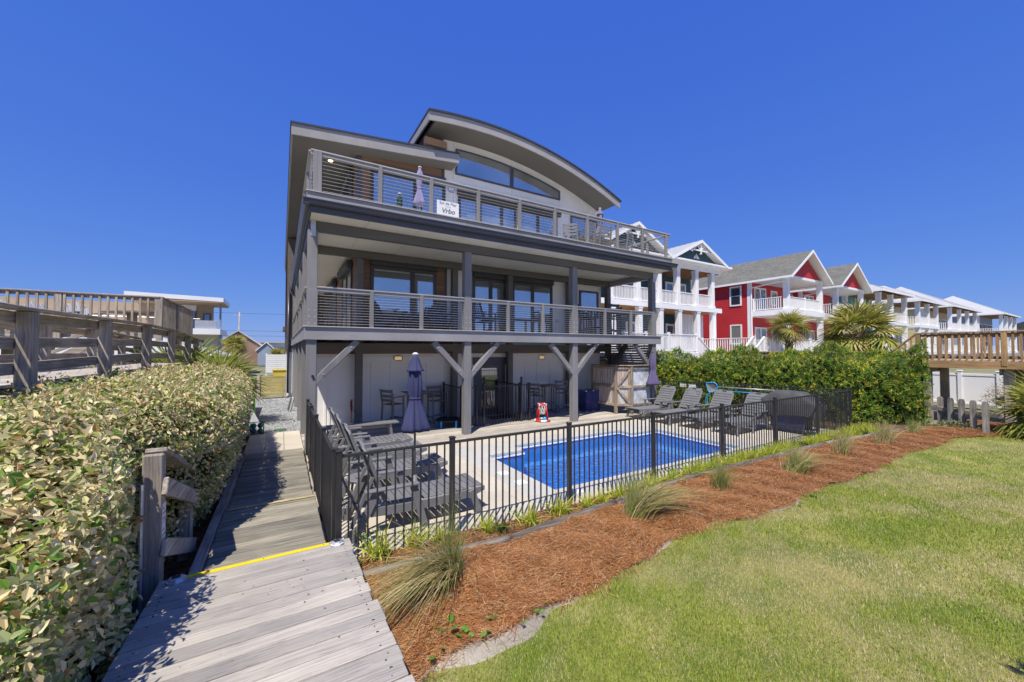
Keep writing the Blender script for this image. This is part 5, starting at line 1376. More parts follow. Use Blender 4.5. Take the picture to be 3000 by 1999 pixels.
def umbrella(name, loc, label, mat, zt, ztie, zb, rs, pole='poly_gray', lean=0, base=True, vent=True, z0=0, seed=0, skirt=1.0):
    t = thing('parasol', loc, label, 'parasol')
    x, y = loc[0], loc[1]; rr = random.Random(seed); ph = [rr.uniform(0, 6.28) for _ in range(4)]
    rod('pole', t, (x, y, loc[2]), (x, y, zt), .02, pole, 10)
    def wob(a, z):
        k = (zt - z - zb * 0) ; return 1 + .2 * math.sin(3 * a + ph[0] + 1.5 * z) + .16 * math.sin(8 * a + ph[1] + 2.5 * z) + .08 * math.sin(13 * a + ph[2])
    H_ = zt - zb; prof = []
    for f, r in ((0, 1.05), (.05, 1.12), (.12, .95), (.22, .8), (.32, .58), (.415, .42), (.43, .42), (.5, .55), (.62, .6), (.74, .55), (.82, .42), (.9, .3), (.98, .12), (1.0, .03)):
        prof.append((rs * r * (skirt if f < .42 else 1), zb + f * H_ * 1.0))
    o = MB(); o.lathe(prof, (x, y, 0), 40, wob); c = o.build('canopy', mat, t, True)
    if vent:
        o = MB(); o.lathe([(rs * .8, zt - H_ * .22), (rs * .72, zt - H_ * .2), (rs * .5, zt - H_ * .12), (rs * .32, zt - .06), (rs * .26, zt - .01)], (x, y, 0), 36, lambda a, z: 1 + .14 * math.sin(8 * a + ph[3]) * min(1, (zt - z) / (H_ * .2))); o.build('vent', mat, c, True)
    ztie_ = zb + .425 * H_
    o = MB(); o.lathe([(rs * .46, ztie_ - .02), (rs * .5, ztie_), (rs * .46, ztie_ + .02)], (x, y, 0), 24, wob); o.build('tie', mat, c, True)
    o = MB(); o.lathe([(.05, zt), (.05, zt + .012), (.02, zt + .03)], (x, y, 0), 14); o.build('finial', 'white_trim' if vent else pole, t)
    if base:
        o = MB(); o.lathe([(.26, 0), (.26, .03), (.22, .06), (.05, .09), (.035, .3)], (x, y, loc[2]), 24); o.build('base', 'poly_gray', t, True)
    return t
umbrella('u', (1.93, 6.38, 0), 'closed blue parasol standing between the loungers by the boardwalk', 'umbrella_blue', 2.3, 1.57, 1.02, .17, seed=3)
xu = xs(1912, 9.72); umbrella('u', (xu, 9.72, 0), 'closed purple parasol in front of the outdoor shower', 'umbrella_purple', 2.33, 1.6, 1.08, .17, seed=5, vent=False, skirt=1.15)
yu = 10.7; xu = xs(1227, yu); umbrella('u', (xu, yu, 5.83), 'closed pale lilac parasol on the top deck beside the white sign', 'umbrella_lilac', float(AY(1227, 490, yu)[2]), 0, float(AY(1227, 600, yu)[2]), .125, 'rail_cap', base=False, seed=8)
yu = 11.3; xu = xs(1168, yu); umbrella('u', (xu, yu, 5.83), 'closed dark green parasol behind the top deck railing', 'umbrella_green', float(AY(1168, 568, yu)[2]), 0, float(AY(1168, 640, yu)[2]), .11, base=False, seed=9)
yu = 10.9; xu = xs(1760, yu); umbrella('u', (xu, yu, 5.83), 'closed slate blue parasol above the top deck table', 'umbrella_slate', float(AY(1760, 612, yu)[2]), 0, float(AY(1760, 697, yu)[2]), .17, base=False, seed=11)
def bar_chair(m='poly_gray'):
    t = proto('bar_chair', '', 'chair')          # faces -y
    for x in (-.24, .24):
        bar('leg', t, (x, -.2, 0), (x, -.19, .94), .04, .05, m); bar('leg', t, (x, .24, 0), (x, .2, .72), .04, .05, m); bar('back_stile', t, (x, .2, .72), (x, .28, 1.18), .04, .05, m)
        bar('armrest', t, (x, -.26, .95), (x, .24, .93), .07, .025, m)
        bar('stretcher', t, (x, -.2, .2), (x, .23, .2), .025, .05, m)
    for k in range(4): bar('seat_slat', t, (-.25, -.17 + k * .105, .71), (.25, -.17 + k * .105, .71), .09, .022, m)
    for z in (.84, .97, 1.12): bar('back_slat', t, (-.24, .21 + (z - .72) * .16, z), (.24, .21 + (z - .72) * .16, z), .02, .085, m)
    bar('footrest', t, (-.25, -.21, .27), (.25, -.21, .27), .03, .06, m); bar('footrest', t, (-.25, -.14, .26), (.25, -.14, .26), .08, .02, m)
    return t
def bar_table(m='poly_gray'):
    t = proto('bar_table', '', 'table')
    for k in range(6): bar('top_slat', t, (-.36, -.31 + k * .125, 1.03), (.36, -.31 + k * .125, 1.03), .115, .025, m)
    for x in (-.22, .22):
        for y in (-.07, .07): bar('leg', t, (x, y, .06), (x, y, 1.01), .035, .05, m)
        bar('foot', t, (x, -.28, .03), (x, .28, .03), .06, .06, m); bar('top_rail', t, (x, -.3, .995), (x, .3, .995), .05, .04, m)
    bar('stretcher', t, (-.22, 0, .35), (.22, 0, .35), .03, .07, m)
    return t
gB = 'grey bar chairs on the wood deck'
instances(bar_chair, [((2.95, 12.0, .026), math.pi / 2 + .5, 'grey bar chair turned sideways beside the inner post', gB), ((4.4, 12.08, .026), .1, 'grey bar chair facing out, next to the small trampoline', gB),
                      ((8.0, 11.6, .026), 2.0, 'grey bar chair beside the black door fence', gB), ((9.35, 11.75, .026), -.35, 'grey bar chair next to the navy toy hamper', gB)])
instances(bar_table, [((3.65, 12.05, .026), 0, 'tall grey bar table behind the blue parasol', 'tall grey bar tables'), ((8.68, 11.85, .026), 0, 'tall grey bar table near the toy basketball hoop', 'tall grey bar tables')])
def adirondack(m):
    t = proto('adirondack_chair', '', 'chair')
    for x in (-.27, .27):
        bar('leg', t, (x, -.42, 0), (x, -.4, .56), .03, .1, m); bar('leg', t, (x, -.42, .36), (x, .42, .03), .03, .12, m); bar('leg', t, (x, .25, 0), (x, .28, .58), .03, .07, m); bar('armrest', t, (x * 1.1, -.52, .575), (x * 1.1, .3, .57), .13, .025, m, .01)
    for k in range(6): bar('seat_slat', t, (-.26, -.42 + k * .1, .4 - k * .035), (.26, -.42 + k * .1, .4 - k * .035), .085, .02, m)
    for k in range(6):
        x = -.23 + k * .092; top = .98 - .18 * abs(k - 2.5) ** 1.6 / 4.3
        bar('back_slat', t, (x, .12, .2), (x * 1.12, .12 + (top - .2) * .42, top), .078, .02, m, .006, (0, -1, .3))
    for z in (.5, .8): bar('back_rail', t, (-.27, .13 + (z - .2) * .42 + .02, z), (.27, .13 + (z - .2) * .42 + .02, z), .03, .06, m)
    return t
zf = Z2
A1 = instances(lambda: adirondack('poly_navy'), [((xs(1130, 11.3), 11.3, zf), .9, 'dark navy adirondack chair on the first deck by the large window', 'navy adirondack chairs on the first deck'), ((xs(1288, 11.6), 11.6, zf), -.15, 'dark navy adirondack chair in front of the brown cladding strip', 'navy adirondack chairs on the first deck')])
pt = proto('side_table', '', 'table')
for k in range(4): bar('top_slat', pt, (-.2, -.17 + k * .11, .45), (.2, -.17 + k * .11, .45), .1, .022, 'poly_navy')
for x in (-.17, .17):
    for y in (-.17, .17): bar('leg', pt, (x, y, 0), (x, y, .44), .05, .05, 'poly_navy')
place(pt, (xs(1214, 11.5), 11.5, zf)); pt['label'] = 'small navy table between the two adirondack chairs'
def rocker(m):
    t = proto('rocking_chair', '', 'chair')
    for x in (-.27, .27):
        b = MB(); b.tube([(x, -.5 + .11 * k, .02 + .09 * ((k - 4.5) / 4.5) ** 2) for k in range(10)], .025, 6); b.build('rocker', m, t)
        bar('leg', t, (x, -.26, .05), (x, -.26, .66), .05, .05, m); bar('leg', t, (x, .24, .05), (x, .24, .45), .05, .05, m); bar('back_stile', t, (x, .24, .45), (x, .48, 1.16), .05, .05, m); bar('armrest', t, (x, -.34, .67), (x, .32, .65), .09, .03, m)
    for k in range(5): bar('seat_slat', t, (-.27, -.25 + k * .11, .42 - k * .012), (.27, -.25 + k * .11, .42 - k * .012), .095, .022, m)
    for k in range(6): x = -.21 + k * .084; bar('back_slat', t, (x, .25, .47), (x, .46, 1.1), .045, .018, m)
    bar('head_rail', t, (-.3, .475, 1.13), (.3, .475, 1.13), .03, .11, m)
    return t
r = rocker('poly_navy'); place(r, (xs(1418, 11.3), 11.3, zf), .35); r['label'] = 'black slatted rocking chair on the first deck by the glass doors'
gH = 'dark bar chairs around the high table on the first deck'
instances(lambda: bar_chair('poly_charcoal'), [((9.75, 11.1, zf), 1.4, 'dark bar chair at the post end of the first deck high table', gH), ((10.6, 11.75, zf), 0, 'dark bar chair behind the first deck high table', gH), ((10.6, 10.6, zf), math.pi, 'dark bar chair between the high table and the cable railing', gH), ((11.4, 11.2, zf), -1.5, 'dark bar chair at the outer end of the first deck high table', gH)])
q = bar_table('poly_charcoal'); place(q, (10.6, 11.2, zf), 0, 1.0); q['label'] = 'dark high table at the far end of the first deck'
def dining_chair():
    t = proto('deck_chair', '', 'chair'); m = 'poly_gray'
    for x in (-.24, .24):
        bar('leg', t, (x, -.22, 0), (x, -.22, .64), .04, .05, m); bar('leg', t, (x, .22, 0), (x, .32, .92), .04, .05, m); bar('armrest', t, (x, -.27, .65), (x, .25, .64), .07, .025, m)
    for k in range(4): bar('seat_slat', t, (-.25, -.19 + k * .12, .43), (.25, -.19 + k * .12, .43), .1, .022, m)
    for z in (.55, .66, .77, .88): bar('back_slat', t, (-.24, .24 + (z - .4) * .12, z), (.24, .24 + (z - .4) * .12, z), .02, .075, m)
    return t
gD = 'grey chairs around the top deck table'
instances(dining_chair, [((xs(1676, 10.5), 10.5, Z3), 2.3, 'grey top deck chair turned at an angle, farthest from the glass', gD), ((xs(1712, 10.1), 10.1, Z3), 3.3, 'grey top deck chair with its back to the railing, left of the slate parasol', gD), ((xs(1760, 10.1), 10.1, Z3), 3.1, 'grey top deck chair right below the slate parasol', gD), ((xs(1826, 10.3), 10.3, Z3), 3.5, 'grey top deck chair nearest the open end railing', gD)])
tb = thing('patio_table', (xs(1752, 10.9), 10.9, Z3), 'grey table on the top deck around the slate parasol', 'table')
xt = xs(1752, 10.9)
for k in range(6): box('top_slat', tb, (xt - .8, 10.5 + k * .14, Z3 + .7), (xt + .8, 10.63 + k * .14, Z3 + .73), 'poly_gray', .006)
for x in (-.65, .65):
    for y in (10.6, 11.2): box('leg', tb, (xt + x - .04, y - .04, Z3), (xt + x + .04, y + .04, Z3 + .7), 'poly_gray', .006)
paint('poly_pale', (.55, .56, .58), .5, .1)
def pale_adirondack():
    t = adirondack('poly_pale')
    for c in t.children:
        if c.name.startswith(('armrest', 'seat')):
            me = c.data.copy(); me.materials.clear(); me.materials.append(M['poly_navy']); c.data = me
    return t
gP = 'pale adirondack chairs on the raised deck'
lbl = 'pale adirondack chair with navy seat behind the raised deck railing'
instances(pale_adirondack, [((xs(20, 18.6), 18.6, 3.04), .8, lbl, gP), ((xs(130, 18.8), 18.8, 3.04), .9, lbl, gP), ((xs(240, 18.4), 18.4, 3.04), .7, lbl, gP)])
rt = thing('round_table', (xs(385, 19.5), 19.5, 3.04), 'round slatted timber table on the raised deck', 'table')
b = MB(); b.lathe([(.85, 0), (.85, .05)], (xs(385, 19.5), 19.5, 3.75), 24); b.build('table_top', 'old_x', rt); rod('pedestal', rt, (xs(385, 19.5), 19.5, 3.04), (xs(385, 19.5), 19.5, 3.76), .15, 'old_z', 10)

# ------------------------------------------------------------------ outdoor shower
SH = thing('outdoor_shower', (11.4, 10.7, 0), 'outdoor shower stall of rusty corrugated metal in a timber frame', 'shower')
def corr(p0, p1, z0, z1, mat):
    p0 = np.array(p0, float); p1 = np.array(p1, float); d = p1 - p0; L = np.linalg.norm(d); d /= L; nn = np.array([-d[1], d[0]])
    n = max(6, int(L / .017)); V = []; F = []
    for k in range(n + 1):
        q = p0 + d * L * k / n + nn * .009 * math.sin(2 * math.pi * k * L / n / .068)
        V += [(*q, z0), (*q, z1)]
    for k in range(n): F.append((2 * k, 2 * k + 2, 2 * k + 3, 2 * k + 1))
    return put('corrugated_panel', me_from('corr', V, F, mat, True), SH)
c0, c1, c2, c3 = np.array([10.66, 11.55]), np.array([10.66, 10.32]), np.array([11.1, 9.96]), np.array([12.18, 9.96])
for c in (c0, c1, c2, c3): box('post', SH, (c[0] - .05, c[1] - .05, .026), (c[0] + .05, c[1] + .05, 1.8), 'shower_wood', .006)
for a, c, mt in ((c0, c1, 'corrugated_rust'), (c1, c2, 'corrugated_rust'), (c2, c3, 'corrugated')):
    corr(a, c, .36, 1.72, mt)
    u = unit(c - a); nn = np.array([u[1], -u[0]]); nn = nn if np.dot(nn, -a) > 0 else -nn
    for z in (.36, 1.03, 1.72): bar('frame_rail', SH, (*(a + nn * .03), z), (*(c + nn * .03), z), .04, .09, 'shower_wood')
    bar('cap', SH, (*(a + nn * .02), 1.815), (*(c + nn * .02), 1.815), .14, .03, 'shower_wood')
u = unit(c2 - c1); nn = np.array([u[1], -u[0]]); nn = nn if np.dot(nn, -c1) > 0 else -nn
bar('door_brace', SH, (*(c1 + nn * .055 + u * .06), 1.05), (*(c2 + nn * .055 - u * .06), 1.66), .03, .08, 'shower_wood'); bar('door_brace', SH, (*(c1 + nn * .055 + u * .06), .98), (*(c2 + nn * .055 - u * .06), .4), .03, .08, 'shower_wood')
box('door_stile', SH, (c2[0] - .11, c2[1] + .02, .4), (c2[0] - .05, c2[1] + .09, 1.7), 'shower_wood', .005)
# shower fittings and small wire caddy
b = MB(); b.tube([(11.0, 11.6, 1.7), (11.0, 11.6, 2.02), (11.35, 11.5, 2.04), (11.4, 11.48, 1.98)], .014, 6); b.build('shower_pipe', 'galvanised', SH)

# ------------------------------------------------------------------ toys and small things on the deck
paint('mesh_net', (.035, .045, .17), .8, .1)
nt = M['mesh_net'].node_tree; bs = nt.nodes['Principled BSDF']; bs.inputs['Alpha'].default_value = .72
TB = thing('toy_hamper', (10.25, 11.3, 0), 'navy mesh hamper holding toys beside the outdoor shower', 'hamper')
hx0, hx1, hy0, hy1 = 10.0, 10.72, 11.2, 11.75
for x in (hx0, (hx0 + hx1) / 2, hx1):
    for y in (hy0, hy1):
        rod('frame_tube', TB, (x, y, .05), (x, y, .82), .011, 'bin_navy', 6)
        for z in (.05, .82): box('connector', TB, (x - .02, y - .02, z - .02), (x + .02, y + .02, z + .02), 'plastic_white', .006)
for z in (.05, .82):
    for y in (hy0, hy1): rod('frame_tube', TB, (hx0, y, z), (hx1, y, z), .011, 'bin_navy', 6)
    for x in (hx0, hx1): rod('frame_tube', TB, (x, hy0, z), (x, hy1, z), .011, 'bin_navy', 6)
b = MB(); b.quad((hx0, hy0, .07), (hx1, hy0, .07), (hx1, hy0, .8), (hx0, hy0, .8)); b.quad((hx0, hy0, .07), (hx0, hy1, .07), (hx0, hy1, .8), (hx0, hy0, .8)); b.quad((hx1, hy0, .07), (hx1, hy1, .07), (hx1, hy1, .8), (hx1, hy0, .8)); b.quad((hx0, hy1, .07), (hx1, hy1, .07), (hx1, hy1, .8), (hx0, hy1, .8)); b.build('mesh_side', 'mesh_net', TB, fix=False)
t = props(MB().tube([(10.06, 11.32, .5), (10.2, 11.3, .35), (10.34, 11.26, .2)], .05, 8).build('pool_toy', 'plastic_pink', None, True), 'pink foam toy inside the navy hamper', 'toy')
t = props(MB().lathe([(.02, .0), (.09, .03), (.1, .1), (.06, .17), (.09, .2), (.1, .27), (.03, .32)], (10.5, 11.3, .08), 14).build('water_toy', 'plastic_yellow', None, True), 'mustard yellow water toy inside the navy hamper', 'toy')
b = MB(); b.lathe([(.01, -.11), (.07, -.08), (.11, 0), (.07, .08), (.01, .11)], (10.18, 11.4, .16), 14); props(b.build('ball', 'plastic_teal', None, True), 'dark teal ball at the bottom of the navy hamper', 'ball')
# toy basketball hoop
HP = thing('toy_hoop', (7.45, 10.5, .026), 'red and white floating toy basketball hoop on the wood deck', 'toy')
hc = np.array([7.45, 10.5])
for k in range(8):
    a0, a1 = 2 * math.pi * k / 8, 2 * math.pi * (k + 1) / 8
    b = MB(); b.tube([(hc[0] + .24 * math.cos(a), hc[1] + .24 * math.sin(a), .065) for a in np.linspace(a0, a1, 5)], .038, 8); b.build('base_ring', 'plastic_white' if k % 2 else 'plastic_red', HP, True)
for k in range(4):
    a = 2 * math.pi * k / 4 + .4; rod('leg', HP, (hc[0] + .23 * math.cos(a), hc[1] + .23 * math.sin(a), .08), (hc[0] + .15 * math.cos(a), hc[1] + .15 * math.sin(a), .57), .018, 'plastic_red', 8); rod('joint', HP, (hc[0] + .15 * math.cos(a), hc[1] + .15 * math.sin(a), .54), (hc[0] + .15 * math.cos(a), hc[1] + .15 * math.sin(a), .61), .026, 'plastic_white', 8)
b = MB(); b.tube([(hc[0] + .15 * math.cos(a), hc[1] + .15 * math.sin(a), .59) for a in np.linspace(0, 2 * math.pi, 20, endpoint=False)], .02, 8, True); b.build('rim', 'plastic_red', HP, True)
b = MB()
for k in range(10):
    for s_ in (-1, 1):
        pts = []
        for j in range(6):
            t = j / 5; a = 2 * math.pi * (k + s_ * t * 1.5) / 10; r_ = .145 - .06 * t; pts.append((hc[0] + r_ * math.cos(a), hc[1] + r_ * math.sin(a), .58 - .32 * t))
        b.tube(pts, .0055, 4)
b.build('net', 'plastic_white', HP)
b = MB(); b.lathe([(.005, -.07), (.04, -.058), (.07, 0), (.04, .058), (.005, .07)], (7.52, 10.45, .1), 16); props(b.build('ball', 'plastic_blue', None, True), 'small bright blue ball inside the toy hoop ring', 'ball')
# mini trampoline with blue legs
TP = thing('mini_trampoline', (4.45, 11.2, .026), 'small black round trampoline with bright blue legs', 'trampoline')
tc = (4.45, 11.25)
b = MB(); b.tube([(tc[0] + .38 * math.cos(a), tc[1] + .38 * math.sin(a), .25) for a in np.linspace(0, 2 * math.pi, 28, endpoint=False)], .018, 8, True); b.build('ring', 'black_rubber', TP, True)
b = MB(); b.lathe([(.36, .0), (.36, .004)], (*tc, .25), 28); b.build('mat', 'black_rubber', TP)
for k in range(5):
    a = 2 * math.pi * k / 5 - 1.3; bar('leg', TP, (tc[0] + .37 * math.cos(a), tc[1] + .37 * math.sin(a), .27), (tc[0] + .38 * math.cos(a), tc[1] + .38 * math.sin(a), .027), .06, .025, 'plastic_blue', .005, (math.cos(a), math.sin(a), 0))
# red yard hydrant
YH = thing('yard_hydrant', (1.82, 12.2, 0), 'dark red yard hydrant with hose beside the inner post', 'hydrant')
rod('riser', YH, (1.8, 12.25, .026), (1.8, 12.25, .6), .022, 'brass', 8); b = MB(); b.tube([(1.8, 12.25, .58), (1.8, 12.23, .68), (1.79, 12.2, .8), (1.8, 12.18, .93)], [.03, .035, .03, .02], 8); b.build('head', 'pump_red', YH, True); b = MB(); b.tube([(1.8, 12.22, .9), (1.76, 12.12, .88), (1.75, 12.1, .72)], .013, 6); b.build('handle', 'pump_red', YH); b = MB(); b.tube([(1.86, 12.2, .62), (1.9, 12.15, .5), (1.86, 12.15, .25), (1.82, 12.1, .04)], .014, 6); b.build('hose', 'plastic_teal', YH)
# covered grill
GR = thing('covered_grill', (12.75, 5.5, 0), 'barbecue grill under a black fabric cover by the fence corner', 'grill')
def ring(z, a, c, r=.12, n=28, ox=0):
    out = []
    for k in range(n):
        t = 2 * math.pi * k / n; ca, sa = math.cos(t), math.sin(t); e = 3.2
        out.append((12.75 + ox + a * math.copysign(abs(ca) ** (2 / e), ca), 5.5 + c * math.copysign(abs(sa) ** (2 / e), sa), z))
    return out
b = MB(); lv = [(.5, .34, .8), (.55, .35, .81), (.85, .34, .8), (.9, .33, .78), (.95, .31, .7), (1.1, .27, .5), (1.18, .2, .4), (1.2, .08, .25)]
rng2 = random.Random(4); V = []; F = []; n = 28
for i, (z, a, c) in enumerate(lv):
    for k, p in enumerate(ring(z, a, c)):
        w_ = 1 + (.03 * math.sin(k * 1.7 + i) + .02 * rng2.uniform(-1, 1)) * (1 if i < 5 else .5)
        V.append((12.75 + (p[0] - 12.75) * w_, 5.5 + (p[1] - 5.5) * w_, p[2] + (.05 * math.sin(k * .9) if i == 0 else 0)))
for i in range(len(lv) - 1):
    for k in range(n): q = (k + 1) % n; F.append((i * n + k, i * n + q, (i + 1) * n + q, (i + 1) * n + k))
F.append(tuple((len(lv) - 1) * n + k for k in range(n)))
b.add(V, F); b.build('cover', 'grill_cover', GR, True)
box('cabinet', GR, (12.52, 5.05, .14), (12.98, 5.95, .85), 'poly_charcoal', .02); box('door', GR, (12.505, 5.1, .2), (12.52, 5.48, .5), 'bin_navy', .006); box('door', GR, (12.505, 5.52, .2), (12.52, 5.9, .5), 'bin_navy', .006)
for y in (5.0, 6.0): rod('wheel', GR, (12.55, y - .03, .09), (12.55, y + .03, .09), .09, 'black_rubber', 16); box('foot_rail', GR, (12.45, y - .04, .1), (13.02, y + .04, .16), 'gray_paint', .01)
# propane tank
PT = thing('propane_tank', (13.85, 10.9, 0), 'upright white propane tank with collar behind the pool fence', 'tank')
pc = (xs(1963, 10.7), 10.7)
b = MB(); b.lathe([(.3, .0), (.33, .05), (.37, .12), (.38, .2), (.38, .85), (.36, .95), (.28, 1.03), (.1, 1.08)], (*pc, 0), 28); b.build('tank_body', 'white_paint', PT, True)
b = MB()
for k in range(18):
    if k % 6 == 5: continue
    a0, a1 = 2 * math.pi * k / 18, 2 * math.pi * (k + 1) / 18
    b.quad((pc[0] + .2 * math.cos(a0), pc[1] + .2 * math.sin(a0), 1.03), (pc[0] + .2 * math.cos(a1), pc[1] + .2 * math.sin(a1), 1.03), (pc[0] + .24 * math.cos(a1), pc[1] + .24 * math.sin(a1), 1.26), (pc[0] + .24 * math.cos(a0), pc[1] + .24 * math.sin(a0), 1.26))
b.build('collar', 'white_trim', PT, fix=False); b = MB(); b.tube([(pc[0] + .24 * math.cos(a), pc[1] + .24 * math.sin(a), 1.26) for a in np.linspace(0, 2 * math.pi, 22, endpoint=False)], .014, 6, True); b.build('collar_rim', 'white_trim', PT)
# skimmer net and poles on the fence
uF = unit(FBp - FA)
NT = thing('skimmer_net', tuple(AF(2085, 1136, .1)), 'blue framed pool skimmer net hung on the fence with its pole', 'net')
pts = [AF(px, py, .1) for px, py in ((2070, 1122), (2090, 1120.5), (2099, 1126), (2103, 1134), (2101, 1144), (2088, 1149.5), (2077, 1149), (2073, 1140), (2069.5, 1128))]
b = MB(); b.tube(pts, .016, 8, True); b.build('net_frame', 'plastic_blue', NT, True)
b = MB(); c_ = np.mean(pts, axis=0) + np.array([.06, 0, -.05]); V = pts + [c_]; b.add(V, [(k, (k + 1) % 9, 9) for k in range(9)]); b.build('net', 'net_gray', NT, fix=False)
rod('pole', NT, AF(2102, 1134, .1), AF(2290, 1145.5, .1), .016, 'galvanised', 8)
PL = thing('pool_pole', tuple(AF(2200, 1150, .12)), 'bright blue pool brush pole hung below the skimmer pole', 'pole')
rod('pole', PL, AF(2106, 1145, .12), AF(2270, 1156, .12), .014, 'plastic_blue', 8)
b = MB(); b.tube([AF(2076, 1152, .12), AF(2068, 1165, .12), AF(2066, 1180, .12), AF(2071, 1188, .12)], .01, 6); b.tube([AF(2079, 1152, .12), AF(2072, 1166, .12), AF(2073, 1182, .12), AF(2077, 1190, .12)], .01, 6); b.build('brush_hook', 'plastic_blue', PL)
for px, py in ((2118, 1134), (2295, 1143)): p = AF(px, py, .05); q_ = AF(px, py, .13); rod('hanger', NT, p, q_, .012, 'galvanised', 6)
# pool signs on the fence
def plate(name, pxa, pya, pxb, pyb, label):
    A_ = AF(pxa, pya, .03); B_ = AF(pxb, pyb, .03); t = thing(name, tuple((A_ + B_) / 2), label, 'sign')
    d = np.array([B_[0] - A_[0], B_[1] - A_[1], 0]); w = np.linalg.norm(d); d /= w; h = A_[2] - B_[2]; c = (A_ + B_) / 2
    nrm = np.array([d[1], -d[0], 0])
    mw = Matrix(((d[0], 0, nrm[0], c[0]), (d[1], 0, nrm[1], c[1]), (0, 1, 0, c[2]), (0, 0, 0, 1)))
    put('plate', boxmesh(w, h, .004, 'plastic_white', .001), t, mw)
    return t, mw @ Matrix.Translation((0, 0, .0035)), w, h
t, mw, w, h = plate('pool_rules_sign', 2018, 1127, 2039, 1157, 'white pool rules sign with blue heading on the fence')
put('border', me_from('border', [(-w * .46, -h * .47, 0), (w * .46, -h * .47, 0), (w * .46, -h * .46, 0), (-w * .46, -h * .46, 0)], [(0, 1, 2, 3)], 'ink_blue'), t, mw)
text('heading', 'POOL RULES', h * .12, 'ink_blue', t, mw @ Matrix.Translation((0, h * .38, 0)), True)
for k in range(9):
    L_ = w * (.74 - .2 * ((k * 7) % 3) / 3); put('text_line', me_from('line', [(-w * .4, -.006, 0), (-w * .4 + L_, -.006, 0), (-w * .4 + L_, .006, 0), (-w * .4, .006, 0)], [(0, 1, 2, 3)], 'ink_gray'), t, mw @ Matrix.Translation((0, h * (.25 - k * .078), 0)))
t, mw, w, h = plate('warning_sign', 1992, 1124.5, 2010, 1134, 'small white no diving sign with red circle on the fence')
b = MB(); b.tube([(w * .28 + h * .3 * math.cos(a), h * .3 * math.sin(a), 0) for a in np.linspace(0, 6.283, 16, endpoint=False)], .008, 4, True); b.bar((w * .28 - h * .2, h * .2, 0), (w * .28 + h * .2, -h * .2, 0), .012, .004)
o = b.build('symbol', 'ink_red', t); o.parent = None; me = o.data; bpy.data.objects.remove(o); put('symbol', me, t, mw)
for k in range(2): put('text_line', me_from('line', [(-w * .42, -.01, 0), (w * .05, -.01, 0), (w * .05, .01, 0), (-w * .42, .01, 0)], [(0, 1, 2, 3)], 'ink_gray'), t, mw @ Matrix.Translation((0, h * (.15 - k * .35), 0)))
# house name sign on the top railing
A_ = AY(1280, 585, 9.38); B_ = AY(1344, 637, 9.38)
SG = thing('rental_sign', (float(A_[0] + B_[0]) / 2, 9.38, 6.0), 'white banner sign with grey lettering hung on the top deck railing', 'sign')
x0, x1 = float(A_[0]), float(B_[0]); z1 = 6.52; z0 = 5.86
zc_ = float(AY(1280, 585, 9.38)[2]); z1 = zc_; z0 = float(AY(1280, 626, 9.38)[2])
box('panel', SG, (x0, 9.372, z0), (x1, 9.384, z1), 'plastic_white', .001)
xm = (x0 + x1) / 2; hh = z1 - z0
text('lettering', 'Sol de Mar', hh * .3, 'ink_dark', SG, facing_front(xm, 9.3705, z1 - hh * .17))
text('lettering', 'find us on', hh * .1, 'ink_gray', SG, facing_front(xm, 9.3705, z1 - hh * .38))
text('lettering', 'Vrbo', hh * .5, 'ink_gray', SG, facing_front(xm, 9.3705, z0 + hh * .3), True, shear=.25)

# ------------------------------------------------------------------ along the side path
RT = thing('timber_planter', (-1.0, 15, 0), 'low timber retaining wall along the gravel path', 'planter')
box('wall', RT, (-1.12, 13.4, 0), (-1.02, 19, .62), 'old_y', .006); box('cap', RT, (-1.2, 13.3, .62), (-.9, 19, .66), 'gate_wood', .006)
gC = 'white cornhole boards leaning by the gravel'
def board():
    t = proto('cornhole_board', '', 'game board')
    box('top', t, (-.3, -.02, 0), (.3, .0, 1.05), 'plastic_white', .004)
    for x in (-.3, .27): box('side', t, (x, .002, 0), (x + .03, .12, 1.05), 'plastic_white', .004)
    o = MB(); o.lathe([(.075, 0), (.075, .003)], (0, 0, 0), 20); o = o.build('hole', 'ink_dark', t); o.matrix_basis = Matrix.Translation((0, -.022, .85)) @ Matrix.Rotation(math.pi / 2, 4, 'X')
    return t
cb = instances(board, [((-.62, 13.75, 0), 1.35, 'white cornhole board leaning against the hedge behind its twin', gC), ((-.5, 13.55, 0), 1.3, 'white cornhole board at the front, above the teal balls', gC)])
for o in cb: o.matrix_basis = o.matrix_basis @ Matrix.Rotation(-.45, 4, 'X') @ Matrix.Scale(.75, 4)
BC = thing('ball_caddy', (-.55, 13.05, .012), 'small black caddy for bocce balls at the end of the paved path', 'caddy')
b = MB()
for x in (-.72, -.4):
    b.tube([(x, 12.98, .02), (x, 12.98, .2), (x, 13.16, .2), (x, 13.16, .02)], .012, 6)
b.tube([(-.72, 12.98, .2), (-.7, 12.98, .36), (-.42, 12.98, .36), (-.4, 12.98, .2)], .012, 6); b.tube([(-.72, 12.98, .03), (-.4, 12.98, .03)], .01, 6); b.tube([(-.72, 13.16, .03), (-.4, 13.16, .03)], .01, 6); b.build('frame', 'black_rubber', BC)
for k, (x, z) in enumerate(((-.64, .1), (-.48, .1), (-.64, .25), (-.48, .25))):
    o = MB(); o.lathe([(.005, -.08), (.045, -.066), (.08, 0), (.045, .066), (.005, .08)], (x, 13.06, z), 16); props(o.build('bocce_ball', 'plastic_teal', None, True), 'dark teal bocce ball held in the black caddy', 'ball', 'teal bocce balls in the caddy')
for k, (x, y) in enumerate(((-.83, 15.0), (-.77, 15.1), (-.71, 14.95))):
    o = MB(); o.tube([(x, y, .0), (x - .02, y, .5), (x - .03, y + .03, .95)], .035, 8); props(o.build('pool_noodle', 'plastic_green', None, True), 'bright green foam pool noodle standing behind the cornhole boards', 'pool noodle', 'green pool noodles')
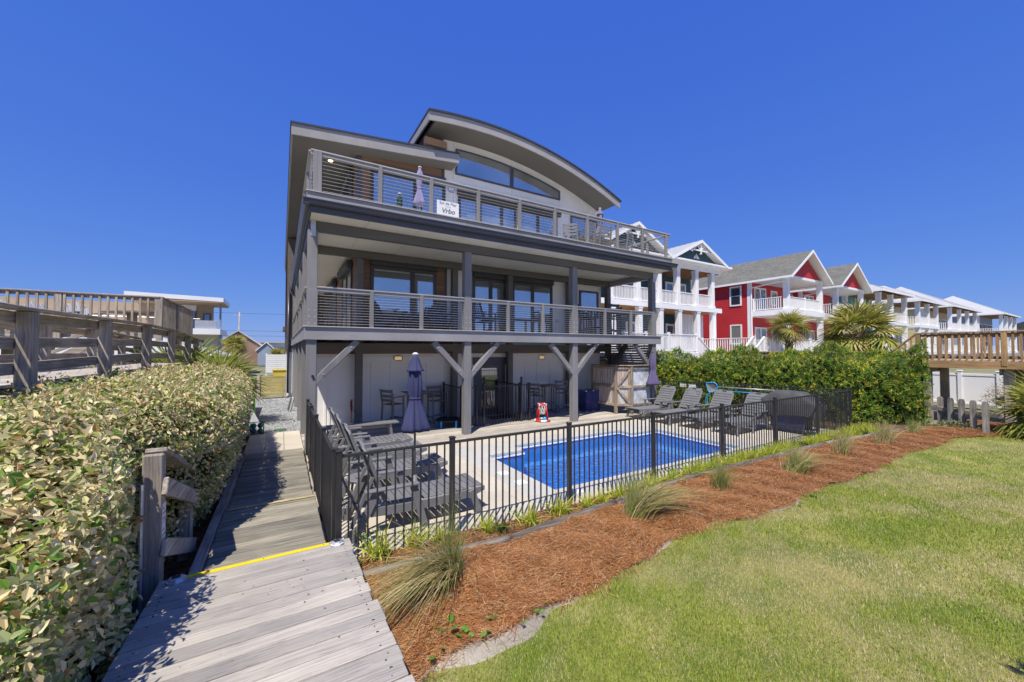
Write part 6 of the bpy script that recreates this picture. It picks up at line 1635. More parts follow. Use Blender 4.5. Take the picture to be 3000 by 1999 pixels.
for k, (x, y) in enumerate(((0.0, 13.4), (.2, 15.4))):
    o = MB(); o.lathe([(.16, 0), (.17, .01), (.17, .03), (.15, .04)], (x, y, -.012), 18); props(o.build('valve_cover', 'cover_green' if k == 0 else 'net_gray', None), ('green round valve cover set in the gravel' if k == 0 else 'dark round valve cover in the gravel near the side posts'), 'cover')
FW = thing('folded_chair', (.22, 17.5, 0), 'folded white beach chair leaning at the house corner on gravel', 'chair')
for k in range(3): bar('frame', FW, (.3 + k * .02, 17.3 + .07 * k, 0), (.42, 17.5 + .07 * k, .52), .02, .1, 'plastic_white')
bar('fabric', FW, (.28, 17.3, .04), (.4, 17.5, .5), .03, .3, 'ink_gray')

# handrail end with notices and taps beside the ramp
HR = thing('handrail', (-.95, 5.2, 0), 'weathered timber handrail end beside the ramp, leaves growing over it', 'handrail')
box('post', HR, (-1.03, 4.56, -.1), (-.89, 4.68, 1.44), 'old_z', .01); box('post', HR, (-.98, 5.72, -.1), (-.86, 5.84, .86), 'old_z', .01)
bar('cap_board', HR, (-.95, 4.62, 1.47), (-.9, 5.9, .92), .15, .04, 'old_y', .006); bar('rail_board', HR, (-.87, 4.55, 1.16), (-.835, 5.92, .6), .04, .15, 'old_y', .006); bar('rail_board', HR, (-.87, 4.55, .62), (-.835, 5.75, .12), .04, .15, 'old_y', .006)
for k, (z0, z1) in enumerate(((.83, .99), (.64, .82))):
    o = box('notice', HR, (-.892, 4.575, z0), (-.888, 4.69, z1), 'plastic_white', .001)
    for j in range(3): box('print', o, (-.888, 4.585, z0 + .02 + j * .045), (-.8868, 4.585 + (.07, .09, .05)[j], z0 + .035 + j * .045), 'ink_gray', 0)
b = MB(); b.tube([(-1.02, 4.53, .1), (-1.02, 4.53, 1.2)], .016, 8); b.build('water_pipe', 'galvanised', HR)
for z in (.9, .45):
    b = MB(); b.tube([(-1.02, 4.53, z), (-1.02, 4.44, z), (-1.03, 4.4, z - .05), (-1.03, 4.4, z - .1)], .018, 8); b.tube([(-1.07, 4.46, z + .05), (-.97, 4.46, z + .05)], .01, 6); b.build('tap', 'brass', HR)
def solar_light():
    t = proto('deck_light', '', 'light')
    b = MB(); b.lathe([(.075, 0), (.072, .012), (.055, .034), (.04, .04)], (0, 0, 0), 8); b.build('housing', 'galvanised', t)
    box('solar_cell', t, (-.03, -.03, .04), (.03, .03, .043), 'ink_dark', .001)
    for k in range(4): a = math.pi / 2 * k + .4; bar('lens', t, (.058 * math.cos(a), .058 * math.sin(a), .02), (.066 * math.cos(a), .066 * math.sin(a), .016), .05, .012, 'white_paint')
    return t
gS = 'small solar lights at the ramp end'
instances(solar_light, [((.52, 4.4, rz(4.4)), .3, 'small silver solar light on the ramp beside the black fence', gS), ((-.76, 4.42, rz(4.42)), .1, 'small silver solar light on the ramp beside the handrail', gS)])

# ------------------------------------------------------------------ plants
def vnoise(x, y, s=1.0, seed=0):
    r = np.random.default_rng(seed); out = np.zeros_like(x)
    for k in range(6):
        a = r.uniform(0, 6.28); f = s * (1.0 + k * .8); out += np.sin(x * f * math.cos(a) + y * f * math.sin(a) + r.uniform(0, 6.28)) / (1 + k * .5)
    return out / 2.6
# ---- silver-leaved hedge on the left
def EDGE(y):                 # the hedge bulges out over the boardwalk, less beside the ramp
    g = np.clip((y - 5.0) / 1.3, 0, 1); q = np.clip((y - 3.6) / .8, 0, 1); return -.95 - .17 * q * (1 - g) + .4 * g * g * (3 - 2 * g) - .22 * np.clip((y - 9.5) / 2.5, 0, 1) + .07 * vnoise(y * 0, y, 2.2, 3)
def hz(x, y):
    u = EDGE(y) - x
    e = np.clip(u / .45, 0, 1); base = 1.8 + .06 * np.clip(u / 1.2, 0, 1)
    near = np.clip((y - 1.2) / 3.4, 0, 1); near = near * near * (3 - 2 * near)
    end = np.clip((13.3 - y) / .8, 0, 1) ** .5
    return (1.1 + (base - 1.1) * np.sqrt(np.maximum(1 - (1 - e) ** 2, 0))) * end * (.5 + .5 * near) + (.13 * vnoise(x, y, 2.1, 1) + .08 * vnoise(x, y, 6.0, 2) + .045 * vnoise(x, y, 14.0, 4)) * e
HG = thing('silverleaf_hedge', (-2.5, 7, 0), 'wide overgrown hedge of cream and sage silver leaves beside the boardwalk', 'hedge')
V = []; F = []; nx, ny = 44, 90
for i in range(nx + 1):
    for j in range(ny + 1):
        y = -1.0 + 14.0 * j / ny; x = float(EDGE(np.array(y))) - .16 - 6.0 * (i / nx) ** 1.5; V.append((x, y, float(hz(np.array(x + .14), np.array(y))) - .16))
for i in range(nx):
    for j in range(ny): a = i * (ny + 1) + j; F.append((a, a + 1, a + ny + 2, a + ny + 1))
for j in range(ny): a = len(V); V += [(-1.08, V[j][1], 0.02), (-1.08, V[j + 1][1], .02)]; F.append((j, j + 1, a + 1, a))
speck('hedge_core', [(.3, (.06, .06, .02)), (.6, (.14, .12, .05)), (.8, (.24, .18, .09))], 22, .95, .8, .03)
put('dark_core', me_from('hedge_core', V, F, 'hedge_core', True), HG)  # added shell coloured as the dark interior, blocks the view through the leaves
LC = [(.8, .67, .36), (.64, .57, .29), (.47, .48, .22), (.17, .3, .05), (.38, .46, .09), (.55, .3, .1), (.87, .76, .48)]
LWt = [4.5, 4.5, 4, 2.4, 1.8, .5, 2.6]
def hedge_leaves(N, xlo, xhi, ylo, yhi, lmin, lmax, side=False):
    if side:
        y = rng.uniform(ylo, yhi, N); z = rng.uniform(.06, 1.72, N) ** 1.0; ph = np.clip(z / 1.74, 0, 1)
        near = np.clip((y - 1.2) / 3.4, 0, 1); near = near * near * (3 - 2 * near)
        z = z * (.5 + .5 * near) * 1.08; lowb = -.95 - .2 * np.clip((y - 4.0) / .5, 0, 1) * np.clip((6.6 - y) / .5, 0, 1); x = np.where(z < 1.2, lowb + (EDGE(y) - lowb) * np.clip(np.clip(z / 1.2, 0, 1) ** 3, 0, 1) ** .8 if False else lowb + (EDGE(y) - lowb) * np.sin(np.clip(z / 1.2, 0, 1) * math.pi / 2), EDGE(y)) - .25 * np.clip((z - 1.4) / .45, 0, 1) ** 2 - rng.uniform(-.06, .14, N) + .06 * vnoise(y, z, 5, 9)
        n_ = np.column_stack([.9 + 0 * x, -.25 + 0 * x, .25 + .7 * ph])
    else:
        x = xhi - (xhi - xlo) * rng.uniform(0, 1, N) ** 1.0; y = rng.uniform(ylo, yhi, N); h0 = hz(np.minimum(x, EDGE(y) - .02), y); x = np.minimum(x, EDGE(y) + .03)
        z = h0 - rng.uniform(-.05, .14, N); e = .03
        n_ = np.column_stack([-np.clip((hz(np.minimum(x + e, EDGE(y) - .02), y) - h0) / e, -3, 3) * .5, -(hz(x, y + e) - h0) / e * .5, np.ones(N)])
    n_ = unit(unit(n_) + rng.normal(0, .55, (N, 3))); d = unit(np.cross(n_, rng.normal(0, 1, (N, 3))) + np.array([.0, -.1, .35]))
    L = rng.uniform(lmin, lmax, N); W = L * rng.uniform(.42, .6, N)
    return np.column_stack([x, y, z]), d, n_, L, W, pick(LC, LWt, N)
sets = [hedge_leaves(26000, -3.6, -.88, .4, 4.0, .04, .088), hedge_leaves(46000, -4.2, -.5, 4.0, 9.0, .04, .072), hedge_leaves(25000, -4.6, -.5, 9.0, 13.1, .05, .085),
        hedge_leaves(11000, 0, 0, .2, 5.0, .04, .08, True), hedge_leaves(16000, 0, 0, 5.0, 12.9, .04, .07, True), hedge_leaves(5000, -7, -4.5, 3, 13, .06, .09)]
def shoots(n):                                  # long new growth standing out of the clipped mass
    out = [[] for _ in range(6)]; b = MB()
    for k in range(n):
        y = rng.uniform(.9, 12.8); x = float(EDGE(np.array(y))) - rng.uniform(.05, 2.2); z = float(hz(np.array(x), np.array(y))) - .05
        d = unit(np.array([rng.normal(.1, .45), rng.normal(-.1, .45), rng.uniform(.5, 1)])); L = rng.uniform(.1, .3); p = np.array([x, y, z])
        b.tube([p, p + d * L * .6, p + d * L + np.array([0, 0, -.02])], [.004, .003, .0015], 3)
        m_ = int(L / .028); f = np.linspace(.15, 1, m_)[:, None]; c = p + d * L * f; a = rng.uniform(0, 6.28, m_) + np.arange(m_) * 2.4
        s1 = unit(np.cross(d, np.array([.3, .2, .9]))); s2 = np.cross(d, s1); dd = s1 * np.cos(a)[:, None] + s2 * np.sin(a)[:, None] + d * .7
        nn = unit(d + rng.normal(0, .4, (m_, 3))); LL = rng.uniform(.04, .085, m_) * (1.1 - .4 * f[:, 0])
        for q, v in zip(out, (c, unit(dd), nn, LL, LL * .48, pick(LC, LWt, m_))): q.append(v)
    o = b.build('shoots', 'cedar_beam', HG, fix=False); o['kind'] = 'stuff'
    return [np.concatenate(q) for q in out]
sets.append(shoots(520))
C_, D_, N_, L_, W_, K_ = [np.concatenate([s_[k] for s_ in sets]) for k in range(6)]
# sparse green and brown patches
pv = vnoise(C_[:, 0], C_[:, 1], 3.0, 21); br = vnoise(C_[:, 0], C_[:, 1], 2.6, 22) > 1.05
K_[br & (rng.random(len(K_)) < .5)] *= np.array([.9, .6, .4])
gm_ = (pv > .55) & (rng.random(len(K_)) < .45); K_[gm_] = K_[gm_] * .35 + np.array([.1, .19, .04]) * .8
dist = np.linalg.norm(C_ - np.array([0, 0, H]), axis=1); order = np.argsort(-L_ / dist); big = order[:300]; rest = order[300:]
P = leaves(C_[rest], D_[rest], N_[rest], L_[rest], W_[rest])
o = quads_mesh('foliage', P, np.repeat(K_[rest], 2, 0), 'leaf', HG); o['kind'] = 'stuff'
leafmesh = []
for c in LC:
    Pl = leaves(np.zeros((1, 3)), np.array([[1., 0, 0]]), np.array([[0, 0, 1.]]), np.array([1.]), np.array([.52])).reshape(-1, 3)
    me = me_from('leaf', Pl, [(0, 1, 2, 3), (4, 5, 6, 7)], 'leaf'); a = me.color_attributes.new('col', 'FLOAT_COLOR', 'POINT'); a.data.foreach_set('color', np.tile([*c, 1.0], 8)); leafmesh.append(me)
for i in big:
    d = D_[i]; s_ = unit(np.cross(N_[i], d)); nn = np.cross(d, s_); k = int(rng.choice(len(LC), p=np.array(LWt) / sum(LWt)))
    mw = Matrix(((d[0], s_[0], nn[0], C_[i][0]), (d[1], s_[1], nn[1], C_[i][1]), (d[2], s_[2], nn[2], C_[i][2]), (0, 0, 0, 1))) @ Matrix.Scale(float(L_[i]), 4)
    put('leaf', leafmesh[k], HG, mw)
b = MB()
for k in range(700):
    y = rng.uniform(1, 12.9); x = rng.uniform(-3.4, -1.0)
    if k % 2 == 0: y = rng.uniform(9.5, 12.9)
    z = float(hz(np.array(x), np.array(y))) - .1; d = unit(np.array([rng.normal(0, .6), rng.normal(0, .6), rng.uniform(.3, 1)])); L = rng.uniform(.15, .42)
    p = np.array([x, y, z]); b.tube([p, p + d * L * .5 + rng.normal(0, .02, 3), p + d * L + rng.normal(0, .05, 3)], [.005, .004, .002], 3)
o = b.build('twigs', 'cedar_beam', HG, fix=False); o['kind'] = 'stuff'

# ---- dark green podocarpus hedge behind the pool fence
PG = thing('podocarpus_hedge', (15.6, 7.5, 0), 'tall dark green podocarpus hedge with yellow green tips behind the pool fence', 'hedge')
A0, B0_ = np.array([13.95, 11.6]), np.array([17.5, 3.75]); uu = unit(B0_ - A0); vv = np.array([uu[1], -uu[0]]); vv = vv if vv[0] < 0 else -vv; LG = np.linalg.norm(B0_ - A0)
def hedge_pt(s_, t, v):      # s along, t across (-1 near .. 1 far), v height 0..1
    hgt = 2.02 + .2 * np.clip(s_ / LG, 0, 1) + .13 * np.sin(s_ * 2.3) + .1 * np.sin(s_ * 5.1 + 1) + .05 * np.sin(s_ * 11.3)
    w = (.72 + .1 * np.sin(s_ * 1.9 + 2) + .06 * np.sin(v * 6 + s_ * 3)) * np.sqrt(np.clip(1 - (np.clip(v - .62, 0, 1) / .4) ** 2, .02, 1)) * np.clip(.35 + s_ / .9, 0, 1) * np.clip(.45 + (LG - s_) / .8, 0, 1)
    p = A0 + uu * np.asarray(s_)[..., None] + (-vv) * (np.asarray(t) * w)[..., None]
    return np.concatenate([p, (v * hgt)[..., None]], -1)
V = []; F = []
ns, nt_ = 40, 22
ts = [(-1, v) for v in np.linspace(0, 1, 8)] + [(1, v) for v in np.linspace(1, 0, 8)]
for i in range(ns + 1):
    s_ = .12 + (LG - .24) * i / ns
    for t, v in ts: V.append(tuple(hedge_pt(np.array(s_), np.array(t * .72), np.array(v * .93))))
for i in range(ns):
    for j in range(len(ts) - 1): a = i * len(ts) + j; F.append((a, a + 1, a + len(ts) + 1, a + len(ts)))
F.append(tuple(range(len(ts)))); F.append(tuple(ns * len(ts) + k for k in range(len(ts)))[::-1])
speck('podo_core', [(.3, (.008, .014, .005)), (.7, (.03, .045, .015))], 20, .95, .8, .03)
put('dark_core', me_from('podo_core', V, F, 'podo_core', True), PG)  # near-black shell added under the foliage so the gaps read dark
NC = 7200; s_ = rng.uniform(0, LG, NC); sel = rng.random(NC)
t = np.where(sel < .68, -1.0, np.where(sel < .8, 1.0, rng.uniform(-1, 1, NC))); v = np.where(np.abs(t) == 1, rng.uniform(.02, 1, NC) ** .9, 1.0)
dep = rng.uniform(.82, 1.2, NC) * (1 + .13 * vnoise(s_, v * 2.2, 4.2, 51) + .07 * vnoise(s_, v * 2.2, 9, 52)); c = hedge_pt(s_, t * dep, v * rng.uniform(.95, 1.12, NC))
outw = np.column_stack([-vv[0] * t, -vv[1] * t, .5 + v]); outw = unit(unit(outw) + rng.normal(0, .4, (NC, 3)))
nl = 11; cc = np.repeat(c, nl, 0); oo = np.repeat(outw, nl, 0); Nn = NC * nl
d = unit(oo * .75 + rng.normal(0, .62, (Nn, 3)) + np.array([0, 0, .12])); nrm = rng.normal(0, 1, (Nn, 3)); sd = unit(np.cross(nrm, d)); L = rng.uniform(.06, .12, Nn)[:, None]; W = .0075 + .004 * rng.random((Nn, 1))
st = cc + oo * rng.uniform(-.06, .07, (Nn, 1))
P = np.stack([st - sd * W * .5, st + d * L * .5 - sd * W, st + d * L, st + d * L * .5 + sd * W], 1)
kc = pick([(.1, .18, .03), (.16, .25, .04), (.26, .33, .05), (.06, .12, .025), (.48, .42, .06)], [4, 4, 2.6, 2, .8], NC)
tipy = (rng.random(NC) < .08 * (.4 + v)); kc[tipy] = np.array([.5, .45, .06]); kc *= (1.5 + .4 * vnoise(s_, v * 2.2, 3.1, 53))[:, None]  # broad tone patches put into the leaf colour as clumpy shading
o = quads_mesh('foliage', P, np.repeat(kc, nl, 0) * rng.uniform(.75, 1.2, (Nn, 1)), 'leaf', PG); o['kind'] = 'stuff'
# russet shrub tucked in front of it
def leafy_shrub(name, loc, r, h, n, cols, wts, label, ll=(.05, .09), wr=.3, cat='shrub'):
    t = thing(name, loc, label, cat); x0, y0, z0 = loc
    b = MB()
    for k in range(9):
        a = rng.uniform(0, 6.28); e = np.array([math.cos(a) * r * .8, math.sin(a) * r * .8, h * rng.uniform(.5, .9)]); b.tube([(x0, y0, z0), np.array(loc) + e * .5 + rng.normal(0, .05, 3), np.array(loc) + e], [.014, .01, .004], 4)
    b.build('stems', 'palm_trunk', t)
    a = unit(rng.normal(0, 1, (n, 3))); a[:, 2] = np.abs(a[:, 2]); rad = rng.uniform(.45, 1, (n, 1)) ** .5
    c = np.array(loc) + a * rad * np.array([r, r, h]) ; c[:, 2] = np.maximum(c[:, 2], z0 + .03)
    d = unit(a + rng.normal(0, .6, (n, 3))); nn = unit(a * .4 + rng.normal(0, .7, (n, 3)) + np.array([0, 0, .5])); L = rng.uniform(*ll, n)
    o = quads_mesh('foliage', leaves(c, d, nn, L, L * wr), np.repeat(pick(cols, wts, n), 2, 0), 'leaf', t); o['kind'] = 'stuff'
    return t
p = AF(2190, 1180, -.35); leafy_shrub('russet_shrub', (float(p[0]), float(p[1]), 0), .4, .8, 900, [(.22, .07, .04), (.14, .05, .03), (.1, .13, .04)], [3, 2, 1], 'small russet leaved shrub behind the fence and skimmer pole')
leafy_shrub('bare_shrub', (24.0, 2.9, 0), .8, 1.25, 900, [(.25, .12, .08), (.34, .2, .14), (.2, .16, .1)], [2, 2, 1], 'sparse reddish brown shrub below the timber walkway', (.05, .1), .25)
leafy_shrub('low_weeds', (17.3, 3.05, 0), .5, .3, 700, [(.1, .16, .06), (.3, .34, .2), (.5, .5, .38)], [3, 2, 1], 'low silvery weeds at the foot of the grey pickets', (.05, .08), .5)
leafy_shrub('green_shrub', (-.9, 24.5, 0), .6, 1.0, 1200, [(.1, .16, .03), (.2, .24, .05)], [2, 1], 'leafy green shrub behind the side gate', (.06, .1), .4)
leafy_shrub('brown_shrub', (-5.0, 27, 0), 1.3, 2.3, 2200, [(.24, .16, .1), (.34, .24, .15), (.2, .2, .08)], [2, 2, 1], 'brownish shrub in front of the modern tan house', (.08, .14), .3)

# ---- fan palms
def fan(cols, R, nb=20, span=2.1, droop=.35, seed=0):
    """one fan leaf lying along +x from its hub at the origin"""
    r = np.random.default_rng(seed); P = []; K = []
    for k in range(nb):
        a = -span + 2 * span * k / (nb - 1) + r.normal(0, .03); L = R * (1 - .28 * abs(a) / span) * r.uniform(.9, 1.05); w = R * .034
        dx, dy = math.cos(a), math.sin(a); lift = .12 * R * math.sin(k * 2.4)
        p = [np.array([dx * L * f, dy * L * f, -droop * L * f * f + lift * f * (1 - f)]) for f in (.06, .45, .8, 1.0)]
        sv = np.array([-dy, dx, 0]); ww = [w * .35, w, w * .6, w * .05]
        c = np.array(cols[r.integers(len(cols))]) * r.uniform(.8, 1.2); tipc = c * .5 + np.array([.32, .26, .1]) * .5
        for j in range(3):
            P.append([p[j] - sv * ww[j], p[j + 1] - sv * ww[j + 1], p[j + 1] + sv * ww[j + 1], p[j] + sv * ww[j]]); K.append(c if j < 2 else tipc)
    return np.array(P), np.array(K)
_fan = {}
def fanmesh(cols, R, nb, span, droop, seed):
    key = (str(cols), R, nb, span, droop, seed)
    if key not in _fan:
        P, K = fan(cols, R, nb, span, droop, seed); o = quads_mesh('frond', P, K, 'leaf'); _fan[key] = o.data; bpy.data.objects.remove(o)
    return _fan[key]
GREEN = [(.17, .23, .035), (.27, .31, .05), (.38, .36, .07), (.48, .42, .12)]
def palm(name, loc, zc, label, R=.8, n=34, trunk=.17, cat='palm', up=.25, cols=GREEN, pet=.7, seed=1, group=None, skirt=True, span=2.1, lo=-.5):
    t = thing(name, loc, label, cat, group); r = random.Random(seed); x, y, z = loc
    if trunk:
        b = MB(); nseg = 16; pts = []; rad = []
        for k in range(nseg + 1):
            f = k / nseg; pts.append((x + .03 * math.sin(3 * f), y, z + (zc - z) * f)); rad.append(trunk * (1.15 - .2 * f) * (1.12 if k % 2 else .92))
        b.tube(pts, rad, 10); b.build('trunk', 'palm_trunk', t)
        b = MB()
        for k in range(40):
            a = r.uniform(0, 6.28); zz = zc - r.uniform(-.1, min(1.2, (zc - z) * .5)); b.bar((x + trunk * .8 * math.cos(a), y + trunk * .8 * math.sin(a), zz), (x + trunk * 1.7 * math.cos(a), y + trunk * 1.7 * math.sin(a), zz + .22), .07, .02)
        b.build('leaf_boots', 'palm_trunk', t)
    for k in range(n):
        a = 2.4 * k + r.uniform(-.3, .3); el = lo + (1.35 - lo) * (1 - (k + .5) / n) + r.uniform(-.15, .15); pl = pet * r.uniform(.75, 1.1) * R / .8
        d = Vector((math.cos(a) * math.cos(el), math.sin(a) * math.cos(el), math.sin(el)))
        hub = Vector((x, y, zc)) + d * pl - Vector((0, 0, .12 * pl))
        dried = el < -.15 and skirt and r.random() < .6
        cs = [(.33, .26, .15), (.42, .34, .2), (.26, .2, .1)] if dried else cols
        me = fanmesh(tuple(cs), R, 22, span, .45 if dried or el < .2 else .28, r.randrange(3))
        dd = (d - Vector((0, 0, .35 if el < .6 else .1))).normalized(); side = Vector((-math.sin(a), math.cos(a), 0)); up_ = dd.cross(side); up_.normalize(); side = up_.cross(dd)
        mw = Matrix(((dd.x, side.x, up_.x, hub.x), (dd.y, side.y, up_.y, hub.y), (dd.z, side.z, up_.z, hub.z), (0, 0, 0, 1))) @ Matrix.Rotation(r.uniform(-.5, .5), 4, 'X') @ Matrix.Scale(r.uniform(.85, 1.1), 4)
        f = put('frond', me, t, mw)
        rod('petiole', f, (x, y, zc - .05), tuple(hub), .012 * R / .8, 'gate_wood', 5)
    return t
x_ = xs(2310, 12.0); palm('cabbage_palm', (x_, 12.0, 0), 3.75, 'small fan palm with shaggy trunk in front of the red porch', .85, 36, .2, seed=4)
x_ = xs(2520, 8.6); palm('cabbage_palm', (x_, 8.6, 0), 3.3, 'big spreading fan palm in front of the second red gable', 1.35, 58, .3, seed=5, lo=-.75, pet=.75)
palm('palmetto', (17.7, 1.3, 0), .45, 'large saw palmetto spilling onto the lawn beside the grey pickets', .9, 46, 0, cat='palmetto', seed=6, skirt=False, lo=-.1, cols=[(.2, .28, .04), (.34, .38, .06), (.46, .45, .1)])
palm('palmetto', (17.6, -.6, 0), .3, 'second saw palmetto clump at the lawn edge past the pickets', .8, 34, 0, cat='palmetto', seed=7, skirt=False, lo=-.1, cols=[(.2, .28, .04), (.34, .38, .06), (.46, .45, .1)])
palm('yucca', (22.8, 2.1, 0), .55, 'spiky dark green plant between the walkway posts', .7, 26, 0, cat='plant', seed=8, skirt=False, span=.9, lo=0, cols=[(.06, .1, .03), (.12, .16, .05)])
palm('palmetto', (-1.7, 15.2, 0), 1.15, 'palmetto with long drooping green fans behind the silver hedge', .9, 30, .12, cat='palmetto', seed=9, skirt=False, lo=.0, cols=[(.15, .22, .04), (.26, .32, .06), (.35, .4, .09)])
palm('palmetto', (-2.9, 17.0, 0), 1.1, 'bushy palmetto with upright fans farther behind the silver hedge', 1.1, 28, .12, cat='palmetto', seed=10, skirt=False, lo=.2, cols=[(.15, .22, .04), (.26, .32, .06)])
palm('cabbage_palm', (-3.8, 45, 0), 2.9, 'fan palm between the modern house and the utility pole', .75, 44, .2, seed=11, lo=-.7)
palm('cabbage_palm', (-.4, 60, 0), 1.6, 'distant fan palm in front of the long white building', .9, 40, .25, seed=12, lo=-.6)
palm('cabbage_palm', (.9, 58, 0), 1.7, 'distant fan palm partly hidden by the grey house', .8, 36, .25, seed=13, lo=-.6)
palm('yucca', (4.72, .36, 0), .05, 'dark strappy clump at the near edge of the lawn', .17, 9, 0, cat='plant', seed=14, skirt=False, span=.6, lo=.5, cols=[(.05, .09, .02), (.09, .14, .03)])

# ---- strap-leaved and grassy clumps
def blades(n, base, spread, L, W, lean, cols, wts, arch_=.9, sweep=(0, 0), seg=4, seed=0):
    r = np.random.default_rng(seed); a = r.uniform(0, 6.283, n); tilt = np.abs(r.normal(0, lean, n)); LL = r.uniform(*L, n)
    b0 = np.array(base) + np.column_stack([r.normal(0, spread, n), r.normal(0, spread, n), np.zeros(n)])
    hd = np.column_stack([np.cos(a) * np.sin(tilt), np.sin(a) * np.sin(tilt)]) + np.array(sweep) * r.uniform(.3, 1, (n, 1))
    k = pick(cols, wts, n); side = np.column_stack([-hd[:, 1], hd[:, 0], np.zeros(n)]) + 1e-4; side = unit(side + r.normal(0, .3, (n, 3)))
    pts = []
    for j in range(seg + 1):
        f = j / seg; hx = hd * (LL * (f * .6 + arch_ * f * f * .6))[:, None]; z = LL * (f - arch_ * .55 * f * f * np.clip(np.linalg.norm(hd, axis=1) * 1.3, 0, 1.4)) ; z = np.maximum(z, .01 * f)
        pts.append(b0 + np.column_stack([hx, z]))
    P = []; K = []
    for j in range(seg):
        w0 = W * (1 - (j / seg) ** 2 * .9); w1 = W * (1 - ((j + 1) / seg) ** 2 * .95)
        P.append(np.stack([pts[j] - side * w0, pts[j + 1] - side * w1, pts[j + 1] + side * w1, pts[j] + side * w0], 1)); K.append(k * (1 - .0 * j))
    return np.concatenate(P), np.concatenate(K)
def clump(name, loc, label, cat, group, args, scale=1):
    t = thing(name, loc, label, cat, group); P, K = blades(base=(0, 0, 0), **args); o = quads_mesh('leaves', P, K, 'grass_blade'); o.parent = t; o['kind'] = 'stuff'
    return t
YG = [(.58, .55, .06), (.42, .48, .06), (.2, .34, .04), (.7, .64, .14)]
gL = 'yellow green strap leaved clumps along the fence'
lmesh = []
for sd in range(3):
    P, K = blades(95, (0, 0, 0), .055, (.24, .42), .0075, .7, YG, [3, 3, 2, 1], .9, seed=40 + sd); o = quads_mesh('leaves', P, K, 'grass_blade'); lmesh.append(o.data); bpy.data.objects.remove(o)
P, K = blades(70, (0, 0, 0), .05, (.2, .34), .006, .6, [(.03, .07, .02), (.06, .11, .03)], [1, 1], .9, seed=49); o = quads_mesh('leaves', P, K, 'grass_blade'); lmesh.append(o.data); bpy.data.objects.remove(o)
lspots = [(1110, 1640, 0, 1.15), (1212, 1598, 1, 1.0), (1290, 1592, 2, .8), (1430, 1562, 1, .8), (1470, 1560, 3, .9), (1555, 1540, 0, .9), (1640, 1510, 2, 1.0), (1725, 1490, 1, .8), (1765, 1478, 0, .75)]
for k, (px, py, v_, sc) in enumerate(lspots):
    g_ = GZ(px, py, .03); y_ = min(max(g_[1], float(yl(g_[0])) + .14), 4.55)
    lab = 'dark green strap leaved clump between yellow ones by the log' if v_ == 3 else 'yellow green strap leaved clump on bark between log and fence, left of the swept grass rows'
    if k == 0: lab = 'large yellow green strap leaved clump at the corner of the plank ramp'
    if v_ != 3 and k: lab = 'yellow green strap leaved clump set apart on bare bark beside the log'
    t = thing('liriope_plant', (float(g_[0]), float(y_), .02), lab, 'plant', gL); o = put('leaves', lmesh[v_], t, Matrix.Translation((float(g_[0]), float(y_), .02)) @ Matrix.Rotation(k * 1.3, 4, 'Z') @ Matrix.Scale(sc, 4)); o['kind'] = 'stuff'
k = 0
for x_ in np.arange(4.6, 14.6, .3):
    for row in (0, 1):
        x1_ = x_ + random.uniform(-.08, .08) + row * .14; lo_ = float(yl(x1_)) + .13; hi_ = 4.52
        if x1_ < 6.5 and row: continue
        y1_ = lo_ + (hi_ - lo_) * (.25 + .5 * row) + random.uniform(-.04, .04); v_ = random.choice((0, 1, 2, 0, 1, 2, 3)); sc = random.uniform(.75, 1.0)
        t = thing('liriope_plant', (x1_, y1_, .02), 'yellow green strap leaved clump in the dense row between log and fence' if v_ != 3 else 'dark green strap leaved clump in the dense yellow green row', 'plant', gL)
        o = put('leaves', lmesh[v_], t, Matrix.Translation((x1_, y1_, .02)) @ Matrix.Rotation(k * 1.7, 4, 'Z') @ Matrix.Scale(sc, 4)); o['kind'] = 'stuff'; k += 1
TG = [(.42, .34, .15), (.56, .46, .24), (.28, .31, .09), (.2, .27, .06), (.66, .56, .32)]
gg = 'tussocks of ornamental grass in the straw bed'
gs = [((1.5, 3.68), .95, (-1.15, -.6), 600, [3, 2.4, 2, 1.2, 1], 'big grass tussock swept over toward the plank ramp'), ((4.15, 3.72), .95, (1.1, -.4), 520, [3, 2, 2.5, 2, 1], 'grass tussock in front of the pool middle, swept sideways with tall stalks'),
      ((6.2, 3.72), .6, (.15, -.1), 260, [1, .6, 3, 3, .3], 'small upright green grass tussock leaning on the log'), ((8.25, 3.55), .75, (1.0, -.3), 400, [2.5, 1.5, 2.5, 2, .6], 'rounded grass tussock swept sideways, fourth from the ramp'),
      ((10.6, 3.62), .7, (.35, -.2), 300, [2.5, 2.5, 1.5, 1, 1.5], 'dry tan grass tussock below the covered grill corner'), ((12.7, 3.5), .75, (.45, -.25), 320, [3, 3, 1, .8, 1.5], 'straw coloured grass tussock near the end of the fence'), ((15.0, 3.5), .55, (.6, -.2), 260, [1.5, 1, 2.5, 2, .4], 'low green grass tussock in front of the dark hedge')]
for k, ((x_, y_), L_m, sw, n, w_, lab) in enumerate(gs):
    t = clump('grass_tussock', (x_, y_, .07), lab, 'grass', gg, dict(n=n, spread=.055 if L_m < .7 else .075, L=(L_m * .5, L_m), W=.0034, lean=.34, cols=TG, wts=w_, arch_=.95, sweep=sw, seg=5, seed=60 + k))
    P, K = blades(int(n * .2), (0, 0, 0), .05, (L_m * .5, L_m * 1.0), .0024, .26, [(.2, .28, .07), (.32, .38, .12)], [1, 1], .5, seed=80 + k); o = quads_mesh('green_blades', P, K, 'grass_blade'); o.parent = t; o['kind'] = 'stuff'
    P, K = blades(14, (0, 0, 0), .05, (L_m * 1.0, L_m * 1.5), .0016, .35, [(.5, .42, .22)], [1], .25, seed=90 + k); o = quads_mesh('stalks', P, K, 'grass_blade'); o.parent = t; o['kind'] = 'stuff'

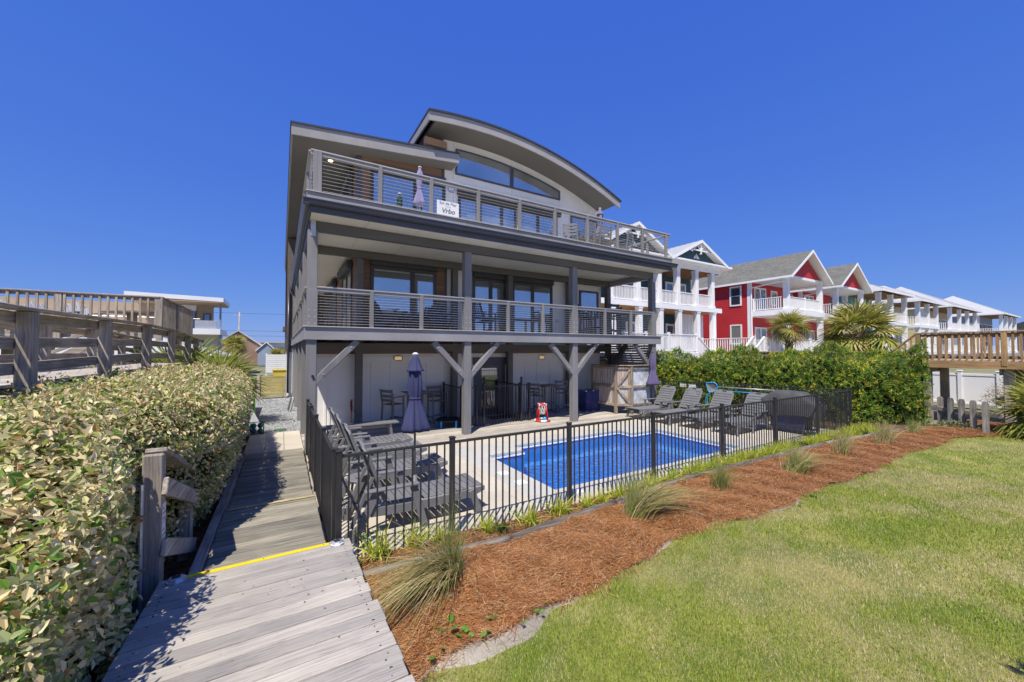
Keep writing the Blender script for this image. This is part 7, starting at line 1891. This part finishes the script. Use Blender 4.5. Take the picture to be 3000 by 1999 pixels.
# ---- pine straw needles
def needles(N, xlo, xhi, fy0, fy1, zf, name, label, dens=None):
    x = xlo + (xhi - xlo) * rng.uniform(0, 1, N) ** (dens or 1.0); t = rng.uniform(-.03, 1, N) - .16 * (rng.random(N) < .07) * rng.random(N); y = fy0(x) + (fy1(x) - fy0(x)) * t
    a = 1.2 * vnoise(x, y, 2.6, 5) + rng.normal(0, .75, N); L = rng.uniform(.08, .2, N); tl = rng.normal(0, .12, N); W = rng.uniform(.0011, .0022, N)
    c = np.column_stack([x, y, zf(x, y) + rng.uniform(.004, .035, N)]); d = np.column_stack([np.cos(a) * np.cos(tl), np.sin(a) * np.cos(tl), np.sin(tl)]); s_ = np.column_stack([-np.sin(a), np.cos(a), np.zeros(N)]) * W[:, None]
    bend = np.column_stack([-np.sin(a), np.cos(a), np.zeros(N)]) * (rng.normal(0, .12, N) * L)[:, None]
    p0 = c - d * (L / 2)[:, None] - bend * .5; p2 = c + d * (L / 2)[:, None] - bend * .5; p1 = c + bend * .5
    P = np.concatenate([np.stack([p0 - s_, p1 - s_, p1 + s_, p0 + s_], 1), np.stack([p1 - s_, p2 - s_ * .4, p2 + s_ * .4, p1 + s_], 1)])
    k = pick([(.46, .2, .068), (.32, .125, .042), (.56, .31, .13), (.18, .075, .03), (.6, .42, .25)], [4, 4, 2.6, 2, 1.3], N)
    return props(quads_mesh(name, P, np.concatenate([k, k]), 'needle'), label, 'mulch', kind='stuff')
needles(62000, .66, 7.0, lambda x: ym(x), lambda x: yl(x) - .02, bedz, 'pine_straw', 'rust coloured pine straw mulch along the lawn', 1.35)
needles(30000, 7.0, 18.5, lambda x: ym(x), lambda x: yl(x) - .02, bedz, 'pine_straw', 'rust coloured pine straw mulch along the lawn', 1.1)
needles(7000, .66, 14.2, lambda x: yl(x) + .05, lambda x: 4.6 + 0 * x, lambda x, y: .04 + 0 * x, 'pine_straw', 'thin pine straw over bark between logs and fence', 1.2)
needles(5000, -1.15, -.72, lambda x: .5 + 0 * x, lambda x: 10.5 + 0 * x, lambda x, y: .0 + 0 * x, 'pine_straw', 'dark pine straw strip under the silver hedge')

# ---- lawn blades
def lawn_blades(N, xlo, xhi, ylo, hmin, hmax, W, seed):
    r = np.random.default_rng(seed); x = r.uniform(xlo, xhi, N); yt = ym(x); y = ylo + (yt + .03 - ylo) * r.uniform(0, 1, N)
    m = 1 * (yt - y); sw = np.array([sandw(v) for v in x]); keep = r.random(N) < np.clip((m - sw * .55 + .05) / (sw * .9 + .02), .05, 1)
    x, y = x[keep], y[keep]; n = len(x)
    g = vnoise(x, y, 1.5, 31) + .6 * vnoise(x, y, 4.5, 32) * 1.2 + r.normal(0, .36, n)
    dry = g < .02
    col = np.where(dry[:, None], pick([(.56, .48, .25), (.46, .42, .18), (.66, .58, .36)], [3, 2, 1.5], n), pick([(.27, .36, .04), (.36, .44, .06), (.18, .27, .035), (.45, .45, .1)], [3, 2, 1.6, 1.8], n))
    a = r.uniform(0, 6.28, n); tl = np.abs(r.normal(0, .7, n)); hgt = r.uniform(hmin, hmax, n) * np.where(dry, .8, 1); d = np.column_stack([np.cos(a) * np.sin(tl), np.sin(a) * np.sin(tl), np.cos(tl)]) * hgt[:, None]
    sd = unit(np.column_stack([-np.sin(a), np.cos(a), r.normal(0, .2, n)])) * W
    c = np.column_stack([x, y, .02 * np.sin(x * .9) * np.sin(y * 1.3) + .01 * np.sin(x * 2.3 + y) - .014])
    return np.stack([c - sd, c + d, c + sd], 1), col
PP, KK = [], []
for args in ((120000, .68, 5.2, .3, .02, .06, .0028, 1), (95000, 5.2, 11, -.8, .025, .065, .004, 2), (60000, 11, 22, -3, .03, .06, .006, 3), (40000, .68, 16, -5, .02, .05, .004, 4)):
    P, K = lawn_blades(*args); PP.append(P); KK.append(K)
props(quads_mesh('lawn_grass', np.concatenate(PP), np.concatenate(KK), 'grass_blade', None, 3), 'short patchy lawn grass, green and straw coloured', 'grass', kind='stuff')
# ---- little round-leaved weeds along the straw edge, and a fallen leaf
def pennywort(loc, r0, n, seed):
    r = random.Random(seed); t = thing('pennywort', loc, 'small round glossy green leaves poking up at the straw edge', 'weed', 'round leaved weeds at the straw edge')
    for k in range(n):
        R = r0 * r.uniform(.6, 1.1); a = r.uniform(0, 6.28); off = .07 * (k > 0) * r.uniform(.5, 1.2); c = np.array(loc) + np.array([off * math.cos(a), off * math.sin(a), .035 + .02 * k])
        tilt = Euler((r.uniform(-.5, .5), r.uniform(-.5, .5), r.uniform(0, 6))).to_matrix(); ring_ = [tilt @ Vector((R * math.cos(q) * (1 + .06 * math.sin(8 * q)), R * math.sin(q) * (1 + .06 * math.sin(8 * q)), .1 * R * math.cos(3 * q))) for q in np.linspace(.15, 6.13, 15)]
        P = np.array([[c, c + np.array(ring_[i]), c + np.array(ring_[i + 1])] for i in range(14)]); o = quads_mesh('leaf', P, np.tile(np.array([[.1, .26, .03]]) * r.uniform(.8, 1.4), (14, 1)), 'leaf', t, 3); rod('stem', t, (loc[0], loc[1], loc[2] - .02), tuple(c), .002, 'cover_green', 4)
for k, (px, py, R, n) in enumerate(((1119, 1704, .028, 1), (1320, 1853, .05, 4), (1345, 1870, .03, 2), (1382, 1869, .028, 1), (1416, 1867, .028, 2), (1434, 1858, .022, 1), (1452, 1814, .026, 2), (1473, 1788, .022, 1), (1296, 1906, .026, 1), (1266, 1937, .026, 1), (1534, 1832, .022, 1), (1573, 1796, .024, 2), (1596, 1766, .024, 1), (1644, 1713, .028, 2), (1715, 1680, .035, 1), (2345, 1478, .05, 1), (2385, 1452, .05, 1), (2470, 1362, .05, 1))):
    g_ = GZ(px, py, .03); pennywort((float(g_[0]), float(g_[1]), .02), R, n, 200 + k)
g_ = GZ(1242, 1919, .02); P = leaves(np.array([g_]), np.array([[1., .2, .05]]), np.array([[0, 0, 1.]]), np.array([.075]), np.array([.045])); props(quads_mesh('fallen_leaf', P, np.array([[.55, .3, .08]] * 2), 'leaf'), 'single orange dead leaf lying on the sandy margin', 'leaf')

# dry bits blown onto the ramp and boardwalk
n = 70; x = rng.uniform(-.85, .6, n); y = rng.uniform(1.6, 4.4, n); a = rng.uniform(0, 6.28, n)
P = leaves(np.column_stack([x, y, RZ + SL * (4.5 - y) + .004]), np.column_stack([np.cos(a), np.sin(a), np.full(n, .05)]), np.tile([[0, 0, 1.]], (n, 1)) + rng.normal(0, .15, (n, 3)), rng.uniform(.008, .03, n), rng.uniform(.004, .012, n))
props(quads_mesh('leaf_litter', P, np.repeat(pick([(.2, .11, .05), (.35, .24, .12), (.5, .42, .26)], [2, 2, 1], n), 2, 0), 'leaf'), 'scattered dry leaf bits on the plank ramp', 'leaf litter', kind='stuff')
